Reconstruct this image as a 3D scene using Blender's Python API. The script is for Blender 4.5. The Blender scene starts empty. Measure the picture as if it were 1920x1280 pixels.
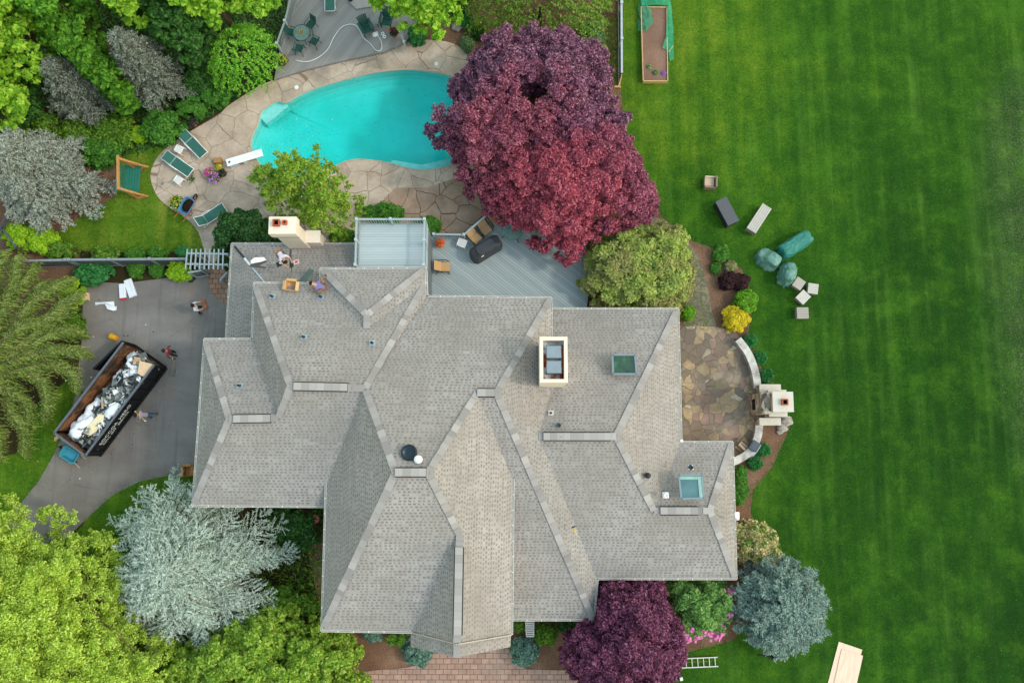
import bpy, bmesh, math, random
import numpy as np
from mathutils import Vector, Matrix
from mathutils.geometry import tessellate_polygon

# ------------------------------------------------------------------ camera, sky, sun, exposure
SC = bpy.context.scene
COL = SC.collection
H = 46.0                 # drone height above the ground
F = 1493.0               # focal length in photo pixels (28 mm equivalent)
TILT = math.radians(8.0)
CT, ST = math.cos(TILT), math.sin(TILT)
cd = bpy.data.cameras.new('camera'); cam = bpy.data.objects.new('camera', cd); COL.objects.link(cam)
cam.location = (0, 0, H); cam.rotation_euler = (TILT, 0, 0)
cd.sensor_fit = 'HORIZONTAL'; cd.sensor_width = 36.0; cd.lens = F / 1920 * 36.0
cd.clip_start = 0.5; cd.clip_end = 2000
SC.camera = cam
SUN_EL, SUN_AZ = math.radians(45), math.radians(-6)      # azimuth from +X, counter-clockwise
w = bpy.data.worlds.new("World"); SC.world = w; w.use_nodes = True
sky = w.node_tree.nodes.new('ShaderNodeTexSky'); sky.sky_type = 'NISHITA'; sky.sun_disc = False
sky.sun_elevation = SUN_EL; sky.sun_rotation = math.pi / 2 - SUN_AZ
sky.air_density = 3.2; sky.dust_density = 1.6; sky.ozone_density = 1.2
w.node_tree.links.new(sky.outputs[0], w.node_tree.nodes['Background'].inputs[0])
w.node_tree.nodes['Background'].inputs[1].default_value = 0.15
sd = bpy.data.lights.new('sun', 'SUN'); sun = bpy.data.objects.new('sun', sd); COL.objects.link(sun)
sd.energy = 0.6; sd.angle = math.radians(4); sd.color = (1.0, 0.94, 0.87)
sun.location = (40, 0, 60)
sv = Vector((math.cos(SUN_EL) * math.cos(SUN_AZ), math.cos(SUN_EL) * math.sin(SUN_AZ), math.sin(SUN_EL)))
sun.rotation_euler = sv.to_track_quat('Z', 'Y').to_euler()
SC.view_settings.view_transform = 'Standard'; SC.view_settings.look = 'None'
SC.view_settings.exposure = 0.85; SC.view_settings.gamma = 1.0
SC.cycles.max_bounces = 6; SC.cycles.diffuse_bounces = 3; SC.cycles.transparent_max_bounces = 8
SC.cycles.use_denoising = True

rnd = random.Random(7)
RG = np.random.default_rng(11)

# ------------------------------------------------------------------ helpers: photo pixels to ground points
def ray(px, py):
    x, y = (px - 960) / F, (640 - py) / F
    return Vector((x, y * CT + ST, y * ST - CT))
def at(px, py, z=0.0):
    d = ray(px, py); return Vector((0, 0, H)) + d * ((z - H) / d.z)
def ang(p, q, z=0.0):
    a, b = at(*p, z), at(*q, z); return math.atan2(b.y - a.y, b.x - a.x)
def span(p, q, z=0.0):
    a, b = at(*p, z), at(*q, z); m = (a + b) / 2
    return m, (b - a).length, math.atan2(b.y - a.y, b.x - a.x)

# ------------------------------------------------------------------ helpers: materials
def C(h):
    h = h.lstrip('#'); o = []
    for i in (0, 2, 4):
        c = int(h[i:i + 2], 16) / 255
        o.append(c / 12.92 if c <= .04045 else ((c + .055) / 1.055) ** 2.4)
    return (*o, 1.0)
class NT:
    def __init__(s, name):
        s.mat = bpy.data.materials.new(name); s.mat.use_nodes = True
        s.n = s.mat.node_tree.nodes; s.l = s.mat.node_tree.links; s.b = s.n['Principled BSDF']; s.out = s.n['Material Output']
    def new(s, t, **k):
        o = s.n.new('ShaderNode' + t)
        for a, v in k.items(): setattr(o, a, v)
        return o
    def link(s, a, b): s.l.new(a, b)
    def val(s, i, v):
        if isinstance(v, bpy.types.NodeSocket): s.l.new(v, i)
        else: i.default_value = v
    def math(s, op, a, b=0.0, c=None):
        m = s.new('Math', operation=op); s.val(m.inputs[0], a); s.val(m.inputs[1], b)
        if c is not None: s.val(m.inputs[2], c)
        return m.outputs[0]
    def mix(s, f, a, b, mode='MIX'):
        m = s.new('Mix', data_type='RGBA', blend_type=mode); s.val(m.inputs[0], f); s.val(m.inputs[6], a); s.val(m.inputs[7], b); return m.outputs[2]
    def ramp(s, f, stops, interp='LINEAR'):
        r = s.new('ValToRGB'); r.color_ramp.interpolation = interp; e = r.color_ramp.elements
        while len(e) < len(stops): e.new(0.5)
        for i, (p, c) in enumerate(stops): e[i].position = p; e[i].color = c if len(c) == 4 else (*c, 1)
        s.val(r.inputs[0], f); return r.outputs[0]
    def coord(s, which='Object'): return s.new('TexCoord').outputs[which]
    def mapping(s, v, scale=(1, 1, 1), rot=(0, 0, 0), loc=(0, 0, 0)):
        m = s.new('Mapping'); s.link(v, m.inputs[0]); m.inputs['Scale'].default_value = scale; m.inputs['Rotation'].default_value = rot; m.inputs['Location'].default_value = loc; return m.outputs[0]
    def noise(s, v, scale, detail=4, rough=.55, out=0):
        m = s.new('TexNoise'); s.link(v, m.inputs['Vector']); m.inputs['Scale'].default_value = scale; m.inputs['Detail'].default_value = detail; m.inputs['Roughness'].default_value = rough; return m.outputs[out]
    def voro(s, v, scale, feature='F1', out='Distance', rand=1.0):
        m = s.new('TexVoronoi', feature=feature); s.link(v, m.inputs['Vector']); m.inputs['Scale'].default_value = scale; m.inputs['Randomness'].default_value = rand; return m.outputs[out]
    def sstep(s, x, a, b, lo=0.0, hi=1.0):
        m = s.new('MapRange', interpolation_type='SMOOTHSTEP'); s.val(m.inputs[0], x)
        for i, v in enumerate((a, b, lo, hi)): m.inputs[i + 1].default_value = v
        return m.outputs[0]
    def sep(s, v):
        m = s.new('SeparateXYZ'); s.link(v, m.inputs[0]); return m.outputs
    def bump(s, h, strength=.3, dist=.02):
        m = s.new('Bump'); s.link(h, m.inputs['Height']); m.inputs['Strength'].default_value = strength; m.inputs['Distance'].default_value = dist; s.link(m.outputs[0], s.b.inputs['Normal'])
    def done(s, color, rough=.8, metal=0.0, spec=.3):
        s.val(s.b.inputs['Base Color'], color); s.val(s.b.inputs['Roughness'], rough); s.b.inputs['Metallic'].default_value = metal
        s.b.inputs['Specular IOR Level'].default_value = spec
        return s.mat
def sc(c, k): return (c[0] * k, c[1] * k, c[2] * k, 1)
MATS = {}
def M(hexc, rough=.7, metal=0.0, var=.18, scale=3.0, spec=.3):
    """plain coloured surface with a little procedural wear"""
    key = (hexc, rough, metal, var, scale)
    if key in MATS: return MATS[key]
    t = NT('surface_' + hexc.lstrip('#')); c = C(hexc); v = t.coord()
    n = t.noise(v, scale, 5); n2 = t.noise(v, scale * 9, 3)
    f = t.math('ADD', t.math('MULTIPLY', n, .6), t.math('MULTIPLY', n2, .4))
    col = t.ramp(f, [(.3, sc(c, 1 - var)), (.7, sc(c, 1 + var))])
    t.bump(n2, .15, .01)
    MATS[key] = t.done(col, rough, metal, spec); return MATS[key]
def leaf(name, cols, trans=.3, rough=.6, patch=None, pscale=.35, zone=None):
    """leaf colour picked per leaf; patch = second palette mixed in over broad areas (a plant's own colour variation)"""
    t = NT(name); g = t.new('NewGeometry').outputs['Random Per Island']
    K_ = 1.18; st = [(i / max(1, len(cols) - 1), sc(C(c), K_)) for i, c in enumerate(cols)]
    col = t.ramp(g, st)
    if patch:
        c2 = t.ramp(g, [(i / max(1, len(patch) - 1), sc(C(c), K_)) for i, c in enumerate(patch)])
        n = t.noise(t.coord(), pscale, 2); f = t.sstep(n, .4, .6)
        if zone:    # the tree's own colour shift: patch palette fades out away from a spot in the garden
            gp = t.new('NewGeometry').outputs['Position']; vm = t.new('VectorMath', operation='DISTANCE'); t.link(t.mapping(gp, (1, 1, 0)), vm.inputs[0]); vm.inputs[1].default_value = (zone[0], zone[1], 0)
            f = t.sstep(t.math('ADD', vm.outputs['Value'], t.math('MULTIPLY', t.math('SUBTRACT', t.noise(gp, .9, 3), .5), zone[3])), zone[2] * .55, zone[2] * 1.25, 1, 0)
        col = t.mix(f, col, c2)
    t.done(col, rough, 0, .25)
    tr = t.new('BsdfTranslucent'); t.link(col, tr.inputs[0]); mx = t.new('MixShader'); mx.inputs[0].default_value = trans
    t.link(t.b.outputs[0], mx.inputs[1]); t.link(tr.outputs[0], mx.inputs[2]); t.link(mx.outputs[0], t.out.inputs[0])
    return t.mat

# ------------------------------------------------------------------ helpers: meshes and things
class MB:
    def __init__(s): s.v = []; s.f = []; s.m = []; s.cur = 0
    def mat(s, i): s.cur = i; return s
    def add(s, vs, fs):
        b = len(s.v); s.v += [tuple(v) for v in vs]; s.f += [tuple(b + i for i in f) for f in fs]; s.m += [s.cur] * len(fs); return s
    def box(s, c, d, rz=0, rx=0, ry=0, taper=1.0):
        m = Matrix.Rotation(rz, 3, 'Z') @ Matrix.Rotation(ry, 3, 'Y') @ Matrix.Rotation(rx, 3, 'X')
        vs = []
        for z in (-.5, .5):
            k = taper if z > 0 else 1
            for x, y in ((-.5, -.5), (.5, -.5), (.5, .5), (-.5, .5)):
                vs.append(Vector(c) + m @ Vector((x * d[0] * k, y * d[1] * k, z * d[2])))
        return s.add(vs, [(3, 2, 1, 0), (4, 5, 6, 7), (0, 1, 5, 4), (1, 2, 6, 5), (2, 3, 7, 6), (3, 0, 4, 7)])
    def bar(s, a, b, w, h):
        a, b = Vector(a), Vector(b); d = (b - a); L = d.length; d.normalize()
        up = Vector((0, 0, 1)) if abs(d.z) < .95 else Vector((1, 0, 0))
        sd_ = d.cross(up).normalized(); up = sd_.cross(d)
        vs = [p + sd_ * (w / 2 * i) + up * (h / 2 * j) for p in (a, b) for i, j in ((-1, -1), (1, -1), (1, 1), (-1, 1))]
        return s.add(vs, [(0, 1, 2, 3), (7, 6, 5, 4), (4, 5, 1, 0), (5, 6, 2, 1), (6, 7, 3, 2), (7, 4, 0, 3)])
    def tube(s, pts, r, n=8, cap=True):
        pts = [Vector(p) for p in pts]; k = len(pts); rs = r if isinstance(r, (list, tuple)) else [r] * k
        vs = []; ref = None
        for i, p in enumerate(pts):
            d = (pts[min(i + 1, k - 1)] - pts[max(i - 1, 0)]).normalized()
            if ref is None: ref = d.orthogonal().normalized()
            ref = (ref - d * ref.dot(d)); ref = ref.normalized() if ref.length > 1e-4 else d.orthogonal().normalized()
            b = d.cross(ref)
            for j in range(n):
                a = 2 * math.pi * j / n; vs.append(p + (ref * math.cos(a) + b * math.sin(a)) * rs[i])
        fs = [(i * n + j, i * n + (j + 1) % n, (i + 1) * n + (j + 1) % n, (i + 1) * n + j) for i in range(k - 1) for j in range(n)]
        if cap: fs += [tuple(range(n - 1, -1, -1)), tuple((k - 1) * n + j for j in range(n))]
        return s.add(vs, fs)
    def lathe(s, prof, n=16, c=(0, 0, 0), sx=1.0, sy=1.0):
        vs = []; 
        for r, z in prof:
            for j in range(n):
                a = 2 * math.pi * j / n; vs.append((c[0] + r * sx * math.cos(a), c[1] + r * sy * math.sin(a), c[2] + z))
        k = len(prof)
        fs = [(i * n + j, i * n + (j + 1) % n, (i + 1) * n + (j + 1) % n, (i + 1) * n + j) for i in range(k - 1) for j in range(n)]
        fs += [tuple(range(n - 1, -1, -1)), tuple((k - 1) * n + j for j in range(n))]
        return s.add(vs, fs)
    def prism(s, out, z0, z1):
        n = len(out); vs = [(p[0], p[1], z0) for p in out] + [(p[0], p[1], z1) for p in out]
        tri = tessellate_polygon([[Vector((p[0], p[1], 0)) for p in out]])
        fs = [tuple(reversed(t)) for t in tri] + [tuple(i + n for i in t) for t in tri] + [(i, (i + 1) % n, n + (i + 1) % n, n + i) for i in range(n)]
        return s.add(vs, fs)
    def grid(s, fn, nu, nv, close=False):
        vs = [fn(i / (nu - 1), j / (nv - 1)) for i in range(nu) for j in range(nv)]
        return s.add(vs, [(i * nv + j, (i + 1) * nv + j, (i + 1) * nv + j + 1, i * nv + j + 1) for i in range(nu - 1) for j in range(nv - 1)])
    def build(s, name, mats, parent=None, smooth=False, bevel=0):
        me = bpy.data.meshes.new(name); bm = bmesh.new()
        vs = [bm.verts.new(v) for v in s.v]
        for f, mi in zip(s.f, s.m):
            try: fc = bm.faces.new([vs[i] for i in f]); fc.material_index = mi; fc.smooth = smooth
            except ValueError: pass
        bmesh.ops.recalc_face_normals(bm, faces=bm.faces[:])
        if bevel:
            bmesh.ops.bevel(bm, geom=[e for e in bm.edges if len(e.link_faces) == 2 and e.calc_face_angle(0) > .5], offset=bevel, segments=2, affect='EDGES', profile=.6)
        bm.to_mesh(me); bm.free()
        for m in (mats if isinstance(mats, (list, tuple)) else [mats]): me.materials.append(m)
        o = bpy.data.objects.new(name, me); COL.objects.link(o)
        if parent: o.parent = parent
        return o
def tag(o, label=None, cat=None, group=None, kind=None):
    if label: o['label'] = label
    if cat: o['category'] = cat
    if group: o['group'] = group
    if kind: o['kind'] = kind
    return o
def thing(name, label, cat, loc=(0, 0, 0), rz=0.0, group=None):
    o = bpy.data.objects.new(name, None); COL.objects.link(o); o.location = loc; o.rotation_euler = (0, 0, rz)
    o.empty_display_size = .2
    return tag(o, label, cat, group)
def kids(o): return [c for c in KIDS_SRC() if c.parent == o]
def KIDS_SRC(): return list(COL.objects)
def dup(o, loc, rz, label):
    def cp(x, par):
        c = x.copy(); COL.objects.link(c)
        if par: c.parent = par
        for ch in kids(x): cp(ch, c)
        return c
    c = cp(o, None); c.location = loc; c.rotation_euler = (0, 0, rz); c['label'] = label; return c
def sheet(name, outline, z, m, hole=None, uv=False):
    """flat ground sheet from a world outline"""
    loops = [[Vector((p[0], p[1], 0)) for p in outline]] + ([[Vector((p[0], p[1], 0)) for p in hole]] if hole else [])
    tri = tessellate_polygon(loops); vs = [(p.x, p.y, z) for l in loops for p in l]
    mb = MB().add(vs, [tuple(t) for t in tri])
    me = bpy.data.meshes.new(name); me.from_pydata(mb.v, [], mb.f); me.materials.append(m)
    for p in me.polygons:
        if p.normal.z < 0: p.flip()
    o = bpy.data.objects.new(name, me); COL.objects.link(o); o['kind'] = 'structure'; return o
def smooth_loop(pts, k=4, closed=True):
    """Catmull-Rom through pixel points"""
    n = len(pts); out = []
    rng = range(n) if closed else range(n - 1)
    for i in rng:
        p = [np.array(pts[(i + j) % n] if closed else pts[min(max(i + j, 0), n - 1)], float) for j in (-1, 0, 1, 2)]
        for t in np.arange(k) / k:
            out.append(tuple(.5 * ((2 * p[1]) + (p[2] - p[0]) * t + (2 * p[0] - 5 * p[1] + 4 * p[2] - p[3]) * t * t + (3 * p[1] - p[0] - 3 * p[2] + p[3]) * t ** 3)))
    if not closed: out.append(tuple(map(float, pts[-1])))
    return out
def world(pts, z=0.0): return [at(x, y, z) for x, y in pts]

# ------------------------------------------------------------------ helpers: foliage as many leaf-sized faces
def mesh_np(name, V, quads, m, parent=None, base=None):
    V = np.asarray(V, np.float32).reshape(-1, 3)
    if base is not None: V = V - np.array(base, np.float32)
    q = np.asarray(quads, np.int32); me = bpy.data.meshes.new(name)
    me.vertices.add(len(V)); me.vertices.foreach_set('co', V.ravel())
    me.loops.add(q.size); me.loops.foreach_set('vertex_index', q.ravel())
    me.polygons.add(len(q)); me.polygons.foreach_set('loop_start', np.arange(0, q.size, 4, dtype=np.int32))
    me.update(calc_edges=True); me.materials.append(m)
    o = bpy.data.objects.new(name, me); COL.objects.link(o)
    if parent: o.parent = parent
    return o
def unit(a): return a / (np.linalg.norm(a, axis=-1, keepdims=True) + 1e-9)
def leaf_quads(c, n, size, aspect=.6):
    N = len(c); t = unit(np.cross(n, RG.normal(size=(N, 3)))); b = np.cross(n, t); s = size[:, None]
    fold = n * s * .18
    return np.stack([c - t * s, c + b * s * aspect + fold, c + t * s, c - b * s * aspect + fold], 1)
def quad_idx(n): return np.arange(n * 4).reshape(-1, 4)
def inside(P, poly):
    x, y = P[:, 0], P[:, 1]; r = np.zeros(len(P), bool); n = len(poly); j = n - 1
    for i in range(n):
        xi, yi, xj, yj = poly[i][0], poly[i][1], poly[j][0], poly[j][1]
        c = ((yi > y) != (yj > y)) & (x < (xj - xi) * (y - yi) / (yj - yi + 1e-12) + xi); r ^= c; j = i
    return r
def edge_dist(P, poly):
    d = np.full(len(P), 1e9); n = len(poly)
    for i in range(n):
        a = np.array(poly[i][:2]); b = np.array(poly[(i + 1) % n][:2]); ab = b - a
        t = np.clip(((P - a) @ ab) / (ab @ ab + 1e-9), 0, 1); d = np.minimum(d, np.linalg.norm(P - (a + t[:, None] * ab), axis=1))
    return d
def scatter(poly, spacing, n_try=6000):
    a = np.array([p[:2] for p in poly]); lo, hi = a.min(0), a.max(0)
    c = lo + RG.random((n_try, 2)) * (hi - lo); c = c[inside(c, poly)]
    out = np.zeros((0, 2)); keep = []
    for p in c:
        if not keep or np.min(np.sum((np.array(keep) - p) ** 2, 1)) > spacing ** 2: keep.append(p)
    return np.array(keep)
def crown_blobs(poly, zb, zt, rb, flat=2.0, dens=.8, jitter=.12, hole=None):
    """clump centres over a dome whose outline is poly (world xy)"""
    pts = scatter(poly, rb * dens); d = edge_dist(pts, poly); dm = max(d.max(), 1e-3)
    k = d > rb * .35
    pts, d = pts[k], d[k]
    if hole is not None:
        hk = np.linalg.norm(pts - np.array(hole[:2]), axis=1) > hole[2]; pts, d = pts[hk], d[hk]
    dn = np.clip(d / dm, 0, 1); z = zb + (zt - zb) * (1 - (1 - dn) ** flat) ** .7 + RG.normal(size=len(d)) * jitter * (zt - zb)
    r = rb * (.65 + .6 * RG.random(len(d))) * np.clip(.55 + dn, .5, 1.0)
    # stray outer sprays make the outline ragged
    ed = scatter(poly, rb * .55, 9000); de = edge_dist(ed, poly); m_ = (de < rb * .5) & (RG.random(len(ed)) < .6); ed = ed[m_]
    ze_ = zb + (zt - zb) * .12 * RG.random(len(ed)); re_ = rb * (.28 + .3 * RG.random(len(ed)))
    return np.concatenate([np.column_stack([pts, z]), np.column_stack([ed, ze_])]), np.concatenate([r, re_])
def sub_blobs(cen, rad, k=7, out=.72, rs=.42, zs=.7):
    idx = np.repeat(np.arange(len(cen)), k); u = unit(RG.normal(size=(len(idx), 3))); u[:, 2] = np.where(RG.random(len(idx)) < .8, np.abs(u[:, 2]), u[:, 2])
    c = cen[idx] + u * (rad[idx] * out * (.6 + .6 * RG.random(len(idx))))[:, None] * np.array([1, 1, zs])
    return c, rad[idx] * rs * (.65 + .7 * RG.random(len(idx)))
def blob_leaves(cen, rad, per, size, zs=.75, upb=.55, aspect=.6, spread=.3, sub=0.0):
    nb = len(cen); w_ = np.maximum(1, (per * (rad / rad.mean()) ** 2).astype(int)); idx = np.repeat(np.arange(nb), w_); N = len(idx)
    u = unit(RG.normal(size=(N, 3))); u[:, 2] = np.where(RG.random(N) < .72, np.abs(u[:, 2]), u[:, 2]); 
    r = rad[idx] * (1 - spread + spread * 1.5 * RG.random(N))
    if sub > 0:   # uneven surface of each clump
        ph = RG.random((nb, 3))[idx] * 6; r = r * (1 + sub * np.sin(u[:, 0] * 7 + ph[:, 0]) * np.sin(u[:, 1] * 7 + ph[:, 1]) * np.sin(u[:, 2] * 6 + ph[:, 2]))
    c = cen[idx] + u * r[:, None] * np.array([1, 1, zs])
    n = unit(u * .55 + np.array([0, 0, upb]) + RG.normal(size=(N, 3)) * .38)
    return leaf_quads(c, n, size * (.65 + .7 * RG.random(N)), aspect)
BARK = M('#5a4a3c', .9, var=.3, scale=6)
def limb_mesh(base, top, targets, r0, n=10):
    """tapered trunk with limbs reaching into the crown; base-local coordinates"""
    mb = MB(); top = Vector(top); pts = [Vector((0, 0, 0)), top * .35 + Vector((rnd.uniform(-.1, .1), rnd.uniform(-.1, .1), 0)), top * .7, top]
    mb.tube(pts, [r0 * 1.25, r0, r0 * .75, r0 * .45], n)
    for t in targets:
        t = Vector(t); s = top * rnd.uniform(.35, .9); mid = s.lerp(t, .5) + Vector((0, 0, .12 * (t - s).length))
        mb.tube([s, mid, t], [r0 * .42, r0 * .25, r0 * .07], 6)
        for q in range(2):
            e = t + Vector((rnd.uniform(-1, 1), rnd.uniform(-1, 1), rnd.uniform(-.1, .4))) * (t - s).length * .25
            mb.tube([mid, mid.lerp(e, .5) + Vector((0, 0, .1)), e], [r0 * .2, r0 * .12, r0 * .04], 5)
    return mb
def tree(name, label, cat, px, zb, zt, rb, per, size, m, group=None, flat=2.0, dens=.8, hole=None, base=None, smooth_=True, aspect=.6, jitter=.12, bark=None, r0=None, sub=.0, upb=.55, zo=None, spread=.3, skirt=True, k=7, rs=.42, out=.8):
    """broadleaf tree or bush whose crown outline is the pixel polygon px"""
    pl = smooth_loop(px, 3) if smooth_ else px
    zo = zb + (zt - zb) * .35 if zo is None else zo
    poly = [tuple(p)[:2] for p in world(pl, zo)]
    cen, rad = crown_blobs(poly, zb, zt, rb, flat, dens, jitter, hole)
    b = base if base is not None else tuple(np.mean(poly, 0))
    root = thing(name, label, cat, (b[0], b[1], 0), 0, group)
    c3, r3 = sub_blobs(cen, rad, k, out, rs); Q = blob_leaves(c3, r3, max(6, int(per / k * 1.1)), size, aspect=aspect, sub=0, upb=upb, spread=max(spread, .75), zs=.55)
    if skirt:   # lower, shaded inner leaves
        k = RG.random(len(cen)) < .6; c2 = cen[k].copy(); c2[:, 2] = zb + (c2[:, 2] - zb) * .55 - rb * .4
        Q = np.concatenate([Q, blob_leaves(c2, rad[k] * .9, per // 3, size, aspect=aspect)])
    mesh_np('crown', Q.reshape(-1, 3), quad_idx(len(Q)), m, root, (b[0], b[1], 0))
    sel = cen[RG.choice(len(cen), min(14, len(cen)), replace=False)] - np.array([b[0], b[1], 0])
    limb_mesh(b, (0, 0, zt * .72), sel * np.array([.85, .85, .88]), r0 or max(.05, zt * .028)).build('trunk', bark or BARK, root, smooth=True)
    return root
def ribbons(name, S, D, L, W, m, parent=None, base=None, K=2, droop=0.0, curl=0.0, tip=.3, side=None):
    """thin tapered strips (needle sprays, blades): starts S, directions D, lengths L, widths W"""
    N = len(S); D = unit(D); up = np.tile([0, 0, 1.0], (N, 1))
    sd_ = unit(np.cross(D, up) + RG.normal(size=(N, 3)) * .15) if side is None else side
    cv = RG.normal(size=(N, 1)) * curl; V = np.zeros((N, K + 1, 2, 3))
    for k in range(K + 1):
        t = k / K; p = S + D * (L * t)[:, None] + sd_ * (cv * L[:, None] * t * t) - up * (droop * L * t * t)[:, None]
        wk = (W * (1 - (1 - tip) * t))[:, None] * .5; V[:, k, 0] = p - sd_ * wk; V[:, k, 1] = p + sd_ * wk
    o = np.arange(N)[:, None] * (K + 1) * 2
    q = np.stack([np.concatenate([o + 2 * k, o + 2 * k + 1, o + 2 * k + 3, o + 2 * k + 2], 1) for k in range(K)], 1).reshape(-1, 4)
    return mesh_np(name, V.reshape(-1, 3), q, m, parent, base) if name else (V.reshape(-1, 3), q)
def join_np(parts):
    vs, qs, off = [], [], 0
    for v, q in parts: vs.append(v); qs.append(q + off); off += len(v)
    return np.concatenate(vs), np.concatenate(qs)

# ================================================================== GROUND, LAWNS, PAVING, POOL
def mulch_mat(name, a, b, c):
    t = NT(name); v = t.coord(); n = t.noise(v, .5, 5); n2 = t.noise(v, 14, 4, .75); ch = t.voro(v, 16)
    col = t.ramp(t.math('ADD', t.math('MULTIPLY', n, .45), t.math('MULTIPLY', n2, .55)), [(.32, C(a)), (.52, C(b)), (.7, C(c))])
    col = t.mix(t.sstep(ch, .05, .5, .25, 0), col, C('#2b1d14')); t.bump(n2, .6, .05); return t.done(col, .95, 0, .1)
MULCH = mulch_mat('bark_mulch', '#4b382e', '#7a5c4a', '#a38670')
WOODS = mulch_mat('woodland_floor', '#1d2112', '#3a331d', '#5c4a30')
SOIL = mulch_mat('bed_soil', '#6a5247', '#87695a', '#a0826f')
def lawn_mat():
    t = NT('mown_grass'); v = t.coord(); s = t.sep(v)
    big = t.noise(v, .12, 3); mid = t.noise(v, .7, 6, .68); fine = t.noise(v, 9, 5, .75)
    blade = t.noise(t.mapping(v, (38, 22, 20)), 1.0, 3, .7)
    # mower stripes run up the picture
    wob = t.noise(t.mapping(v, (.3, .05, 1)), 1.0, 2)
    st = t.math('SINE', t.math('ADD', t.math('MULTIPLY', s[0], 3.4), t.math('MULTIPLY', wob, 5)))
    st2 = t.noise(t.mapping(v, (1.6, .07, 1)), 1.0, 3)
    f = t.math('ADD', t.math('MULTIPLY', mid, .46), t.math('ADD', .07, t.math('MULTIPLY', big, .34)))
    f = t.math('ADD', f, t.math('MULTIPLY', st, .018)); f = t.math('ADD', f, t.math('MULTIPLY', t.math('SUBTRACT', st2, .5), .28))
    f = t.math('ADD', f, t.math('MULTIPLY', t.math('SUBTRACT', fine, .5), .62)); f = t.math('ADD', f, t.math('MULTIPLY', t.math('SUBTRACT', blade, .5), .4))
    # darker sward to the far right, yellower by the house corner and the top
    f = t.math('ADD', f, t.sstep(s[0], 8, 27, .1, -.09)); f = t.math('ADD', f, t.sstep(s[1], 6, 26, -.03, .1))
    f = t.math('ADD', f, t.sstep(s[0], -8, -12, 0, .12))
    col = t.ramp(f, [(.22, C('#12340c')), (.4, C('#20480f')), (.56, C('#325c12')), (.74, C('#567418')), (.95, C('#8c9038'))])
    # worn, thin strip with clover and dry thatch along the right-hand edge
    e = t.math('ADD', t.sstep(s[0], 24.0, 31.5), t.math('MULTIPLY', t.math('SUBTRACT', mid, .5), .9))
    e = t.math('MULTIPLY', e, t.sstep(s[1], -14, 6)); e = t.math('MULTIPLY', e, t.sstep(s[1], 30, 18))
    sp = t.math('MULTIPLY', t.sstep(t.noise(v, 11, 4, .8), .47, .62), t.sstep(e, .35, 1.0))
    col = t.mix(t.math('MULTIPLY', sp, .75), col, C('#6a625a'))
    dots = t.math('MULTIPLY', t.sstep(t.voro(v, 2.6), .045, .03), t.sstep(t.noise(v, .35, 3), .42, .6))
    dots = t.math('MULTIPLY', dots, t.sstep(s[0], 16, 27, .0, .9)); col = t.mix(dots, col, C('#c9d2c0'))
    # thin mower lines, dry flecks and clover
    ml = t.sstep(t.noise(t.mapping(v, (1.3, .03, 1)), 1.0, 3), .45, .72, 0, .2); col = t.mix(t.math('MULTIPLY', ml, t.sstep(t.noise(v, .3, 3), .35, .65)), col, C('#6f9a3c'))
    dk = t.sstep(t.noise(t.mapping(v, (1.0, .025, 1), (0, 0, 0), (7, 0, 0)), 1.0, 3), .45, .72, 0, .24); col = t.mix(dk, col, C('#14390f'))
    pt = t.noise(v, .38, 6, .72); col = t.mix(t.sstep(pt, .5, .72, 0, .38), col, C('#4c7a1c')); col = t.mix(t.sstep(pt, .5, .3, 0, .4), col, C('#173c0e'))
    yp = t.math('MULTIPLY', t.sstep(t.noise(v, .7, 5, .65), .5, .8), .2); col = t.mix(yp, col, C('#5f8422'))
    fl_ = t.math('MULTIPLY', t.sstep(t.noise(v, 18, 3, .8), .62, .72), .35); col = t.mix(fl_, col, C('#9aa15c'))
    tuft = t.math('MULTIPLY', t.sstep(t.noise(v, 5, 4, .7), .52, .66), .4); col = t.mix(tuft, col, C('#173f14'))
    t.bump(blade, .5, .05); return t.done(col, .9, 0, .1)
LAWN = lawn_mat()
def asphalt_mat():
    t = NT('asphalt'); v = t.coord(); n = t.noise(v, .25, 4); g = t.noise(v, 30, 4, .8); st = t.noise(t.mapping(v, (.5, 1.2, 1), (0, 0, .9)), .8, 5, .6)
    f = t.math('ADD', t.math('MULTIPLY', n, .45), t.math('ADD', t.math('MULTIPLY', g, .25), t.math('MULTIPLY', st, .3)))
    col = t.ramp(f, [(.35, C('#645f5c')), (.5, C('#7b7672')), (.66, C('#8f8a86'))])
    wet = t.sstep(t.voro(v, .55), .12, .02); col = t.mix(t.math('MULTIPLY', wet, .35), col, C('#4a4644'))
    rust = t.math('MULTIPLY', t.sstep(t.noise(v, .7, 3), .62, .75), .35); col = t.mix(rust, col, C('#8a6a4c'))
    crk = t.voro(t.mapping(v, (1, 1, 0)), .22, 'DISTANCE_TO_EDGE'); col = t.mix(t.math('MULTIPLY', t.sstep(t.math('ADD', crk, t.math('MULTIPLY', t.math('SUBTRACT', t.noise(v, 3, 4), .5), .06)), .005, .001), .18), col, C('#3c3c3d'))
    tyre = t.noise(t.mapping(v, (2.6, .16, 1), (0, 0, math.radians(-38))), 1.0, 4, .6); col = t.mix(t.sstep(tyre, .52, .7, 0, .3), col, C('#4e4f51')); col = t.mix(t.sstep(t.voro(v, 1.3), .05, .03, 0, .6), col, C('#a8a8a6'))
    t.bump(g, .35, .01); return t.done(col, .85, 0, .25)
ASPH = asphalt_mat()
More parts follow.
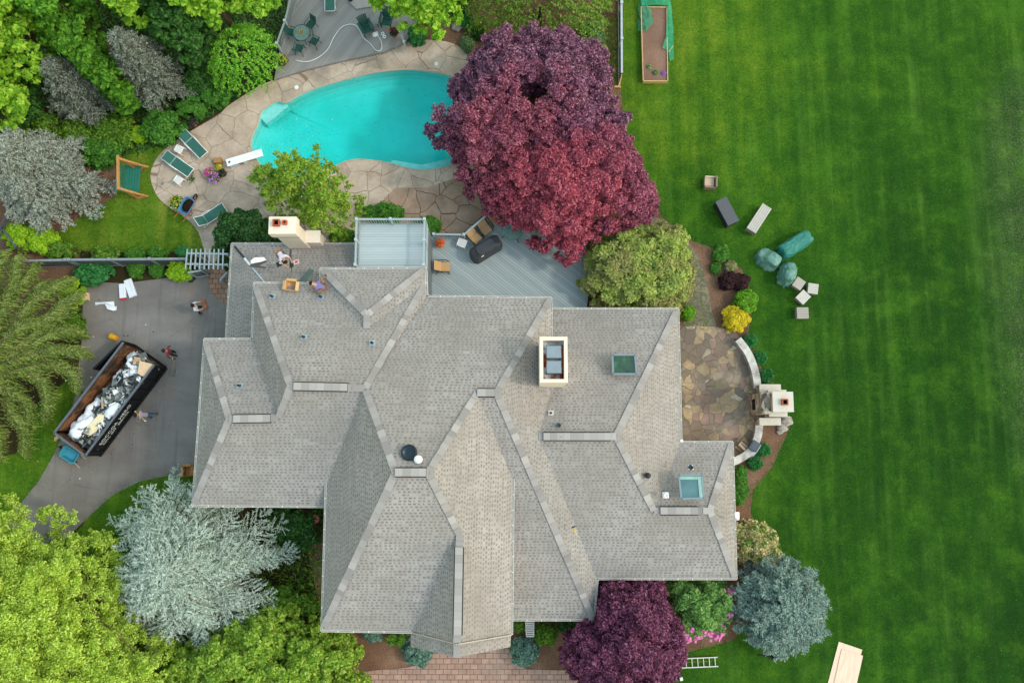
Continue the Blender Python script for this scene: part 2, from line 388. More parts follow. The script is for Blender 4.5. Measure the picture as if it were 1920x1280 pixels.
def stamped_mat(name, cols, sc_, line, w_=.02):
    t = NT(name); v = t.coord(); wv = t.new('VectorMath', operation='ADD'); nz = t.new('TexNoise'); nz.inputs['Scale'].default_value = .9; nz.inputs['Detail'].default_value = 3
    t.link(v, nz.inputs['Vector']); sb = t.new('VectorMath', operation='MULTIPLY'); t.link(nz.outputs['Color'], sb.inputs[0]); sb.inputs[1].default_value = (.55, .55, 0)
    t.link(v, wv.inputs[0]); t.link(sb.outputs[0], wv.inputs[1]); p = t.mapping(wv.outputs[0], (1, 1, 0))
    ed = t.voro(p, sc_, 'DISTANCE_TO_EDGE'); cell = t.voro(p, sc_, 'F1', 'Color')
    n = t.noise(v, .8, 6, .65); n2 = t.noise(v, 6, 5, .7); hv = t.new('SeparateColor'); t.link(cell, hv.inputs[0])
    f = t.math('ADD', t.math('MULTIPLY', n, .7), t.math('ADD', t.math('MULTIPLY', n2, .25), t.math('MULTIPLY', hv.outputs[0], .08)))
    col = t.ramp(f, [(.36, C(cols[0])), (.52, C(cols[1])), (.68, C(cols[2]))])
    # weathering: grey lichen blotches
    col = t.mix(t.math('MULTIPLY', t.sstep(t.noise(v, .45, 4, .6), .52, .7), .55), col, C(cols[3]))
    ln = t.sstep(ed, w_ * .35, w_, 1, 0); col = t.mix(t.math('MULTIPLY', ln, .85), col, C(line))
    hgt = t.math('SUBTRACT', t.math('MULTIPLY', n2, .2), ln); t.bump(hgt, .6, .02); return t.done(col, .8, 0, .25)
PATIO = stamped_mat('stamped_concrete', ('#a08e7d', '#baa795', '#cdbdac', '#8a8078'), .68, '#7a685b', .012)
PATIO2 = stamped_mat('weathered_stamped_concrete', ('#8c7463', '#a48b77', '#b59d88', '#766557'), .72, '#4c4138', .018)
def flag_mat():
    t = NT('flagstone'); v = t.coord(); nz = t.new('TexNoise'); nz.inputs['Scale'].default_value = 1.3; t.link(v, nz.inputs['Vector'])
    sb = t.new('VectorMath', operation='MULTIPLY'); t.link(nz.outputs['Color'], sb.inputs[0]); sb.inputs[1].default_value = (.45, .45, 0)
    ad = t.new('VectorMath', operation='ADD'); t.link(v, ad.inputs[0]); t.link(sb.outputs[0], ad.inputs[1]); p = t.mapping(ad.outputs[0], (1, 1, 0))
    ed = t.voro(p, 1.9, 'DISTANCE_TO_EDGE'); cell = t.voro(p, 1.9, 'F1', 'Color'); sp = t.new('SeparateColor'); t.link(cell, sp.inputs[0])
    col = t.ramp(sp.outputs[0], [(0, C('#7d736a')), (.18, C('#96877a')), (.34, C('#8a7969')), (.5, C('#b09a7c')), (.64, C('#a08378')), (.78, C('#c2a884')), (.92, C('#d8c8ae'))], 'CONSTANT')
    n = t.noise(v, 3, 6, .7); col = t.mix(t.sstep(n, .35, .7, .3, 0), col, C('#5e5346'))
    col = t.mix(t.sstep(t.noise(v, .4, 3), .42, .6, .5, 0), col, C('#6a5d52'))
    mossy = t.math('MULTIPLY', t.sstep(t.noise(v, .6, 3), .55, .7), .35); col = t.mix(mossy, col, C('#69704a'))
    ln = t.sstep(ed, .01, .035, 1, 0); dirt = t.noise(v, 1.1, 6, .72); col = t.mix(t.sstep(dirt, .46, .68, 0, .65), col, C('#70645a')); col = t.mix(t.sstep(t.noise(v, .55, 3), .55, .7, 0, .35), col, C('#cdb796'))
    col = t.mix(t.math('MULTIPLY', ln, .5), col, C('#4c4238'))
    t.bump(t.math('SUBTRACT', n, ln), .5, .03); return t.done(col, .85, 0, .2)
FLAG = flag_mat()
def paver_mat(name, a, b, mort, rot=0.0, bw=.42, bh=.28):
    t = NT(name); v = t.mapping(t.coord(), (1, 1, 1), (0, 0, rot)); br = t.new('TexBrick'); t.link(v, br.inputs['Vector'])
    br.inputs['Scale'].default_value = 1.0; br.inputs['Brick Width'].default_value = bw; br.inputs['Row Height'].default_value = bh; br.inputs['Mortar Size'].default_value = .018
    br.inputs['Color1'].default_value = C(a); br.inputs['Color2'].default_value = C(b); br.inputs['Mortar'].default_value = C(mort)
    n = t.noise(t.coord(), 2.2, 5, .65); col = t.mix(.5, br.outputs[0], t.ramp(n, [(.3, C('#837068')), (.7, C('#c8b4aa'))]), 'OVERLAY')
    col = t.mix(t.math('MULTIPLY', t.sstep(t.noise(t.coord(), .5, 3), .5, .7), .4), col, C('#8d8078'))
    t.bump(br.outputs['Fac'], .4, -.02); return t.done(col, .85, 0, .2)
PAVER = paver_mat('clay_pavers', '#a58d82', '#b79e93', '#76675f')
PAVER2 = paver_mat('tumbled_pavers', '#9c7a64', '#b59580', '#564538', 0, .36, .3)
PATHM = stamped_mat('mossy_path', ('#645c4e', '#7c7262', '#928773', '#5c6638'), 2.3, '#59623a', .06)
def plank_mat(name, a, b, gap, rot, wd=.14, rough=.6):
    t = NT(name); v = t.mapping(t.coord(), (1, 1, 1), (0, 0, rot)); s = t.sep(v); r = t.math('DIVIDE', s[1], wd)
    row = t.math('FLOOR', r); fr = t.math('FRACT', r); wn = t.new('TexWhiteNoise', noise_dimensions='1D'); t.link(row, wn.inputs['W'])
    n = t.noise(t.mapping(v, (1.2, 9, 1)), 1.0, 5, .6); big = t.noise(v, .35, 4)
    col = t.ramp(t.math('ADD', t.math('MULTIPLY', wn.outputs[0], .35), t.math('ADD', t.math('MULTIPLY', n, .35), t.math('MULTIPLY', big, .3))), [(.25, C(a)), (.75, C(b))])
    g = t.math('ADD', t.sstep(fr, .0, .12, 1, 0), t.sstep(fr, .9, 1.0, 0, 1)); col = t.mix(t.math('MULTIPLY', g, .75), col, C(gap))
    t.bump(t.math('SUBTRACT', t.math('MULTIPLY', n, .2), g), .4, .01); return t.done(col, rough, 0, .3)
DECKM = plank_mat('blue_grey_deck_boards', '#93a0a3', '#a9b5b7', '#5c6a6f', math.radians(38), .15)
BALCM = plank_mat('balcony_boards', '#a4b1b5', '#b6c2c6', '#7d8b90', 0, .14)
TDECKM = plank_mat('grey_pool_deck_boards', '#85827f', '#9a9795', '#5d5a58', math.radians(-55), .14)

POOL_PX = smooth_loop([(469, 272), (474, 251), (483, 232), (489, 210), (505, 197), (521, 189), (531, 192), (541, 190), (562, 177), (600, 162), (650, 148), (700, 136), (760, 130), (800, 133), (842, 141), (875, 160), (892, 192), (896, 230), (885, 270), (865, 298), (840, 312), (800, 319), (770, 317), (730, 306), (700, 301), (670, 299), (645, 304), (622, 316), (598, 333), (570, 343), (532, 340), (500, 322), (480, 298)], 4)
POOL = [tuple(p)[:2] for p in world(POOL_PX, .04)]
BIG = 220
sheet('ground', [(-BIG, -BIG), (BIG, -BIG), (BIG, BIG), (-BIG, BIG)], 0.0, WOODS, POOL)
def psheet(name, px, z, m, k=0, hole=None, closed=True):
    return sheet(name, world(smooth_loop(px, k) if k else px, z), z, m, hole)
psheet('planting_bed', [(150, 470), (330, 470), (425, 500), (425, 560), (480, 600), (640, 1320), (1060, 1330), (1240, 1300), (1300, 1230), (1460, 1210), (1480, 1020), (1410, 930), (1500, 800), (1480, 690), (1430, 620), (1420, 530), (1390, 490), (1300, 440), (1180, 300), (1165, -60), (560, -60), (515, 150), (300, 280), (200, 300), (180, 180), (60, 240), (-60, 420), (-60, 700), (30, 640), (150, 560)], .008, MULCH, 0, POOL)
psheet('lawn', [(1164, -120), (1164, 165), (1172, 240), (1205, 310), (1240, 405), (1300, 452), (1345, 468), (1392, 505), (1414, 560), (1404, 622), (1428, 690), (1470, 742), (1482, 800), (1446, 880), (1412, 918), (1408, 962), (1432, 1010), (1450, 1050), (1420, 1150), (1375, 1200), (1290, 1222), (1262, 1260), (1255, 1420), (2900, 1500), (2900, -200)], .016, LAWN)
psheet('side_lawn', [(105, 440), (170, 395), (215, 370), (222, 300), (262, 272), (300, 275), (380, 300), (400, 440), (378, 472), (300, 472), (180, 474), (118, 462)], .016, LAWN)
psheet('verge', [(-120, 880), (30, 850), (70, 760), (140, 700), (170, 760), (120, 860), (30, 970), (-120, 990)], .016, LAWN)
psheet('front_lawn', [(90, 1060), (190, 940), (262, 896), (330, 884), (420, 884), (420, 960), (300, 1010), (220, 1060), (130, 1110)], .020, LAWN)
psheet('outer_lawn', [(-900, 1330), (640, 1330), (664, 1420), (664, 2600), (-900, 2600)], .012, LAWN); psheet('outer_lawn', [(1165, 1420), (1260, 1330), (1260, 2600), (1165, 2600)], .012, LAWN)
psheet('driveway', [(157, 528), (232, 531), (330, 519), (400, 519), (520, 560), (520, 900), (420, 893), (362, 890), (318, 891), (262, 902), (210, 928), (170, 965), (125, 1008), (60, 1080), (-160, 1240), (-200, 1130), (-60, 1030), (35, 948), (72, 902), (102, 850), (128, 790), (142, 740), (147, 690), (153, 640), (155, 580)], .024, ASPH)
psheet('patio', smooth_loop([(287, 352), (282, 326), (292, 300), (311, 278), (335, 260), (375, 236), (408, 217), (428, 198), (480, 165), (515, 150), (640, 112), (760, 80), (805, 75), (850, 82), (880, 105), (930, 160), (960, 240), (965, 330), (955, 440), (905, 500), (800, 520), (600, 500), (470, 500), (425, 520), (404, 505), (384, 472), (372, 436), (352, 412), (322, 392), (300, 374)], 3), .04, PATIO, 0, POOL)
psheet('side_patio', [(720, 372), (742, 352), (800, 352), (850, 335), (965, 335), (960, 460), (720, 460)], .044, PATIO2)
psheet('entry_paving', smooth_loop([(394, 500), (390, 520), (396, 545), (410, 562), (432, 572), (470, 560), (470, 490)], 3), .052, PAVER2)
psheet('front_walk', [(668, 1400), (668, 1262), (700, 1256), (762, 1251), (790, 1244), (806, 1228), (818, 1190), (948, 1190), (958, 1226), (968, 1246), (990, 1254), (1060, 1256), (1140, 1262), (1160, 1400)], .024, PAVER)
psheet('garden_path', smooth_loop([(1228, 408), (1262, 425), (1290, 452), (1312, 490), (1326, 535), (1334, 580), (1340, 618), (1285, 618), (1284, 560), (1275, 510), (1255, 470), (1215, 440)], 3), .020, PATHM)
psheet('stone_patio', [(1255, 612), (1340, 612), (1378, 620), (1392, 640), (1412, 680), (1426, 740), (1430, 800), (1410, 850), (1376, 880), (1255, 880)], .028, FLAG)
# the pool: basin with plaster walls, water on top
plas = NT('pool_plaster'); _v = plas.coord(); _n = plas.noise(_v, .35, 4); _d = plas.voro(_v, 4.5)
_c = plas.ramp(_n, [(.3, C('#bfe0da')), (.52, C('#d6efea')), (.7, C('#f4fcfa'))]); _sp = plas.math('MULTIPLY', plas.sstep(plas.noise(_v, 4.2, 4, .75), .6, .7), plas.sstep(plas.noise(_v, .3, 3), .5, .64))
_c = plas.mix(plas.math('MULTIPLY', _sp, .4), _c, C('#3f7f7c')); plas.done(_c, .6)
PC = (sum(p[0] for p in POOL) / len(POOL), sum(p[1] for p in POOL) / len(POOL)); n = len(POOL)
def pring(k, z): return [(PC[0] + (x - PC[0]) * k, PC[1] + (y - PC[1]) * k, z) for x, y in POOL]
rings = [pring(1, .036), pring(1, -.75), pring(.97, -1.0), pring(.9, -1.25), pring(.6, -1.55), pring(.25, -1.75)]
mb = MB(); mb.add([v for r_ in rings for v in r_], [(k * n + i, k * n + (i + 1) % n, (k + 1) * n + (i + 1) % n, (k + 1) * n + i) for k in range(len(rings) - 1) for i in range(n)] + [tuple(len(rings) * n - n + i for i in range(n))])
pb = mb.build('pool_basin', plas.mat); pb['kind'] = 'structure'
stp = [at(*p, -.3) for p in [(488, 222), (492, 208), (521, 191), (536, 194), (541, 199), (500, 232)]]
MB().prism([(p.x, p.y) for p in stp], -.85, -.3).build('pool_step', M('#bdeee6', .6), None)['kind'] = 'structure'
stp2 = [at(*p, -.4) for p in [(735, 300), (790, 309), (850, 296), (862, 306), (838, 318), (800, 324), (770, 322), (730, 312)]]
MB().prism([(p.x, p.y) for p in stp2], -1.1, -.4).build('pool_ledge', M('#bdeee6', .6), None)['kind'] = 'structure'
wt = NT('pool_water'); wv_ = wt.coord(); nz_ = wt.noise(wt.mapping(wv_, (1, 1, 1)), 1.6, 4)
bp = wt.new('Bump'); bp.inputs['Strength'].default_value = .05; bp.inputs['Distance'].default_value = .05; wt.link(nz_, bp.inputs['Height'])
tb = wt.new('BsdfTransparent'); gl = wt.new('BsdfGlossy'); gl.inputs['Roughness'].default_value = .08; wt.link(bp.outputs[0], gl.inputs['Normal'])
fr_ = wt.new('Fresnel'); fr_.inputs[0].default_value = 1.33; mx_ = wt.new('MixShader'); wt.link(fr_.outputs[0], mx_.inputs[0]); wt.link(tb.outputs[0], mx_.inputs[1]); wt.link(gl.outputs[0], mx_.inputs[2]); wt.link(mx_.outputs[0], wt.out.inputs['Surface'])
ab = wt.new('VolumeAbsorption'); ab.inputs['Color'].default_value = (0.0, .952, .935, 1); ab.inputs['Density'].default_value = .95; wt.link(ab.outputs[0], wt.out.inputs['Volume'])
W_ = [(PC[0] + (x - PC[0]) * 1.004, PC[1] + (y - PC[1]) * 1.004) for x, y in POOL]
MB().prism(W_, -1.9, -.07).build('pool_water', wt.mat)['kind'] = 'structure'
# rounded coping lip round the water
mb = MB(); lip = [Vector((x, y, .03)) for x, y in POOL] + [Vector((*POOL[0], .03))]
mb.tube(lip, .045, 6, False); mb.build('pool_coping', M('#b9a690', .8), None)['kind'] = 'structure'

# ================================================================== HOUSE
ROOF_F = []
def V(px, py, z): return at(px, py, z)
zw, zs, ze = 5.0, 5.6, 3.1
# corner and ridge points of the roof planes, each at its real height
A = V(385, 637, zw); B = V(363, 946, zw); B2 = V(613, 948, zw); B3 = V(613, 905, zs)
Cc = V(478, 532, zw); C2 = V(474, 637, zw); N1 = V(603, 532, zw); N0 = V(603, 505, zw); N2 = V(797, 504, zw); N3 = V(797, 532, zw); N4 = V(799, 557, zw)
R1w = V(430, 785, 7.0); R1e = V(522, 783, 7.02); R2w = V(545, 724, 7.8); R2e = V(685, 728, 7.7)
R8n = V(688, 590, 6.35); R8s = V(688, 616, 6.35)
M1 = V(1032, 560, zw); M2 = V(1033, 733, zw); R3w = V(895, 736, 7.5); R3e = V(931, 736, 7.5); R4w = V(742, 886, 9.3); R4e = V(803, 886, 9.3)
SWc = V(605, 1180, zs); G1 = V(774, 1183, zs); R5n = V(862, 1002, 7.85); R5s = V(857, 1204, 7.85); G2 = V(958, 1187, zs); SE0 = V(961, 898, 5.86)
P1 = V(961, 1160, ze); P2 = V(1112, 1160, ze); E1 = V(1119, 1083, ze); R6w = V(1010, 818, 6.05); R6e = V(1155, 818, 6.05)
E2 = V(1032, 580, ze); E3 = V(1270, 580, ze); E4 = V(1276, 830, ze); R7w = V(1226, 957, 4.57); R7e = V(1331, 957, 4.57); E5 = V(1372, 830, ze); E6 = V(1379, 1083, ze)
L0 = V(436, 458, 2.8); L1 = V(425, 637, 2.8); L2 = V(720, 458, 2.8); L3 = V(500, 533, 3.75); L4 = V(494, 640, 3.75); L5 = V(720, 535, 3.75)
FACES = [[A, Cc_ := C2, R1e, R1w], [A, R1w, B], [B, R1w, R1e, R2w, R2e, B3, B2], [C2, Cc, R2w, R1e],
         [Cc, N1, R8s, N3, R2e, R2w], [N0, N2, R8n], [N0, R8n, R8s, N1], [N2, N3, R8s, R8n], [N3, N4, R2e],
         [N4, M1, R3e, R3w, R4e, R4w, R2e], [R2e, R4w, SWc, B3], [SWc, R4w, R4e, R5n, G1], [G1, R5n, R5s],
         [R4e, R3w, SE0, G2, R5s, R5n], [R3w, R3e, P2, P1, SE0], [R3e, M1, M2, R6w, E1, P2],
         [E2, E3, R6e, R6w, M2], [E3, E4, R7w, R6e], [R6w, R6e, R7w, R7e, E6, E1], [E4, E5, R7e, R7w], [E5, E6, R7e],
         [L0, L2, L5, L3], [L0, L3, L4, L1]]
# stepped lower gable roof over the front door
q0 = V(770, 1185, zs - .25); q1 = V(857, 1206, 7.55); q2 = V(958, 1187, zs - .25); q3 = V(770, 1212, zs - .25); q4 = V(857, 1232, 7.55); q5 = V(957, 1212, zs - .25)
FACES += [[q0, q1, q4, q3], [q1, q2, q5, q4]]
def shingle_mat():
    t = NT('asphalt_shingles'); uv = t.new('UVMap').outputs[0]; s = t.sep(uv)
    r = t.math('DIVIDE', s[1], .157); row = t.math('FLOOR', r); fr = t.math('FRACT', r)
    wn = t.new('TexWhiteNoise', noise_dimensions='1D'); t.link(row, wn.inputs['W'])
    u = t.math('ADD', t.math('DIVIDE', s[0], .225), t.math('MULTIPLY', wn.outputs[0], 19.3)); cx = t.math('FLOOR', u); fu = t.math('FRACT', u)
    cv = t.new('CombineXYZ'); t.link(cx, cv.inputs[0]); t.link(row, cv.inputs[1]); w2 = t.new('TexWhiteNoise', noise_dimensions='2D'); t.link(cv.outputs[0], w2.inputs['Vector']); wc = t.new('SeparateColor'); t.link(w2.outputs['Color'], wc.inputs[0])
    w3 = t.new('TexWhiteNoise', noise_dimensions='2D'); cv3 = t.new('CombineXYZ'); t.link(t.math('FLOOR', t.math('DIVIDE', u, 4.3)), cv3.inputs[0]); t.link(row, cv3.inputs[1]); t.link(cv3.outputs[0], w3.inputs['Vector'])
    tab = t.math('LESS_THAN', fu, t.math('ADD', .32, t.math('MULTIPLY', wc.outputs[0], .45)))        # laminated tabs of uneven width
    tab = t.math('MULTIPLY', tab, t.math('GREATER_THAN', wc.outputs[1], .1)); depth = t.math('ADD', .6, t.math('MULTIPLY', wc.outputs[2], .4))
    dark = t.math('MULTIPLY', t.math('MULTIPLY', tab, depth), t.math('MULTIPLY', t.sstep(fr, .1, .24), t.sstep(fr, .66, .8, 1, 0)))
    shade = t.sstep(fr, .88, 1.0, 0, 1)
    base = t.ramp(w3.outputs[0], [(0, C('#9e9997')), (.5, C('#a5a09e')), (1, C('#aca7a5'))])
    big = t.noise(t.coord(), .3, 5, .6); gr = t.noise(t.coord(), 40, 3, .8)
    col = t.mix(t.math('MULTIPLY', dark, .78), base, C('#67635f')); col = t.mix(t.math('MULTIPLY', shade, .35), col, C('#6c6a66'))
    col = t.mix(t.sstep(big, .3, .68, .5, 0), col, C('#86817c')); col = t.mix(t.sstep(gr, .3, .75, .12, 0), col, C('#5a5752'))
    st_ = t.noise(t.mapping(uv, (2.2, .25, 1)), 1.0, 4, .6); col = t.mix(t.sstep(st_, .45, .75, 0, .22), col, C('#7d766e'))
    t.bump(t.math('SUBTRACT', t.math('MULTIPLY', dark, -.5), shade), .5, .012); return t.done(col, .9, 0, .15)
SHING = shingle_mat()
house = thing('house', 'large house with many hipped roofs of grey asphalt shingles', 'house', (0, 0, 0))
vs, fs, uvs = [], [], []
RT = []
for f in FACES:
    n = Vector((0, 0, 0))
    for i in range(len(f)): n += (f[i] - f[0]).cross(f[(i + 1) % len(f)] - f[0])
    if n.z < 0: f = f[::-1]; n = -n
    n.normalize(); hd = Vector((n.y, -n.x, 0))
    # eaves run along x or y: keep courses parallel to them
    hd = Vector((1, 0, 0)) if abs(hd.x) > abs(hd.y) else Vector((0, 1, 0))
    sl = n.cross(hd).normalized()
    tri = tessellate_polygon([[Vector((p.x, p.y, 0)) for p in f]])
    for t_ in tri:
        idx = [f[i] for i in t_]
        if (idx[1] - idx[0]).cross(idx[2] - idx[0]).z < 0: idx = idx[::-1]
        b_ = len(vs); vs += [tuple(p) for p in idx]; fs.append((b_, b_ + 1, b_ + 2)); uvs += [(p.dot(hd), p.dot(sl)) for p in idx]
        RT.append(np.array([tuple(p) for p in idx]))
RT = np.array(RT)
me = bpy.data.meshes.new('roof'); me.from_pydata(vs, [], fs); ul = me.uv_layers.new(name='UVMap')
for i, l in enumerate(me.loops): ul.data[i].uv = uvs[l.vertex_index]
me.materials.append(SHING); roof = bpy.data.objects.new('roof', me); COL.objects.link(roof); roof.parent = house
def roofz(x, y, dflt=0.0):
    best = dflt
    for T in RT:
        (x0, y0, z0), (x1, y1, z1), (x2, y2, z2) = T
        dd = (y1 - y2) * (x0 - x2) + (x2 - x1) * (y0 - y2)
        if abs(dd) < 1e-9: continue
        a = ((y1 - y2) * (x - x2) + (x2 - x1) * (y - y2)) / dd; b = ((y2 - y0) * (x - x2) + (x0 - x2) * (y - y2)) / dd; c = 1 - a - b
        if min(a, b, c) > -.002: best = max(best, a * z0 + b * z1 + c * z2)
    return best
def roofhit(px, py):
    z = 5.0
    for _ in range(25):
        p = at(px, py, z); z2 = roofz(p.x, p.y, z); z = z * .4 + z2 * .6
    return at(px, py, z)
def roofnormal(x, y):
    e = .12; return Vector((-(roofz(x + e, y) - roofz(x - e, y)) / (2 * e), -(roofz(x, y + e) - roofz(x, y - e)) / (2 * e), 1)).normalized()
# ridge and hip caps: overlapping cap shingles following both slopes
capm = NT('cap_shingles'); _g = capm.new('NewGeometry').outputs['Random Per Island']
capm.done(capm.ramp(_g, [(0, C('#8a8583')), (.5, C('#9b9694')), (1, C('#aca7a5'))]), .9, 0, .15)
def cap(p, q, wd=.34, seg=.32, t0=0.0, t1=1.0):
    p, q = Vector(p), Vector(q); p, q = p.lerp(q, t0), p.lerp(q, t1); d = q - p; L = d.length; k = max(1, int(L / seg)); u = d.normalized(); sdv = Vector((-u.y, u.x, 0)).normalized() * (wd / 2)
    mb = MB()
    for i in range(k):
        a = p + d * (i / k); b = p + d * ((i + 1.12) / k if i < k - 1 else 1); lift = .02 + .014 * (i % 2); vv = []
        for c, ex in ((a, 0.012), (b, 0)):
            jt = rnd.uniform(-.03, .03)
            for s_, dz in ((-1, 0), (0, 0), (1, 0)):
                pt = c + sdv * (s_ * (1 + jt * 2) + jt); z = roofz(pt.x, pt.y, c.z) if s_ else max(c.z, roofz(pt.x, pt.y, c.z)); vv.append((pt.x, pt.y, min(z, c.z + .05) + lift + ex))
        mb.add(vv, [(0, 1, 4, 3), (1, 2, 5, 4)])
    o = mb.build('hip_cap', capm.mat, roof)
    for pl in o.data.polygons:
        if pl.normal.z < 0: pl.flip()
for a, b in [(A, R1w), (B, R1w), (Cc, R2w), (R1e, R2w), (N3, R2e), (N0, R8n), (N2, R8n), (R8n, R8s), (R2e, R4w), (SWc, R4w), (R4e, R5n), (R5n, R5s), (R4e, R3w), (R3e, M1), (R3e, P2), (E3, R6e), (R6e, R7w), (E5, R7e), (E6, R7e), (R1w, R1e), (R2w, R2e), (R4w, R4e), (R3w, R3e), (R6w, R6e), (R7w, R7e), (q1, q4)]:
    cap(a, b, t0=.02 if a.z < b.z - 1 else 0.0)
def ridge_vent(p, q):
    mb = MB(); p, q = Vector(p), Vector(q); up = Vector((0, 0, .075)); mb.bar(p + Vector((0, 0, .03)), q + Vector((0, 0, .03)), .46, .07)
    mb.mat(1); d = (q - p); k = max(2, int(d.length / .33))
    for i in range(k): mb.bar(p + d * (i / k) + Vector((0, 0, .06 + .003 * (i % 2))), p + d * ((i + .985) / k) + Vector((0, 0, .06 + .003 * (i % 2))), .36, .03)
    mb.build('ridge_vent', [M('#33302e', .9), capm.mat], roof)
for p, q in [((438, 785, 7.05), (508, 784, 7.06)), ((551, 724, 7.85), (652, 726, 7.8)), ((741, 885, 9.35), (799, 885, 9.35)), ((895, 736, 7.55), (928, 736, 7.55)), ((1019, 818, 6.1), (1145, 818, 6.1)), ((1238, 957, 4.62), (1309, 957, 4.62)), ((861, 1025, 7.9), (858, 1190, 7.9))]:
    ridge_vent(V(*p), V(*q))
# white gutters along the eaves
WHITE = M('#e6e4df', .5, var=.06)
def gutter(p, q):
    p, q = Vector(p), Vector(q); d = (q - p).normalized(); mb = MB(); ctr = Vector((0, 0, 0)); nrm = Vector((d.y, -d.x, 0)); 
    m_ = (p + q) / 2
    if roofz((m_ + nrm * .3).x, (m_ + nrm * .3).y) > m_.z - .4: nrm = -nrm
    off = nrm * .055 + Vector((0, 0, -.05)); mb.bar(p + off - d * .05, q + off + d * .05, .09, .12); o = mb
    k = int((q - p).length / .75)
    mb.mat(1)
    mb.bar(p + off + Vector((0, 0, .061)) - d * .03, q + off + Vector((0, 0, .061)) + d * .03, .06, .01)
    mb.mat(0)
    for i in range(1, k): c = p + d * (i * .75) + off + Vector((0, 0, .068)); mb.box(c, (.03, .1, .012), math.atan2(d.y, d.x))
    mb.build('gutter', [WHITE, M('#8c8880', .8)], house)
for p, q in [(A, B), (A, C2), (Cc, C2), (B, B2), (Cc, N1), (N0, N1), (N0, N2), (N2, N4), (N4, M1), (M1, M2), (B3, SWc), (SWc, G1), (SE0, G2), (P1, P2), (P2, E1), (E2, E3), (E3, E4), (E4, E5), (E5, E6), (E6, E1), (L0, L1), (L0, L2)]:
    gutter(p, q)
# rake trim of the stepped front gable
MB().bar(G1 + Vector((0, -.06, .0)), R5s + Vector((0, -.06, .0)), .05, .12).bar(G2 + Vector((0, -.06, .0)), R5s + Vector((0, -.06, .0)), .05, .12).build('rake_board', M('#aaa7a1', .6), house)
# walls under each roof
STUCCO = M('#d9cdbb', .9, var=.08, scale=1.5)
def wall(p, q, zt, ins=.45, z0=-.3):
    x0, x1 = sorted((p.x, q.x)); y0, y1 = sorted((p.y, q.y))
    MB().box(((x0 + x1) / 2, (y0 + y1) / 2, (z0 + zt) / 2), (x1 - x0 - 2 * ins, y1 - y0 - 2 * ins, zt - z0)).build('wall', STUCCO, house)
wall(A, B2, 4.85, .45); wall(Cc, Vector((N2.x, A.y - 1, 0)), 4.83, .5); wall(N0, Vector((N2.x, Cc.y - 1.5, 0)), 4.81, .48)
wall(Vector((N2.x - 2, N4.y, 0)), M2, 4.79, .52); wall(Vector((SWc.x, SWc.y + .6, 0)), Vector((SE0.x, R4w.y, 0)), 5.3, .5)
wall(Vector((P1.x - 1.2, R3w.y, 0)), P2, 2.95, .46); wall(Vector((E2.x - 1.0, E2.y, 0)), Vector((E3.x, E6.y + 1, 0)), 2.93, .5); wall(Vector((E1.x - 2, E5.y - .02, 0)), E6, 2.91, .44)
wall(L0, Vector((L2.x, L4.y, 0)), 2.65, .47)
# gable wall over the front door
gw = [(G1.x + .15, 0), (G2.x - .15, 0)]
MB().add([(G1.x + .3, G1.y + .3, 0), (G2.x - .3, G1.y + .3, 0), (G2.x - .3, G1.y + .3, zs - .1), (R5s.x, G1.y + .3, 7.6), (G1.x + .3, G1.y + .3, zs - .1)], [(0, 1, 2, 3, 4)]).build('gable_wall', STUCCO, house)
for sx_ in (q3.x + .35, q5.x - .35): MB().box((sx_, q3.y + .35, (zs - .3) / 2), (.24, .24, zs - .3)).build('porch_post', WHITE, house)

# windows and front door on the walls below the eaves
GLASS = M('#39464e', .1, var=.1, spec=.6)
def window(c, w_, h_, ax):
    """ax = outward normal 'x+', 'x-', 'y+', 'y-'"""
    s_ = 1 if ax[1] == '+' else -1; dx, dy = (s_, 0) if ax[0] == 'x' else (0, s_); t_ = .09; f = MB()
    def bx_(u, z, a, b, o): f_ = (c[0] + dx * o + (u if dy else 0), c[1] + dy * o + (u if dx else 0), c[2] + z); return f_, ((a if dy else .06), (a if dx else .06), b)
    for u, z, a, b in ((0, h_ / 2, w_ + t_, t_), (0, -h_ / 2, w_ + t_, t_), (-w_ / 2, 0, t_, h_ - t_), (w_ / 2, 0, t_, h_ - t_), (0, 0, .04, h_ - t_)): f.box(*bx_(u, z, a, b, .035))
    fr = f.build('window', WHITE, house); g = MB(); g.box(*bx_(0, 0, w_ - t_, h_ - t_, .012)); g.build('pane', GLASS, fr)
ysw = SWc.y + 1.1; ysp = P1.y + .46; yse = E6.y + .5
for k in (-8.0, -6.2): window((k, ysw, 1.6), 1.2, 1.5, 'y-'); window((k, ysw, 4.1), 1.2, 1.3, 'y-')
window((2.3, ysp, 1.5), 1.6, 1.4, 'y-'); window((6.5, yse + .5, 1.5), 1.8, 1.4, 'y-')
for k in (3.5, 0.6): window((A.x + .45, k, 1.7), 1.3, 1.4, 'x-')
for k in (3.2, 5.3): window((E3.x - .5, k, 1.6), 1.3, 1.6, 'x+')
gy = G1.y + .3; d_ = MB().box((R5s.x, gy - .04, 1.1), (1.0, .06, 2.2)).build('door', M('#5d3a2a', .5, var=.1), house); MB().box((R5s.x + .38, gy - .1, 1.05), (.04, .06, .16)).build('handle', M('#b9a468', .3, .8), d_)
window((R5s.x - 1.0, gy - .01, 1.15), .5, 2.0, 'y-'); window((R5s.x + 1.0, gy - .01, 1.15), .5, 2.0, 'y-')

# ---- chimneys (parts of the house)
CREAM = M('#e2d5c6', .85, var=.07, scale=2); RUST = M('#a4512f', .85, var=.3, scale=5); TERRA = M('#a8563f', .85, var=.15); SOOT = M('#1c1210', .95)
def quadbox(mb, pts, z0, z1): mb.prism([(p[0], p[1]) for p in pts], z0, z1)
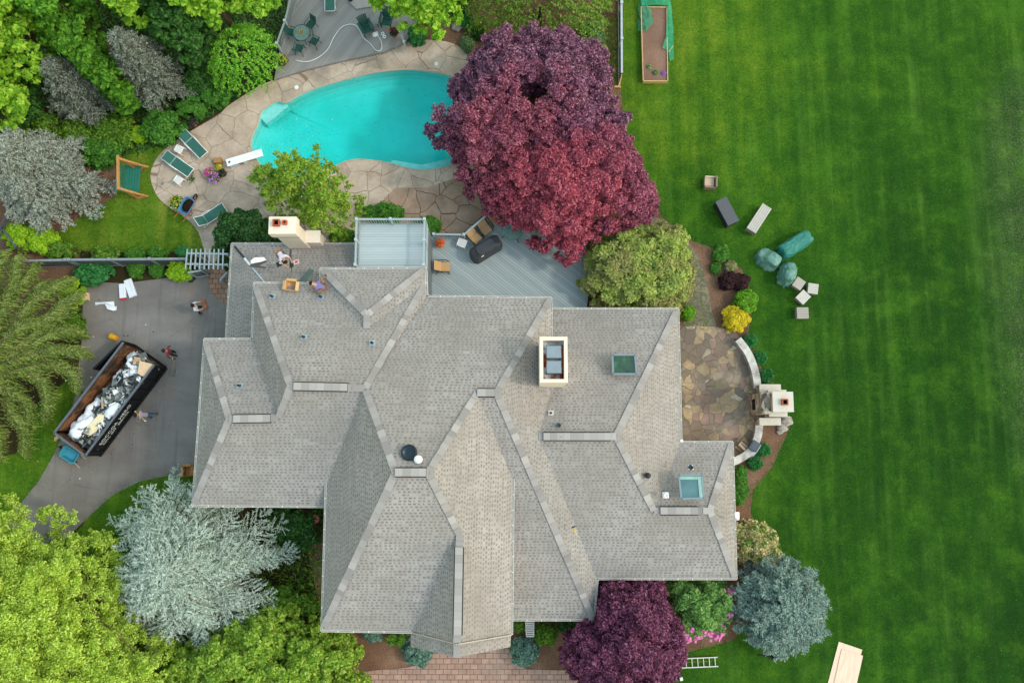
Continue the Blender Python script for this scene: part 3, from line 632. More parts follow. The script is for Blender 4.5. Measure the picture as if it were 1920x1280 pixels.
# north-west chimney: stack with a deep cap, two clay flues
ch = MB(); zt1 = 6.3
a = at(503, 437, zt1); b = at(541, 411, zt1); x0, y0 = a.x + .06, a.y + .03; x1, y1 = x0 + 1.28, y0 + .78
ch.box(((x0 + x1) / 2, (y0 + y1) / 2 , 2.8), (x1 - x0 - .12, y1 - y0 - .1, 5.8)); ch.box(((x0 + x1) / 2, (y0 + y1) / 2, 5.52), (x1 - x0 + .04, y1 - y0 + .04, .1))
ch.box(((x0 + x1) / 2, (y0 + y1) / 2, 5.98), (x1 - x0 + .14, y1 - y0 + .14, .62))
ch.box((x1 + .3, (y0 + y1) / 2 + .1, 1.9), (.75, .62, 3.6)); ch.box((x1 + .3, (y0 + y1) / 2 + .1, 3.74), (.82, .7, .08)); 
chim = ch.build('chimney', CREAM, house, bevel=.02)
def flue(par, c, s, h=.22):
    mb = MB(); t_ = .05
    for dx, dy, sx, sy in ((0, s / 2, s + t_, t_), (0, -s / 2, s + t_, t_), (s / 2, 0, t_, s - t_), (-s / 2, 0, t_, s - t_)): mb.box((c[0] + dx, c[1] + dy, c[2] + h / 2), (sx, sy, h))
    mb.mat(1).box((c[0], c[1], c[2] + .01), (s - t_, s - t_, .02)); mb.build('flue', [TERRA, SOOT], par)
flue(chim, (x0 + .36, y0 + .48, 6.29), .3); flue(chim, (x0 + .8, y0 + .5, 6.29), .17)
for zz in (5.62, 5.5): MB().box(((x0 + x1) / 2, y0 - .03, zz), (x1 - x0 + .1, .04, .035)).build('chimney_band', M('#9a8f85', .8), chim)
# main chimney: open-topped surround holding two flue covers on a metal pan
zt2 = 8.3; p = at(1012, 717, zt2); q = at(1064, 631, zt2); x0, y0, x1, y1 = p.x, p.y, q.x, q.y
ch = MB(); wl = .17
ch.box(((x0 + x1) / 2, (y0 + y1) / 2, 5.6), (x1 - x0 - .08, y1 - y0 - .08, 3.6))
for c, d in ((((x0 + x1) / 2, y0 + wl / 2), (x1 - x0, wl)), (((x0 + x1) / 2, y1 - wl / 2), (x1 - x0, wl)), ((x0 + wl / 2, (y0 + y1) / 2), (wl, y1 - y0 - 2 * wl)), ((x1 - wl / 2, (y0 + y1) / 2), (wl, y1 - y0 - 2 * wl))):
    ch.box((c[0], c[1], 7.85), (d[0], d[1], .9))
chim2 = ch.build('chimney', M('#eadbc9', .85, var=.06, scale=2), house, bevel=.02)
pan = NT('stained_metal_pan'); _v = pan.coord(); _n = pan.noise(_v, 2.2, 5, .7); pan.done(pan.ramp(_n, [(.45, C('#cfe2ea')), (.55, C('#b9a293')), (.63, C('#a4512f'))]), .5, .2)
MB().box(((x0 + x1) / 2, (y0 + y1) / 2, 7.5), (x1 - x0 - 2 * wl, y1 - y0 - 2 * wl, .1)).build('chimney_pan', pan.mat, chim2)
for k in (0, 1):
    cy = y0 + (y1 - y0) * (.34 + .33 * k); mb = MB(); hw = .33
    mb.box(((x0 + x1) / 2 + .02, cy, 8.22), (.68, .62, .05)); mb.mat(1)
    for sx_ in (-1, 1):
        for sy_ in (-1, 1): mb.box(((x0 + x1) / 2 + .02 + sx_ * .3, cy + sy_ * .27, 7.87), (.045, .045, .64))
    mb.box(((x0 + x1) / 2 + .02, cy + .31, 8.2), (.74, .03, .09)); mb.box(((x0 + x1) / 2 + .02, cy - .31, 8.2), (.74, .03, .09))
    mb.build('flue_cover', [M('#8d99a0', .45, .5, var=.15), M('#2c2f33', .6)], chim2)
mb = MB()
for (dx, dy, s1, s2) in ((-.42, .0, .2, .6), (.5, .0, .13, 1.6), (.45, -.75, .25, .3)): mb.box(((x0 + x1) / 2 + dx, (y0 + y1) / 2 + dy, 7.556), (s1, s2, .012))
mb.build('rust_streaks', RUST, chim2)
# skylights
def skylight(pts, glass):
    """pts: four pixel corners on the roof, clockwise from top-left"""
    P_ = [roofhit(*p) for p in pts]; cen = sum(P_, Vector()) / 4; n = roofnormal(cen.x, cen.y); up = n * .11
    fr = MB(); 
    for i in range(4): fr.bar(P_[i] + up * .45, P_[(i + 1) % 4] + up * .45, .1, .14)
    f = fr.build('skylight', M('#7b8a94', .45, .3, var=.08), roof)
    mb = MB(); I = [cen + (q - cen) * .93 + up * .7 for q in P_]; mb.add(I, [(0, 1, 2, 3)]); mb.build('pane', glass, f)
    well = MB(); D = [cen + (q - cen) * .9 + up * .2 for q in P_]; return f, D
g1 = NT('reflective_skylight_glass'); _v = g1.coord(); _n = g1.noise(_v, 2.0, 4); _w = g1.new('TexWave'); g1.link(_v, _w.inputs[0]); _w.inputs['Scale'].default_value = .35; _w.inputs['Distortion'].default_value = 6
g1.done(g1.ramp(_n, [(.3, C('#12301c')), (.55, C('#1f4a28')), (.75, C('#3f6a50'))]), .05, 0, .8)
g2 = NT('pale_skylight_glass'); g2.done(g2.ramp(g2.noise(g2.coord(), 1.2, 2), [(.3, C('#3a5f66')), (.7, C('#4f7a7c'))]), .06, 0, .8)
skylight([(1148, 666), (1190, 666), (1193, 702), (1149, 702)], g1.mat)
sk2, D = skylight([(1272, 891), (1315, 891), (1319, 934), (1277, 935)], g2.mat)
mb = MB(); c_ = sum(D, Vector()) / 4
mb.add([D[0] + Vector((0, 0, .09)), D[1] + Vector((0, 0, .09)), D[1].lerp(D[2], .14) + Vector((0, 0, .09)), D[0].lerp(D[3], .14) + Vector((0, 0, .09))], [(0, 1, 2, 3)])
mb.add([D[1].lerp(D[2], .15) + Vector((0, 0, .09)), D[2] + Vector((0, 0, .09)), D[2].lerp(D[3], .16) + Vector((0, 0, .09)), D[1].lerp(D[0], .16).lerp(D[2].lerp(D[3], .16), .15) + Vector((0, 0, .09))], [(0, 1, 2, 3)])
mb.build('shaft_wall', M('#88b0a4', .6), sk2)
# roof vents and pipes
def pipe(px, py, r, h, m, flash=None, fs=.32, cap_=False):
    p = roofhit(px, py); n = roofnormal(p.x, p.y); mb = MB()
    if flash: mb.mat(1).box(p + n * .02, (fs, fs, .025), 0, math.asin(max(-1, min(1, -n.y))) , math.asin(max(-1, min(1, n.x)))); mb.mat(0)
    mb.lathe([(r * 1.5, -.05), (r * 1.25, .06), (r, .1), (r, h), (r * .7, h), (r * .65, h * .6)], 14, p)
    if cap_: mb.lathe([(r * 1.5, h), (r * 1.5, h + .03), (r * .3, h + .07)], 14, p)
    mb.build('vent_pipe', [m, flash or m], roof, smooth=False)
DK = M('#3a4148', .5); WM = M('#eef0f0', .4, var=.03); GM = M('#9fb2bd', .5, .3)
for p in [(511, 556), (602, 557), (570, 632), (698, 643), (450, 723)]: pipe(*p, .06, .3, DK, GM, .3)
pipe(1033, 774, .05, .2, DK, M('#cfcac2'), .28); pipe(1048, 797, .09, .28, M('#4b5a66', .5)); pipe(1214, 891, .1, .16, M('#24262a', .5), None, .3, True)
pipe(1295, 876, .1, .2, DK, WM, .26); pipe(1248, 928, .11, .2, WM, WM, .3)
p = roofhit(768, 848); MB().lathe([(.35, -.1), (.35, .12), (.38, .14), (.37, .24), (.3, .3), (.3, .27), (.05, .33)], 28, p).build('attic_fan', M('#26333d', .3, .3, var=.08), roof, smooth=True)
p = roofhit(785, 861); mb = MB(); mb.lathe([(.16, -.1), (.16, .16), (.2, .17), (.19, .22), (.02, .26)], 18, p); mb.build('white_vent_cap', WM, roof, smooth=True)
p = roofhit(1377, 969); MB().tube([p + Vector((.05, .2, -.1)), p + Vector((.22, -.1, -.15)), p + Vector((.25, -.2, -.8))], .07, 8).box(p + Vector((.15, .1, 0)), (.2, .3, .06)).build('downspout', WM, house)
p = roofhit(1277, 826); MB().box(at(1278, 826, 3.1), (.14, .14, .1)).build('gutter_outlet', WM, house)
# unfinished hip of the low roof: dark underlay then a pale flashing strip
a_, b_ = V(440, 462, 2.84), V(497, 530, 3.72)
for u0, u1, m_ in ((.0, .33, M('#3b3c40', .9)), (.33, .52, M('#dfe3e6', .5)), (.6, 1.0, M('#b9cdd8', .4, .3))): MB().bar(a_.lerp(b_, u0) + Vector((0, 0, .03)), a_.lerp(b_, u1) + Vector((0, 0, .03)), .12 if u0 < .5 else .07, .03).build('hip_flashing', m_, roof)

# ---- balcony over the screened porch (part of the house)
PALE = M('#9aa9ae', .5, var=.07); PALE2 = M('#aab7bb', .5, var=.05)
BZ = 4.0; bl = at(666, 505, BZ + 1); br = at(796, 411, BZ + 1); bx0, bx1, by1, by0 = bl.x, br.x, br.y, N0.y + .25
MB().box(((bx0 + bx1) / 2, (by0 + by1) / 2, BZ - .12), (bx1 - bx0 + .1, by1 - by0 + .1, .24)).build('balcony_floor', BALCM, house)
def railing(parent, pts, zf, h, m, sp=.13, postat=True, bw=.035, pw=.1, rw=.1):
    """posts, top and bottom rails and balusters along a line of ground points"""
    bs = MB()
    for a, b in zip(pts[:-1], pts[1:]):
        a, b = Vector((a[0], a[1], zf)), Vector((b[0], b[1], zf)); L = (b - a).length
        MB().bar(a + Vector((0, 0, h)), b + Vector((0, 0, h)), rw, .045).bar(a + Vector((0, 0, h - .05)), b + Vector((0, 0, h - .05)), .04, .07).build('rail', m, parent); MB().bar(a + Vector((0, 0, .1)), b + Vector((0, 0, .1)), .05, .07).build('bottom_rail', m, parent); k = int(L / sp)
        for i in range(1, k): c = a.lerp(b, i / k); bs.box((c.x, c.y, zf + h / 2), (bw, bw, h - .12), math.atan2(b.y - a.y, b.x - a.x))
    o = bs.build('balusters', m, parent)
    for p in pts: MB().box((p[0], p[1], zf + (h + .08) / 2), (pw, pw, h + .08)).box((p[0], p[1], zf + h + .1), (pw + .05, pw + .05, .04)).build('post', PALE2 if postat else m, parent)
bmid = (bx0 + bx1) / 2 - .0
rail_ = bpy.data.objects.new('balcony_railing', None); COL.objects.link(rail_); rail_.parent = house
railing(rail_, [(bx0, by0), (bx0, by0 + 1.35), (bx0, by1), (bmid, by1), (bx1, by1), (bx1, by0 + 1.35), (bx1, by0)], BZ, 1.0, PALE)
# porch walls with dark insect screens
MB().box(((bx0 + bx1) / 2, (by0 + by1) / 2, (BZ - .3) / 2), (bx1 - bx0 - .12, by1 - by0 - .15, BZ - .3)).build('porch_wall', M('#c3c8c8', .7), house)
for k in range(3):
    cy = by0 - 1.0 + (by1 - by0 + 1.0) * (k + .5) / 3 - .1; f = MB().box((bx1 - .03, cy + .1, 1.9), (.05, 1.3, 2.5)).build('porch_screen_frame', PALE2, house)
    MB().box((bx1 - .002, cy + .1, 1.9), (.02, 1.14, 2.3)).build('screen', M('#6e7880', .5), f)
MB().box((bx1 - 1.0, by0 - .7, 1.9), (1.92, 2.2, 3.6)).build('porch_wall', M('#c3c8c8', .7), house)

# ================================================================== DECKS
dz = .6
dk = [at(*p, dz) for p in [(806, 590), (806, 443), (872, 445), (922, 398), (985, 345), (1085, 400), (1108, 500), (1098, 600), (1040, 620)]]
o = MB().prism([(p.x, p.y) for p in dk], 0.05, dz).build('deck', DECKM); o['kind'] = 'structure'
rp = [at(*p, dz + 1) for p in [(813, 439), (870, 440), (918, 398), (975, 348)]]
rt = thing('deck_railing', 'pale blue-grey railing along the patio edge of the side deck', 'railing', (0, 0, 0))
railing(rt, [(p.x, p.y) for p in rp], dz, 1.0, PALE)
td = [at(*p, .25) for p in [(514, 149), (536, 30), (552, -90), (800, -90), (790, 40), (758, 81), (718, 98), (650, 112), (576, 130)]]
o = MB().prism([(p.x, p.y) for p in td], .02, .25).build('pool_deck', TDECKM); o['kind'] = 'structure'
o = MB().prism([(p.x, p.y) for p in [at(*q, .33) for q in [(652, -40), (655, 5), (668, 17), (700, 12), (716, -40)]]], .25, .33).build('deck_step', M('#a09a97', .8)); o['kind'] = 'structure'
rt = thing('deck_railing', 'grey railing down the left edge of the pool deck beside shrubs', 'railing', (0, 0, 0))
railing(rt, [tuple(at(*p, 1.25))[:2] for p in [(519, 82), (534, 40), (552, -30)]], .25, 1.0, M('#8f979c', .5))
rt = thing('deck_railing', 'short grey railing panel at the flower pot corner of the pool deck', 'railing', (0, 0, 0))
railing(rt, [tuple(at(*p, 1.25))[:2] for p in [(750, 58), (757, 78)]], .25, .9, M('#8f979c', .5))

# ================================================================== FENCES, ARBOUR, GATES
BLACKRAIL = M('#53585c', .5); FGREY = M('#838c91', .5, var=.1)
def fence(label, px, h, m, mp, sp=.12, group=None, posts=2.3, z0=0):
    pts = [at(x, y, h) for x, y in px]; r = thing('fence', label, 'fence', (pts[0].x, pts[0].y, z0), 0, group); b0 = pts[0].copy(); b0.z = 0
    bs = MB()
    for a, b in zip(pts[:-1], pts[1:]):
        a = Vector((a.x - b0.x, a.y - b0.y, 0)); b = Vector((b.x - b0.x, b.y - b0.y, 0)); L = (b - a).length; d = math.atan2(b.y - a.y, b.x - a.x)
        for z_, w_, h_, nm in ((h, .12, .05, 'rail'), (h - .25, .05, .06, 'middle_rail'), (.15, .06, .08, 'bottom_rail')): MB().bar(a + Vector((0, 0, z_)), b + Vector((0, 0, z_)), w_, h_).build(nm, mp, r)
        for i in range(int(L / sp) + 1): c = a.lerp(b, min(1, i * sp / L)); bs.box((c.x, c.y, h / 2), (.04, .04, h - .08), d)
        for i in range(int(L / posts) + 1): c = a.lerp(b, min(1, i * posts / L)); MB().box((c.x, c.y, h / 2 + .04), (.12, .12, h + .08), d).box((c.x, c.y, h + .1), (.17, .17, .04), d).build('post', mp, r)
    bs.build('picket_panel', m, r); return r
fence('long grey picket fence between the side lawn and the driveway bed', [(48, 489), (130, 487), (350, 485)], 1.6, BLACKRAIL, FGREY, .1)
fence('short grey picket fence at the left edge under the spruce', [(24, 372), (2, 425), (-30, 500)], 1.5, BLACKRAIL, M('#454b50', .5), .13)
fence('low grey fence corner behind the weeping spruce branches', [(30, 462), (2, 425)], 1.4, BLACKRAIL, M('#4d5358', .5), .13)
fence('white-capped picket fence between the maple and the lawn', [(1165, -60), (1166, 137)], 1.35, M('#3c4248', .5), M('#aeb8bf', .5), .11)
r = thing('timber_edging', 'raw timber board and stake at the end of the lawn fence', 'edging', at(1163, 152, 0)); 
b = at(1163, 152, 0)
for (p, q) in (((1165, 140), (1160, 165)), ((1152, 163), (1164, 164)), ((1131, 35), (1132, 85))): MB().bar(at(*p, .12) - b, at(*q, .12) - b, .1, .14).build('board', M('#c99d6a', .8), r)
TR = M('#98a6ac', .5, var=.06)
ar = thing('garden_arbor', 'pale slatted arbor over the gateway between lawn and driveway', 'arbor', at(385, 497, 0)); b = at(385, 497, 0)
for k in range(9):
    x = 350 + k * 8.4; MB().bar(at(x + 1.5, 467, 2.35) - b, at(x - 2 + k * .3, 505, 2.35) - b, .055, .1).build('slat', TR, ar)
for y in (475, 495): MB().bar(at(350, y, 2.25) - b, at(428, y + 1.5, 2.25) - b, .1, .12).build('beam', TR, ar)
for x, y in ((367, 476), (367, 495), (425, 477), (425, 496)):
    p = at(x, y, 2.2) - b; MB().box((p.x, p.y, 1.1), (.12, .12, 2.2)).build('post', TR, ar)
def gate(label, p, q, h):
    a, b_ = at(*p, h), at(*q, h); r = thing('garden_gate', label, 'gate', (a.x, a.y, 0)); d = b_ - a; d.z = 0; L = d.length; mb = MB()
    mb.bar((0, 0, h), d + Vector((0, 0, h)), .1, .06); mb.bar((0, 0, .12), d + Vector((0, 0, .12)), .06, .08); mb.box((0, 0, h / 2), (.07, .07, h)); mb.box((d.x, d.y, h / 2), (.07, .07, h)); mb.build('gate_frame', TR, r)
    bs = MB()
    for i in range(1, int(L / .11)): c = d * (i * .11 / L); bs.box((c.x, c.y, h / 2), (.035, .035, h - .2))
    bs.build('balusters', M('#707a82', .5), r)
gate('open gate leaf beside the lime shrub', (353, 511), (377, 507), 1.35); gate('open gate leaf lying against the house wall', (413, 525), (426, 510), 1.35)

# ================================================================== FURNITURE BY THE POOL
WPL = M('#e9ebea', .4, var=.05); GSL = M('#34655c', .75, var=.14, scale=6); DGR = M('#1f4f47', .6, var=.2); DKG = M('#173f39', .55, var=.2)
def lounger(label, head, foot, z, back, group='green sling loungers round the pool'):
    a, b = at(*head, z), at(*foot, z); d = b - a; r = thing('pool_lounger', label, 'lounger', (a.x, a.y, z), math.atan2(d.y, d.x), group); L = 1.95; wd = .62; h = .36
    bx_ = .62; bt = (bx_ - .62 * math.cos(back), h + .62 * math.sin(back)); f = MB()
    for s in (-1, 1):
        y = s * wd / 2; f.tube([(bt[0], y, bt[1]), (bx_, y, h), (L, y, h)], .022, 8); f.tube([(bx_ - .25, y * 1.08, h - .1), (bx_ + .1, y * 1.14, h + .14), (bx_ + .55, y * 1.1, h + .02)], .018, 7)
    for x, z_ in ((bt[0], bt[1]), (L, h), (bx_, h - .02)): f.tube([(x, -wd / 2, z_), (x, wd / 2, z_)], .02, 7)
    f.build('frame', WPL, r, smooth=True)
    nx, nz = math.sin(back), math.cos(back)
    MB().box(((bx_ + L) / 2 + .01, 0, h + .012), (L - bx_ - .06, wd - .05, .016)).build('seat_sling', GSL, r)
    MB().box(((bt[0] + bx_) / 2, 0, (bt[1] + h) / 2 + .012), (.6, wd - .05, .016), 0, 0, back).build('back_sling', GSL, r)
    MB().box((bx_, 0, h + .024), (.05, wd - .06, .012)).build('strap', M('#7f9d97', .6), r)
    for x in (.35, L - .3):
        for s in (-1, 1): MB().tube([(x, s * wd / 2, h), (x + (.06 if x > 1 else -.1), s * wd * .54, 0)], .02, 7).build('leg', WPL, r, smooth=True)
    return r
lounger('flat green sling lounger nearest the shrubs, beside a white side table', (346, 254), (378, 287), .04, .18)
lounger('green sling lounger between the two white side tables', (314, 295), (353, 322), .04, .22)
lounger('green sling lounger with raised back beside the wheelbarrow', (373, 426), (412, 400), .04, .75)
lounger('green sling lounger on the pool deck at the top edge', (621, -28), (621, 22), .25, .3)
def side_table(label, p, z, rz, s=.46, h=.44, m=WPL):
    a = at(*p, z); r = thing('side_table', label, 'side table', (a.x, a.y, z), rz, 'small white plastic side tables'); MB().box((0, 0, h), (s, s * .88, .03)).build('tabletop', M('#d4d3d0', .5, var=.05), r, bevel=.008)
    f = MB()
    for i, (x, y) in enumerate(((-1, -1), (1, -1), (1, 1), (-1, 1))):
        x2, y2 = ((-1, -1), (1, -1), (1, 1), (-1, 1))[(i + 1) % 4]; f.tube([(x * s / 2, y * s * .44, h + .01), (x2 * s / 2, y2 * s * .44, h + .01)], .022, 7)
        MB().tube([(x * s / 2, y * s * .44, h), (x * s * .58, y * s * .5, 0)], .02, 7).build('leg', m, r, smooth=True)
    f.build('rim', m, r, smooth=True); return r
side_table('white side table standing between the two upper loungers', (341, 285), .04, -.45)
side_table('white side table beside the small weed on the patio', (340, 342), .04, -.6)
side_table('white side table on the side deck near the covered grill', (867, 459), .6, -.35, .5)
# swing bench
a = at(250, 338, 0); WOOD = M('#8a5a34', .75, var=.25, scale=5); WOODL = M('#b8854f', .75, var=.2, scale=5)
r = thing('swing_bench', 'wooden swing with dark green slatted seat on the side lawn', 'swing bench', (a.x, a.y, 0), 0); rr = random.Random(3)
for (bk, md, ft) in (((221, 296, 1.95), (236, 303, 1.9), (276, 313, .08)), ((222, 352, 1.95), (240, 360, 1.9), (276, 368, .08))):
    f = MB(); p0, p1, p2 = at(*bk) - a, at(*md) - a, at(*ft) - a; pts = []
    for t in np.linspace(0, 1, 9):
        q = p0 * (1 - t) ** 2 + p1 * 2 * t * (1 - t) + p2 * t * t; pts.append(q)
    for u, v_ in zip(pts[:-1], pts[1:]): f.bar(u, v_ + (v_ - u) * .1, .11, .14)
    f.bar((p0.x + .1, p0.y, .06), (p2.x, p2.y, .06), .12, .1); f.bar((p0.x + .25, p0.y, .05), p0.lerp(p1, .4), .1, .1); f.build('side_frame', WOODL, r)
p0, p1 = at(221, 292, 1.98) - a, at(222, 356, 1.98) - a; MB().bar(p0, p1, .13, .13).build('top_beam', WOODL, r)
sw = MB(); y0, y1 = (at(250, 362, .45) - a).y, (at(250, 312, .45) - a).y; x0, x1 = (at(236, 338, .5) - a).x, (at(262, 338, .5) - a).x; SWG = M('#2a7160', .55, var=.15)
for i in range(5): x = x0 + (x1 - x0) * (i + .5) / 5; sw.box((x, (y0 + y1) / 2, .45), ((x1 - x0) / 5 - .015, y1 - y0, .03))
sw.build('seat', SWG, r); bk = MB()
for i in range(15): y = y0 + (y1 - y0) * (i + .5) / 15; bk.bar((x0, y, .46), (x0 - .3, y, 1.0), .06, .02)
bk.bar((x0 - .3, y0, 1.0), (x0 - .3, y1, 1.0), .05, .07); bk.bar((x0 - .02, y0, .5), (x0 - .02, y1, .5), .05, .07); bk.build('backrest', SWG, r)
for y in (y0, y1): MB().bar((x0, y, .68), (x1, y, .68), .07, .04).bar((x1 - .03, y, .45), (x1 - .03, y, .68), .05, .05).build('armrest', SWG, r)
for y in (y0 + .05, y1 - .05): MB().tube([(x0 + .3, y, .68), (p0.x + .02, y, 1.95)], .01, 5).build('hanging_chain', M('#a8a8a4', .4, .6), r)
# diving board
c, L, rz = span((425, 306), (492, 286), .5); r = thing('diving_board', 'white diving board reaching over the turquoise pool', 'diving board', (c.x, c.y, .04), rz)
MB().box((0, 0, .46), (L, .46, .06)).build('board', M('#f1f1ef', .5, var=.03), r, bevel=.01); MB().box((-L * .35, 0, .21), (.5, .38, .42)).box((-L * .05, 0, .21), (.16, .42, .42)).build('stand', M('#cfd3d4', .5), r)
MB().box((-L * .42, 0, .5), (.12, .1, .03), .6).build('bolt_plate', M('#4a5560', .5), r)
# wheelbarrows
def wheelbarrow(label, cen, rz, tub, handle, soil=None, z=0.04, flip=False):
    a = at(*cen, z); r = thing('wheelbarrow', label, 'wheelbarrow', (a.x, a.y, z), rz); T = MB()
    def rr_(k, hx, hy): return [(hx * sx_ + ex, hy * sy_ + ey) for sx_, sy_, ex, ey in ((1, .55, 0, 0), (.8, 1, 0, 0), (-.8, 1, 0, 0), (-1, .75, 0, 0), (-1, -.75, 0, 0), (-.8, -1, 0, 0), (.8, -1, 0, 0), (1, -.55, 0, 0))]
    lo, hi, inn = rr_(0, .36, .22), rr_(0, .52, .35), rr_(0, .47, .3); nn = 8; zl, zh = .28, .6
    vs = [(*p, zl) for p in lo] + [(*p, zh) for p in hi] + [(*p, zh) for p in inn] + [(p[0] * .95, p[1] * .95, zl + .05) for p in lo]
    fs = [tuple(range(nn))[::-1]] + [(i, (i + 1) % nn, nn + (i + 1) % nn, nn + i) for i in range(nn)] + [(nn + i, nn + (i + 1) % nn, 2 * nn + (i + 1) % nn, 2 * nn + i) for i in range(nn)] + [(2 * nn + i, 2 * nn + (i + 1) % nn, 3 * nn + (i + 1) % nn, 3 * nn + i) for i in range(nn)] + [tuple(3 * nn + i for i in range(nn))]
    T.add(vs, fs).build('tub', tub, r)
    for s in (-1, 1): MB().tube([(.75, s * .06, .2), (-.3, s * .26, .3), (-.95, s * .3, .58)], .025, 7).build('handle', handle, r); MB().tube([(-.35, s * .26, .28), (-.42, s * .27, 0), (-.2, s * .25, 0), (-.1, s * .24, .27)], .018, 6).build('leg', M('#3c4046', .5), r)
    w_ = MB()
    w_.tube([(.72 + .17 * math.cos(t), 0, .2 + .17 * math.sin(t)) for t in np.linspace(0, 6.283, 15)], .045, 7); w_.tube([(.72, -.09, .2), (.72, .09, .2)], .02, 6); w_.build('wheel', M('#26282a', .8), r, smooth=True)
    if soil: MB().lathe([(.36, .45), (.32, .56), (.2, .64), (.05, .68)], 16, (.05, 0, 0), 1.1, .75).build('soil', soil, r, smooth=True)
    return r
wheelbarrow('blue wheelbarrow heaped with dark soil and red handles', (357, 391), math.radians(63), M('#4d80a0', .5, var=.15), M('#b0503c', .6), mulch_mat('potting_soil', '#17100c', '#2a1d15', '#40302a'))
wheelbarrow('turquoise wheelbarrow tucked behind the end of the black dumpster', (140, 852), math.radians(149), M('#3f94a8', .45, var=.1), M('#b9b3a6', .6), None, .024)
# boxes and pots by the diving board
def carton(label, c, rz, d, hexc, z=.04, open_=True, name='cardboard_box', cat='box', z3=None):
    a = at(*c, z) if z3 is None else z3; r = thing(name, label, cat, (a.x, a.y, a.z), rz); m = M(hexc, .85, var=.12); mb = MB(); X, Y, Z = d; t = .02
    mb.box((0, 0, .02), (X, Y, .03))
    for q, s in (((X / 2, 0), (t, Y)), ((-X / 2, 0), (t, Y)), ((0, Y / 2), (X, t)), ((0, -Y / 2), (X, t))): mb.box((q[0], q[1], Z / 2), (s[0], s[1], Z))
    mb.build('carton', m, r)
    if open_:
        for q, s, rx, ry in (((X / 2 + Y * .15, 0), (Y * .34, Y * .96), 0, .5), ((-X / 2 - Y * .15, 0), (Y * .34, Y * .96), 0, -.5), ((0, Y / 2 + Y * .12), (X * .96, Y * .3), -.6, 0)): MB().box((q[0], q[1], Z - .03), (s[0], s[1], .012), 0, rx, ry).build('flap', m, r)
    else: MB().box((0, 0, Z - .01), (X - .01, Y - .01, .02)).box((0, 0, Z + .002), (X, .06, .004)).build('lid', m, r)
    return r
carton('small tan wooden box beside the diving board stand', (411, 304), math.radians(4), (.42, .3, .32), '#a87d4d', .04, False, 'wooden_box')
carton('brown cardboard box on the grass by the lower left eave', (355, 883), math.radians(5), (.42, .55, .35), '#a97a48', .03, True)
carton('small tan carton at the driveway corner by the mulch', (163, 557), math.radians(8), (.3, .42, .3), '#d8bd92', .024, False)
# flower pots: pot > soil, foliage, flowers
def pot(label, c, z, r_, h, potc, leaves, flowers=None, nl=220, nf=40, spread=1.5, ls=.07, z3=None, fsz=.05, box=False):
    a = at(*c, z) if z3 is None else z3; r = thing('flower_pot', label, 'flower pot', (a.x, a.y, z)); 
    MB().lathe([(r_ * .7, 0), (r_, h * .9), (r_ * 1.08, h * .9), (r_ * 1.08, h), (r_ * .9, h), (r_ * .88, h * .85)], 18).build('pot', potc, r, smooth=False)
    N = nl; u = unit(RG.normal(size=(N, 3))); u[:, 2] = np.abs(u[:, 2]); c_ = u * np.array([r_ * spread, r_ * spread, r_ * 1.2]) * (.45 + .6 * RG.random((N, 1))) + np.array([0, 0, h])
    Q = leaf_quads(c_, unit(u + np.array([0, 0, .8]) + RG.normal(size=(N, 3)) * .4), ls * (.6 + .8 * RG.random(N))); mesh_np('foliage', Q.reshape(-1, 3), quad_idx(N), leaves, r)
    if flowers:
        N = nf; u = unit(RG.normal(size=(N, 3))); u[:, 2] = np.abs(u[:, 2]) + .2; c_ = u * np.array([r_ * spread, r_ * spread, r_ * 1.35]) * (.75 + .35 * RG.random((N, 1))) + np.array([0, 0, h])
        Q = leaf_quads(c_, unit(u * .4 + np.array([0, 0, 1.])), fsz * (.7 + .6 * RG.random(N)), .95); mesh_np('flowers', Q.reshape(-1, 3), quad_idx(N), flowers, r)
    return r
LGRN = leaf('pot_leaves', ['#2c4a1c', '#4f7a2a', '#7fa044']); LDRK = leaf('dark_leaves', ['#241c22', '#3a3036', '#4a5a34']); FPNK = leaf('pink_petals', ['#c0467f', '#d86aa6', '#b03a6c'], .15); FPUR = leaf('purple_petals', ['#8e4f9a', '#b070b4', '#c98ac0'], .15); FORG = leaf('orange_petals', ['#c2482a', '#d8662c', '#b33a22'], .15); LYEL = leaf('yellow_leaves', ['#8a8f2c', '#b3a93a', '#d4c04c'])
POTB = M('#77594a', .8, var=.15); POTT = M('#b9744e', .8, var=.12); POTG = M('#6f7274', .7)
pot('pot of magenta flowers, nearest the side tables in its cluster', (396, 328), .04, .2, .3, POTB, LGRN, FPNK, 150, 60)
pot('pot of pink and purple flowers in the middle of its cluster', (405, 337), .04, .22, .28, POTB, LGRN, FPUR, 160, 60)
pot('pot of dark foliage at the diving board end of the cluster', (420, 328), .04, .18, .28, POTB, LDRK, None, 160)
pot('pot of mustard-leaved plant below the tan wooden box', (412, 317), .04, .17, .25, POTT, LYEL, None, 120)
pot('pot of yellow and green leaves against the blue wheelbarrow', (336, 383), .04, .27, .3, POTG, LGRN, LYEL, 260, 60, 1.6)
pot('terracotta pot at the upper patio edge under the shrubs', (365, 234), .04, .2, .3, POTT, LDRK, None, 120)
pot('wide bowl of leafy plants at the lower left corner of the pool deck', (533, 118), .25, .25, .28, M('#a07c62', .8), LGRN, LYEL, 240, 40, 1.3)
pot('dark planter by the railing at the right corner of the pool deck', (740, 66), .25, .24, .3, POTT, LDRK, FORG, 160, 8, 1.2)
pot('pot of orange flowers in the corner of the side deck', (826, 459), .6, .2, .3, POTB, LGRN, FORG, 120, 90, 1.25)
N_ = 50; u_ = RG.normal(size=(N_, 3)) * np.array([.1, .2, .06]) + np.array([0, 0, .1]); a = at(360, 337, .04)
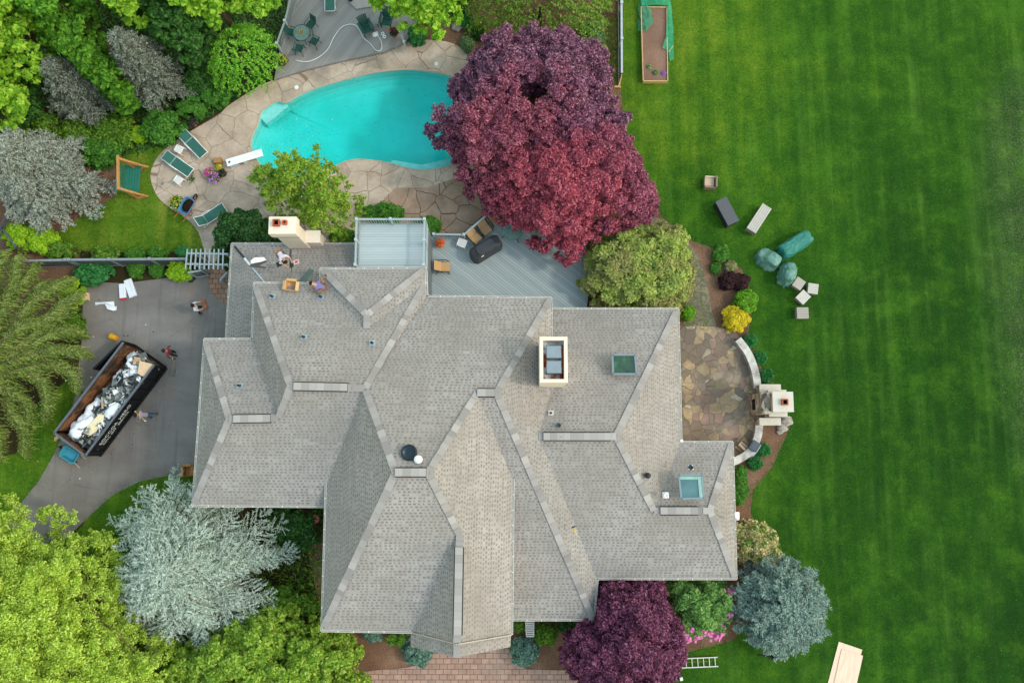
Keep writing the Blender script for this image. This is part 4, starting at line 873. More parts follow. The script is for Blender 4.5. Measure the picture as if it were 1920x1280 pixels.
r = thing('patio_weed', 'small green weed sprig lying on the patio by the lower side table', 'plant', a); mesh_np('foliage', leaf_quads(u_, unit(RG.normal(size=(N_, 3)) * .5 + np.array([0, 0, 1.])), .06 * (.6 + .8 * RG.random(N_))).reshape(-1, 3), quad_idx(N_), leaf('weed_leaves', ['#31512f', '#4b7040']), r)
a = at(368, 388, .04); r = thing('iron_ornament', 'thin wire garden ornament on the patio by the sitting lounger', 'ornament', at(306, 345, .04))
mb = MB()
for k in range(6): t = k * 1.05; mb.tube([(0, 0, .02), (.18 * math.cos(t), .18 * math.sin(t), .28), (.42 * math.cos(t + .3), .42 * math.sin(t + .3), .06)], .012, 5)
mb.build('wire_arms', M('#8f8a86', .6), r)
# skimmer lids
for p in ((556, 164), (818, 120)):
    a = at(*p, .044); r = thing('skimmer_lid', 'round white skimmer lid in the coping ' + ('near the pool steps' if p[0] < 600 else 'near the maple'), 'lid', a, 0, 'white skimmer lids'); MB().lathe([(.13, 0), (.13, .015), (.1, .02), (.02, .022)], 20).build('lid', WPL, r)

# ---- pool deck furniture
r = thing('garden_table', 'round glass table with dark green rim on the pool deck', 'table', at(571, 73, .25)); _g = NT('clear_table_glass'); _g.done(C('#8fb0a8'), .05, 0, .6); _t = _g.new('BsdfTransparent'); _t.inputs[0].default_value = (.8, .9, .87, 1); _m = _g.new('MixShader'); _m.inputs[0].default_value = .25; _g.link(_t.outputs[0], _m.inputs[1]); _g.link(_g.b.outputs[0], _m.inputs[2]); _g.link(_m.outputs[0], _g.out.inputs[0]); GLS = _g.mat
MB().lathe([(.5, .70), (.5, .712), (.03, .712)], 32).build('tabletop', GLS, r); mb = MB(); mb.tube([(.52 * math.cos(t), .52 * math.sin(t), .71) for t in np.linspace(0, 2 * math.pi, 33)], .022, 6); mb.build('rim', DKG, r)
for k in range(4): t = k * math.pi / 2 + .4; MB().tube([(.5 * math.cos(t), .5 * math.sin(t), .7), (.3 * math.cos(t), .3 * math.sin(t), .35), (.45 * math.cos(t), .45 * math.sin(t), 0)], .018, 6).build('leg', DKG, r)
N_ = 40; u_ = RG.normal(size=(N_, 3)) * .05 + np.array([0, 0, .8]); mesh_np('flowers', leaf_quads(u_, unit(RG.normal(size=(N_, 3)) * .4 + np.array([0, 0, 1.])), np.full(N_, .05)).reshape(-1, 3), quad_idx(N_), leaf('amber_petals', ['#a8742a', '#c99a3a', '#6a6a2a']), tag(thing('centrepiece', 'small pot of amber flowers in the middle of the glass table', 'flower pot', at(571, 72, .25)), None))
def chair(label, c, rz, z=.25):
    r = thing('garden_chair', label, 'chair', at(*c, z), rz, 'green chairs round the glass table'); MB().box((0, 0, .42), (.46, .46, .03)).build('seat', DGR, r, bevel=.01); b = MB()
    for i in range(5): b.bar((-.24, -.18 + i * .09, .44), (-.38, -.18 + i * .09, .88), .07, .02)
    b.bar((-.38, -.23, .88), (-.38, .23, .88), .05, .05); b.build('backrest', DGR, r)
    for s in (-1, 1): MB().tube([(-.28, s * .25, .62), (.2, s * .27, .63), (.24, s * .26, .42)], .02, 6).build('armrest', DKG, r)
    for x in (-1, 1):
        for s in (-1, 1): MB().tube([(x * .2, s * .2, .42), (x * .28, s * .26, 0)], .018, 6).build('leg', DKG, r)
    return r
tc = (571, 73)
for lab, p in (('dark green chair at the glass table, nearest the railing', (551, 68)), ('dark green chair above the glass table, farthest from the pool', (586, 53)), ('dark green chair at the glass table on the hose side', (592, 84)), ('dark green chair at the glass table nearest the leafy bowl', (564, 97))):
    chair(lab, p, ang(p, tc, .25))
def adiron(label, c, rz, z=.25):
    r = thing('adirondack_chair', label, 'chair', at(*c, z), rz, 'green adirondack chairs'); s_ = MB()
    for i in range(5): s_.box((.3 - i * .12, 0, .36 - i * .03), (.11, .52, .02), 0, 0, -.2)
    s_.build('seat', DGR, r); b = MB()
    for i in range(6): y = -.25 + i * .1; b.bar((-.25, y * .8, .24), (-.6, y * 1.1, .9 - abs(y) * .25), .085, .02)
    b.build('backrest', DGR, r)
    for s in (-1, 1): MB().box((-.02, s * .34, .55), (.75, .14, .025)).build('armrest', DGR, r); MB().box((.3, s * .3, .27), (.09, .04, .54)).build('leg', DKG, r); MB().bar((-.35, s * .3, .55), (-.45, s * .3, 0), .08, .04).build('leg', DKG, r)
    return r
adiron('dark green adirondack chair crossed by the white hose', (689, 58), ang((682, 45), (697, 73), .25)); adiron('dark green adirondack chair half under the bright maple', (726, 44), ang((722, 56), (724, 46), .25) + math.pi)
r = thing('side_table', 'small dark-framed slat table between the adirondack chairs', 'side table', at(705, 45, .25), -.1); mb = MB()
for i in range(5): mb.box((-.18 + i * .09, 0, .42), (.075, .46, .02))
mb.build('tabletop', M('#8d908e', .6), r)
for x, y in ((-1, -1), (1, -1), (1, 1), (-1, 1)): MB().box((x * .2, y * .22, .21), (.03, .03, .42)).build('leg', DKG, r)
hp = smooth_loop([(553, 113), (575, 116), (597, 108), (615, 92), (626, 70), (640, 52), (655, 46), (668, 49), (676, 60), (682, 72), (694, 82), (703, 93), (711, 96), (716, 90), (714, 76), (706, 66), (702, 66)], 4, False)
hz = lambda x, y: .27 if y < 149 - .26 * (x - 514) - 6 or True else .05
r = thing('vacuum_hose', 'long white pool vacuum hose curling across the pool deck', 'hose', (0, 0, 0)); MB().tube([at(x, y, .285) for x, y in hp], .028, 7).build('hose', M('#dfe0dc', .5, var=.04), r, smooth=True)
r = thing('pool_sweeper', 'white pool sweeper head at the hose end beside the chair', 'pool cleaner', at(703, 66, .25), .4); MB().lathe([(.15, 0), (.16, .06), (.12, .13), (.05, .16)], 16).box((.1, 0, .05), (.22, .26, .08)).build('housing', WPL, r, bevel=.01); MB().tube([(0, 0, .15), (-.05, 0, .25)], .05, 8).build('swivel', WPL, r)
for i, p in enumerate(((718, 64), (721, 70))): r = thing('hose_float', ('upper' if i == 0 else 'lower') + ' of two white ring floats beside the sweeper head', 'float', at(*p, .25), 0, 'white ring floats'); MB().tube([(.08 * math.cos(t), .08 * math.sin(t), .05) for t in np.linspace(0, 2 * math.pi, 19)], .035, 8).build('ring', WPL, r, smooth=True)
r = thing('dark_planter', 'black round bucket on the step at the top of the pool deck', 'bucket', at(657, -1, .33)); MB().lathe([(.16, 0), (.2, .34), (.17, .34), (.15, .06)], 18).build('bucket', M('#202224', .5), r)

# ---- side deck furniture
TAN = M('#c39d70', .8, var=.12, scale=8); TAN2 = M('#a98764', .8, var=.12, scale=8); BLK = M('#2c3236', .45, var=.15)
def sling_chair(label, c, rz, z=.6, m=TAN, L=.95):
    r = thing('sling_chair', label, 'chair', at(*c, z), rz, 'tan sling chairs on the side deck'); s = MB()
    MB().box((.18, 0, .42), (.52, .56, .025), 0, 0, -.05).build('seat', m, r); MB().box((-.24, 0, .68), (.62, .56, .025), 0, 0, .95).build('backrest', m, r); f = MB()
    for s in (-1, 1):
        f.tube([(-.44, s * .3, .95), (-.08, s * .3, .42), (.46, s * .3, .44)], .02, 6); MB().tube([(-.3, s * .33, .66), (.25, s * .35, .66), (.36, s * .34, .4)], .024, 6).build('armrest', BLK, r)
        for x in (-.3, .35): MB().tube([(x * .8, s * .31, .42), (x * 1.2, s * .34, 0)], .02, 6).build('leg', BLK, r)
    f.tube([(-.44, -.3, .95), (-.44, .3, .95)], .02, 6); f.build('frame', BLK, r); return r
sling_chair('light tan sling chair standing alone by the porch screens', (830, 503), 0.02)
sling_chair('light tan sling chair in the row behind the grill, nearest the side table', (889, 446), ang((878, 432), (898, 452), .6), .6, TAN)
sling_chair('brown sling chair in the row behind the grill, middle one', (908, 430), ang((899, 418), (917, 440), .6), .6, TAN2)
sling_chair('brown sling chair in the row, half hidden by the red maple', (926, 412), ang((918, 401), (934, 420), .6), .6, TAN2)
c, L, rz = span((884, 478), (936, 446), 1.7); r = thing('covered_grill', 'large barbecue under a charcoal fitted cover on the side deck', 'grill', (c.x, c.y, .6), rz); BK = M('#3d4045', .55, var=.22, scale=4)
prof = [(-.46, -.36), (.46, -.36), (.46, .36), (-.46, .36)]; mb = MB(); rings = []
def oct_(hx, hy, z, k=.3): return [(hx, -hy * k, z), (hx, hy * k, z), (hx * .8, hy, z), (-hx * .8, hy, z), (-hx, hy * k, z), (-hx, -hy * k, z), (-hx * .8, -hy, z), (hx * .8, -hy, z)]
rg = [oct_(.98, .42, 0.0, .6), oct_(.97, .42, .5, .6), oct_(.96, .41, .85, .6), oct_(.9, .38, .93, .55), oct_(.62, .34, 1.1, .6), oct_(.56, .24, 1.18, .6)]
vs = [v for g in rg for v in g]; fs = [(i * 8 + j, i * 8 + (j + 1) % 8, (i + 1) * 8 + (j + 1) % 8, (i + 1) * 8 + j) for i in range(5) for j in range(8)] + [tuple(40 + j for j in range(8))]
mb.add(vs, fs).build('cover', BK, r, bevel=.03); MB().box((-.42, -.37, .99), (.17, .06, .01), 0, .6).build('maker_patch', M('#d9dcdc', .5), r)
for s in (-1, 1): MB().box((s * .8, 0, .05), (.1, .6, .1)).build('foot', BLK, r)
r = thing('glass_table', 'round clear glass table with dark rim beside the grill', 'table', at(961, 436, .6)); MB().lathe([(.62, .7), (.62, .715), (.05, .715)], 36).build('tabletop', GLS, r); mb = MB(); mb.tube([(.64 * math.cos(t), .64 * math.sin(t), .712) for t in np.linspace(0, 2 * math.pi, 37)], .02, 6); mb.build('rim', M('#6e7f85', .4), r)
for k in range(4): t = k * math.pi / 2 + .5; MB().tube([(.56 * math.cos(t), .56 * math.sin(t), .7), (.5 * math.cos(t), .5 * math.sin(t), .3), (.72 * math.cos(t), .72 * math.sin(t), 0)], .02, 6).build('leg', BLK, r)

# ================================================================== ON THE BIG LAWN
def wicker(label, name, cat, corners, h, top, side, group=None, over=0.03, split=0):
    """box-like outdoor piece from its top's pixel corners (a-b long edge, b-c short)"""
    a, b, c = (at(*p, h) for p in corners); L = (b - a).length; W_ = (c - b).length; cen = (a + c) / 2; r = thing(name, label, cat, (cen.x, cen.y, .016), math.atan2((b - a).y, (b - a).x), group)
    body = MB(); body.box((0, 0, h * .5), (L - over * 2, W_ - over * 2, h - .08)); body.build('base', side, r, bevel=.015)
    tp = MB(); k = max(1, split)
    for i in range(k): tp.box((0, -W_ / 2 + W_ * (i + .5) / k, h - .02), (L, W_ / k - (.012 if k > 1 else 0), .05))
    tp.build('top', top, r, bevel=.008)
    for x in (-1, 1):
        for y in (-1, 1): MB().box((x * (L / 2 - .07), y * (W_ / 2 - .07), .04), (.07, .07, .08)).build('leg', side, r)
    return r
CHAR = M('#55585f', .7, var=.1); CHARD = M('#33353a', .8, var=.15, scale=14)
wicker('dark charcoal cushion box on the lawn, right of the armchair', 'storage_box', 'storage box', ((1342, 380), (1366, 425), (1385, 412)), .75, CHAR, CHARD)
PALEW = plank_mat('weathered_white_planks', '#bdb7b0', '#d9d4cd', '#8f8a85', 0, .12); GSID = M('#8d857d', .8, var=.15, scale=12)
r = wicker('long pale slatted bench on the lawn beside the dark box', 'slatted_bench', 'bench', ((1430, 381), (1400, 427), (1417, 438)), .55, M('#b7b2ab', .7, var=.12), GSID, None, .02, 5)
c, L, rz = span((1395, 432), (1412, 441), .3); MB().box((0, 0, 0), (.05, .05, .05))
for lab, pts, tc_ in (('taupe wicker cube with dark edge tucked beside the draped chair', ((1486, 533), (1497, 517), (1510, 530)), '#a8a098'), ('white slatted cube table, rightmost of the cluster', ((1516, 530), (1535, 533), (1533, 552)), '#bdb8b2'), ('white slatted cube table set diamondwise, between two others', ((1491, 558), (1506, 543), (1521, 556)), '#c6c1bb'), ('taupe wicker cube standing apart, nearest the house', ((1494, 576), (1516, 576), (1516, 597)), '#a39b94')):
    wicker(lab, 'cube_table', 'side table', pts, .45, M(tc_, .75, var=.1, scale=8), GSID, 'wicker cube tables on the lawn', .02, 5 if tc_ != '#a8a098' else 1)
# tan armchair
a = at(1328, 347, 0); r = thing('lawn_armchair', 'small tan wicker armchair alone on the lawn', 'armchair', (a.x, a.y, .016), -.06); WK = M('#8a7768', .85, var=.2, scale=14)
MB().box((-.02, 0, .2), (.62, .62, .36)).build('base', WK, r, bevel=.02); MB().box((-.06, .03, .44), (.56, .54, .12)).build('cushion', M('#c0a88c', .85, var=.08), r, bevel=.03); MB().box((.32, 0, .4), (.1, .66, .72)).build('backrest', WK, r, bevel=.02)
MB().box((-.02, -.32, .33), (.62, .08, .5)).build('armrest', WK, r, bevel=.02); MB().box((-.02, .32, .33), (.62, .08, .5)).build('armrest', M('#cdbba4', .85), r, bevel=.02)
# draped covers: soft folded cloth over furniture
def cloth_mat(name, a, b):
    t = NT(name); v = t.coord(); n = t.noise(v, 2.2, 5, .6); n2 = t.noise(t.mapping(v, (1, 6, 2)), 1.8, 4); t.bump(t.math('ADD', n, n2), .7, .12); return t.done(t.ramp(n, [(.3, C(a)), (.7, C(b))]), .55, 0, .35)
TEAL = cloth_mat('green_vinyl_cover', '#1f6a62', '#3d8c80'); TEAL2 = cloth_mat('faded_green_vinyl', '#2f6f66', '#86a99c')
from mathutils import noise as mnoise
def draped(label, cen, rz, shape, seed, m):
    """vinyl cover over stored furniture: rings (height, half length, half width, offset, squareness) with hanging folds"""
    a = at(*cen, 0); r = thing('furniture_cover', label, 'furniture cover', (a.x, a.y, .016), rz, 'green covers over stored patio furniture'); rr = random.Random(seed); n = 84; ph = [rr.uniform(0, 6.28) for _ in range(6)]; rings = []; prof = []
    for k in range(len(shape) - 1):
        for q in range(4): prof.append([shape[k][i] + (shape[k + 1][i] - shape[k][i]) * q / 4 for i in range(5)])
    prof.append(list(shape[-1])); zm = max(p[0] for p in prof)
    for k, (z, hx, hy, ox, e) in enumerate(prof):
        g = []; low = max(0, 1 - z / zm)
        for j in range(n):
            t = 2 * math.pi * j / n; c, s = math.cos(t), math.sin(t); q = (abs(c) ** e + abs(s) ** e) ** (-1 / e)
            f = 1 + (.25 + low) * (.07 * abs(math.sin(4.5 * t + ph[0])) + .06 * abs(math.sin(7.5 * t + ph[1] + z)) - .07) + .05 * (1 - low) * abs(math.sin(3 * t + ph[2] + 3 * z)) - .02
            p = Vector((ox + hx * q * c * f, hy * q * s * f, z)); w_ = mnoise.ridged_multi_fractal(p * 2.6 + Vector((seed, 0, 0)), 1.0, 2.0, 4, 1.0, 2.0) - 1.0
            g.append((p.x * (1 + .02 * w_), p.y * (1 + .03 * w_), max(0, z + (.035 * w_ if k > 1 else 0))))
        rings.append(g)
    vs = [v for g in rings for v in g]; fs = [(i * n + j, i * n + (j + 1) % n, (i + 1) * n + (j + 1) % n, (i + 1) * n + j) for i in range(len(rings) - 1) for j in range(n)]; b = (len(rings) - 1) * n
    vs.append((shape[-1][3], 0, shape[-1][0] + .01)); fs += [(b + j, b + (j + 1) % n, len(vs) - 1) for j in range(n)]
    MB().add(vs, fs).build('cover', m, r, smooth=True); return r
c, L, rz = span((1461, 474), (1510, 443), .5)
draped('long green cover over a sofa on the lawn, the largest of the covers', ((1461 + 1511) / 2, (478 + 446) / 2), rz, [(0, 1.02, .48, 0, 7), (.35, 1.0, .46, 0, 7), (.66, .98, .42, 0, 7), (.8, .92, .34, .02, 6), (.84, .8, .1, -.02, 4)], 1, TEAL)
draped('rumpled green cover over round chairs, left of the sofa cover', (1437, 488), -.7, [(0, .74, .56, 0, 2.6), (.35, .7, .5, 0, 2.4), (.55, .66, .44, -.02, 2.3), (.66, .5, .4, .14, 2.6), (.95, .36, .33, .24, 3), (1.0, .26, .22, .26, 3)], 5, TEAL2)
draped('crumpled green cover over a tall chair beside the wicker cubes', (1474, 515), 1.25, [(0, .76, .52, 0, 2.6), (.35, .7, .46, 0, 2.4), (.6, .62, .4, -.03, 2.2), (.68, .48, .34, -.14, 2.4), (1.0, .3, .3, -.26, 3), (1.06, .22, .22, -.28, 3)], 9, TEAL2)
# raised bed with netting
pts = [at(*p, .3) for p in [(1202, 13), (1250, 14), (1252, 152), (1206, 152)]]; cen = sum(pts, Vector()) / 4; cen.z = 0; r = thing('raised_bed', 'raised timber garden bed of bare soil on the lawn', 'garden bed', (cen.x, cen.y, .016)); bd = []
for i in range(4): MB().bar(pts[i] - cen - Vector((0, 0, .15)), pts[(i + 1) % 4] - cen - Vector((0, 0, .15)), .05, .3).build('board', M('#c9a878', .8, var=.15), r)
MB().prism([((p - cen).x * .985, (p - cen).y * .995) for p in pts], .0, .22).build('soil', SOIL, r)
net = NT('green_netting'); nv = net.coord(); net.done(net.ramp(net.noise(nv, 3, 3), [(.3, C('#1f8a66')), (.7, C('#35a67e'))]), .6); tr_ = net.new('BsdfTransparent'); ms_ = net.new('MixShader'); ms_.inputs[0].default_value = .62; net.link(tr_.outputs[0], ms_.inputs[1]); net.link(net.b.outputs[0], ms_.inputs[2]); net.link(ms_.outputs[0], net.out.inputs[0])
def netting(label, px, hs, seed):
    a = at(*px[0], 0); r = thing('bird_netting', label, 'netting', (a.x, a.y, .02), 0, 'green nets on the raised bed'); mb = MB(); rr = random.Random(seed); P_ = [at(x, y, z) - a for (x, y), z in zip(px, hs)]
    cen_ = sum(P_, Vector()) / len(P_); rings = [[cen_ + (p - cen_) * k + Vector((rr.uniform(-.05, .05), rr.uniform(-.05, .05), rr.uniform(0, .08))) for p in P_] for k in (1, .75, .5, .25)]; n = len(P_)
    vs = [v for g in rings for v in g] + [cen_]; fs = [(i * n + j, i * n + (j + 1) % n, (i + 1) * n + (j + 1) % n, (i + 1) * n + j) for i in range(3) for j in range(n)] + [(3 * n + j, 3 * n + (j + 1) % n, 4 * n) for j in range(n)]
    mb.add(vs, fs).build('net', net.mat, r)
netting('green bird net slumped over the right side of the raised bed', [(1252, -10), (1260, 15), (1262, 60), (1263, 112), (1256, 116), (1251, 98), (1242, 90), (1250, 70), (1251, 20)], [.35, .1, .08, .06, .06, .2, .34, .36, .36], 2)
netting('green bird net bunched over the upper left corner of the raised bed', [(1202, -8), (1222, 20), (1224, 45), (1212, 60), (1198, 58), (1194, 40), (1200, 36), (1195, 20), (1198, 2)], [.3, .36, .36, .36, .08, .06, .34, .06, .1], 4)
netting('green bird net stretched across the top end of the raised bed', [(1198, -30), (1255, -30), (1252, 12), (1230, 10), (1202, 12)], [.4, .4, .36, .36, .36], 6)
MB().bar(at(1254, 98, .3) - at(1254, 98, 0), at(1262, 86, .2) - at(1254, 98, 0), .03, .03).build('stake', M('#c9b48a', .8), thing('bamboo_stake', 'thin bamboo stake leaning on the raised bed netting', 'stake', at(1254, 98, 0)))
for lab, p, ms, fl in (('leafy seedling clump at the left end of the raised bed', (1217, 126), ['#5d7a45', '#8aa06a'], None), ('broad-leaved seedling in the middle of the raised bed row', (1229, 137), ['#3f6338', '#6c8f5c'], None), ('purple flower clump at the right end of the raised bed', (1244, 138), ['#7a4a98', '#a878c4', '#8a5aa8'], 1)):
    a = at(*p, .24); r = thing('bed_plant', lab, 'plant', a, 0, 'plants in the raised bed'); N_ = 70; u_ = unit(RG.normal(size=(N_, 3))); u_[:, 2] = np.abs(u_[:, 2]); mesh_np('foliage', leaf_quads(u_ * np.array([.2, .17, .14]) * (.4 + .6 * RG.random((N_, 1))), unit(u_ + np.array([0, 0, .8])), .06 * (.6 + .8 * RG.random(N_))).reshape(-1, 3), quad_idx(N_), leaf('seedling_leaves', ms), r)
# plywood, ladder, black tool
PLY = NT('bare_plywood'); pv = PLY.coord(); pn = PLY.noise(PLY.mapping(pv, (6, .7, 1)), 1.2, 5); kn = PLY.sstep(PLY.voro(PLY.mapping(pv, (1, .8, 1)), 2.2), .05, .02); pc = PLY.mix(PLY.math('MULTIPLY', kn, .8), PLY.ramp(pn, [(.3, C('#d9b9a2')), (.7, C('#ecd6c4'))]), C('#8c6a52')); PLY.done(pc, .8, 0, .2)
def ply(label, a_, b_, c_, z):
    a, b, c = (at(*p, z) for p in (a_, b_, c_)); u = (b - a); cen = (a + c) / 2; r = thing('plywood_sheet', label, 'plywood', (cen.x, cen.y, z), math.atan2(u.y, u.x), 'plywood sheets on the lawn'); W_, L = 1.22, 2.44
    MB().box((0, 0, 0), (u.length, (c - b).length, .02)).build('panel', PLY.mat, r)
    MB().box((0, 0, -.012), (u.length - .01, (c - b).length - .01, .008)).build('ply_edge', M('#b98d5c', .8), r)
ply('bare plywood sheet on the lawn, the lower one of the pair', (1575, 1203), (1619, 1218), (1590, 1310), .045); ply('bare plywood sheet laid askew on top of another on the lawn', (1585, 1219), (1625, 1231), (1588, 1330), .075)
c, L, rz = span((1277, 1243), (1346, 1240), .1); r = thing('extension_ladder', 'white ladder lying on the lawn beside the dark red maple', 'ladder', (c.x - .25, c.y, .03), rz); L += .5; AL = M('#d8dad6', .4, var=.05)
for s in (-1, 1): MB().bar((-L / 2, s * .24, .06), (L / 2, s * .24, .06), .05, .09).build('side_rail', AL, r)
for i in range(8): x = -L / 2 + .15 + i * (L - .3) / 7; MB().tube([(x, -.24, .06), (x, .24, .06)], .024, 6).build('rung', AL, r)
MB().tube([(-L / 2 + .3, -.02, .05), (-.3, .04, .04), (L / 2 - .4, .02, .04)], .008, 5).build('rope', M('#b9a03a', .7), r)
a = at(1452, 1231, 0); r = thing('leaf_blower', 'black hand blower lying on the lawn under the blue spruce', 'blower', (a.x, a.y, .02), math.pi - .12); mb = MB(); mb.tube([(.12, 0, .1), (.45, 0, .07), (.9, 0, .05)], [.06, .05, .04], 8); mb.build('nozzle', M('#25292d', .5), r); MB().box((-.02, 0, .14), (.34, .24, .24)).build('motor_housing', M('#20262b', .5), r, bevel=.04); MB().tube([(-.15, 0, .26), (0, 0, .34), (.12, 0, .26)], .025, 6).build('handle', M('#3a4a55', .5), r)
a = at(1271, 1266, 0); r = thing('paint_bucket', 'dark bucket with a white rag by the foot of the ladder', 'bucket', (a.x, a.y, .02)); MB().lathe([(.12, 0), (.15, .3), (.13, .3), (.11, .04)], 16).build('bucket', M('#3c4254', .5), r); MB().box((.12, -.08, .3), (.16, .2, .05), .3, .3).build('rag', M('#d8dad6', .8), r)
a = at(994, 1172, 0); r = thing('lattice_screen', 'white slatted screen sticking out under the front eave', 'screen', (a.x, a.y, .02)); mb = MB(); p0, p1 = at(985, 1156, 1.1) - a, at(1001, 1156, 1.1) - a; p2 = at(1001, 1192, .9) - a; p3 = at(987, 1192, .9) - a
for i in range(10): t = i / 9.0; mb.bar(p0.lerp(p3, t) , p1.lerp(p2, t), .07, .04)
mb.build('slats', M('#c9cac8', .5), r); f_ = MB()
for q, s in ((p0, p3), (p1, p2)): f_.bar(q - Vector((0, 0, .03)), s - Vector((0, 0, .03)), .05, .05)
for q in (p0, p1, p2, p3): f_.box((q.x, q.y, q.z / 2 - .02), (.05, .05, q.z))
f_.build('frame', M('#b7b9b8', .5), r)

# ================================================================== STONE PATIO: seat wall, fireplace, firewood
STONE = NT('split_stone'); sv_ = STONE.coord(); sn = STONE.noise(sv_, 2.5, 5, .65); STONE.bump(sn, .5, .03); STONE.done(STONE.ramp(sn, [(.3, C('#6f675f')), (.5, C('#99918a')), (.72, C('#c4beb7'))]), .85)
COPE = NT('pale_coping_stone'); sv_ = COPE.coord(); sn = COPE.noise(sv_, 1.6, 5, .65); COPE.bump(sn, .3, .02); COPE.done(COPE.ramp(sn, [(.34, C('#8f8b87')), (.5, C('#bcb8b3')), (.7, C('#dad6d0'))]), .8)
def seat_wall(label, mid, wpx):
    pts = [at(x, y, .5) for x, y in smooth_loop(mid, 5, False)]; r = thing('seat_wall', label, 'stone wall', (pts[0].x, pts[0].y, 0), 0); o = pts[0].copy(); o.z = 0; pts = [p - o for p in pts]; hw = wpx * .5 / 31
    def strip(hw, z0, z1, m, name):
        L_, R_ = [], []
        for i, p in enumerate(pts):
            d = (pts[min(i + 1, len(pts) - 1)] - pts[max(i - 1, 0)]).normalized(); s = Vector((-d.y, d.x, 0)) * hw; L_.append(p + s); R_.append(p - s)
        MB().prism([(p.x, p.y) for p in L_ + R_[::-1]], z0, z1).build(name, m, r)
    strip(hw * .88, 0, .44, STONE.mat, 'wall_face'); strip(hw, .44, .52, COPE.mat, 'coping')
seat_wall('curved stone seat wall sweeping up from the fireplace to the path', [(1384, 636), (1400, 657), (1411, 680), (1418, 705), (1421, 728)], 13)
seat_wall('curved stone seat wall from the fireplace down to the house corner', [(1424, 796), (1421, 818), (1411, 840), (1394, 856), (1366, 869)], 13)
a = at(1424, 760, 0); fp = thing('outdoor_fireplace', 'stone outdoor fireplace with cream caps and a square flue', 'fireplace', (a.x, a.y, 0)); CAPM = M('#c9c2b7', .8, var=.08)
LEDGE = NT('stacked_ledgestone'); lv = LEDGE.mapping(LEDGE.coord(), (1, 1, 1)); lb = LEDGE.new('TexVoronoi'); LEDGE.link(LEDGE.mapping(LEDGE.coord(), (6, 3.2, 9)), lb.inputs['Vector']); lb.inputs['Scale'].default_value = 1.0
_s = LEDGE.new('SeparateColor'); LEDGE.link(lb.outputs['Color'], _s.inputs[0]); LEDGE.bump(lb.outputs['Distance'], .6, .04); LEDGE.done(LEDGE.ramp(_s.outputs[0], [(0, C('#5d5148')), (.4, C('#8d7d6e')), (.7, C('#ab9c8c')), (1, C('#cbbfb0'))]), .9)
tl, brr = at(1448, 734, 3.1), at(1489, 772, 3.1); x0, x1, y1, y0 = tl.x - a.x, brr.x - a.x, tl.y - a.y, brr.y - a.y; cx, cy = (x0 + x1) / 2, (y0 + y1) / 2
MB().box((cx, cy, 1.5), (x1 - x0 - .12, y1 - y0 - .1, 3.0)).build('chimney_stack', LEDGE.mat, fp)
MB().box((cx, cy, 3.04), (x1 - x0, y1 - y0, .12)).build('stack_cap', CAPM, fp, bevel=.015)
flue(fp, (cx + .05, cy - .02, 3.1), .28, .2)
# shoulders below the stack and two low wings
mb = MB(); mb.box((cx + .02, cy - .02, 1.05), (x1 - x0 - .16, y1 - y0 + .32, 2.1)); mb.build('shoulder', LEDGE.mat, fp); MB().box((cx + .02, cy - .02, 2.13), (x1 - x0 - .12, y1 - y0 + .4, .08)).build('shoulder_cap', CAPM, fp, bevel=.01)
for ya, yb in ((720, 735), (783, 797)):
    p, q = at(1424, ya, 1.3), at(1465, yb, 1.3); MB().box(((p.x + q.x) / 2 - a.x, (p.y + q.y) / 2 - a.y, .6), (abs(q.x - p.x) - .06, abs(p.y - q.y) - .05, 1.2)).build('wing', LEDGE.mat, fp); MB().box(((p.x + q.x) / 2 - a.x, (p.y + q.y) / 2 - a.y, 1.24), (abs(q.x - p.x), abs(p.y - q.y), .08)).build('wing_cap', CAPM, fp, bevel=.01)
hz0, hz1 = at(1413, 797, 0), at(1413, 726, 0); MB().box((.05, (hz0.y + hz1.y) / 2 - a.y, .3), (.72, hz1.y - hz0.y, .6)).build('hearth', LEDGE.mat, fp)
mb = MB(); mb.box((x0 - .12, cy - .02, 1.2), (.5, y1 - y0 + .1, 2.4)); mb.build('breast', LEDGE.mat, fp); MB().box((x0 - .375, cy - .02, .95), (.02, .6, .55)).build('firebox', SOOT, fp)
# firewood: each split log
fw = random.Random(5); c0 = at(1395, 834, .3); adir = ang((1383, 841), (1401, 820), .3); SPL = [M('#b59a7e', .9, var=.25), M('#8d7460', .9, var=.25), M('#d0bba4', .9, var=.2)]
u = Vector((math.cos(adir), math.sin(adir), 0)); v = Vector((-u.y, u.x, 0)); first = None
for lay in range(3):
    for k in range(5 - lay):
        c = c0 + u * ((k - (4 - lay) / 2) * .17) + v * fw.uniform(-.05, .05); c.z = .1 + .15 * lay
        lab = 'split firewood log in the pile against the lower seat wall'
        r = thing('firewood_log', lab, 'firewood', c, adir + math.pi / 2 + fw.uniform(-.12, .12), 'stacked firewood logs'); L = fw.uniform(.44, .54)
        mb = MB(); pr = [(0, -.065), (.075, -.01), (.05, .06), (-.05, .06), (-.075, -.01)]
        mb.add([(-L / 2, y, z) for y, z in pr] + [(L / 2, y, z) for y, z in pr], [(0, 1, 2, 3, 4), (9, 8, 7, 6, 5)] + [(i, (i + 1) % 5, 5 + (i + 1) % 5, 5 + i) for i in range(5)]).build('log', SPL[(k + lay) % 3], r)
a = at(1412, 836, .53); r = thing('storage_crate', 'dark crate with lid sitting on the lower stone seat wall', 'crate', (a.x, a.y, .525), ang((1404, 842), (1412, 829), .8)); DKC = M('#333b45', .5, var=.15)
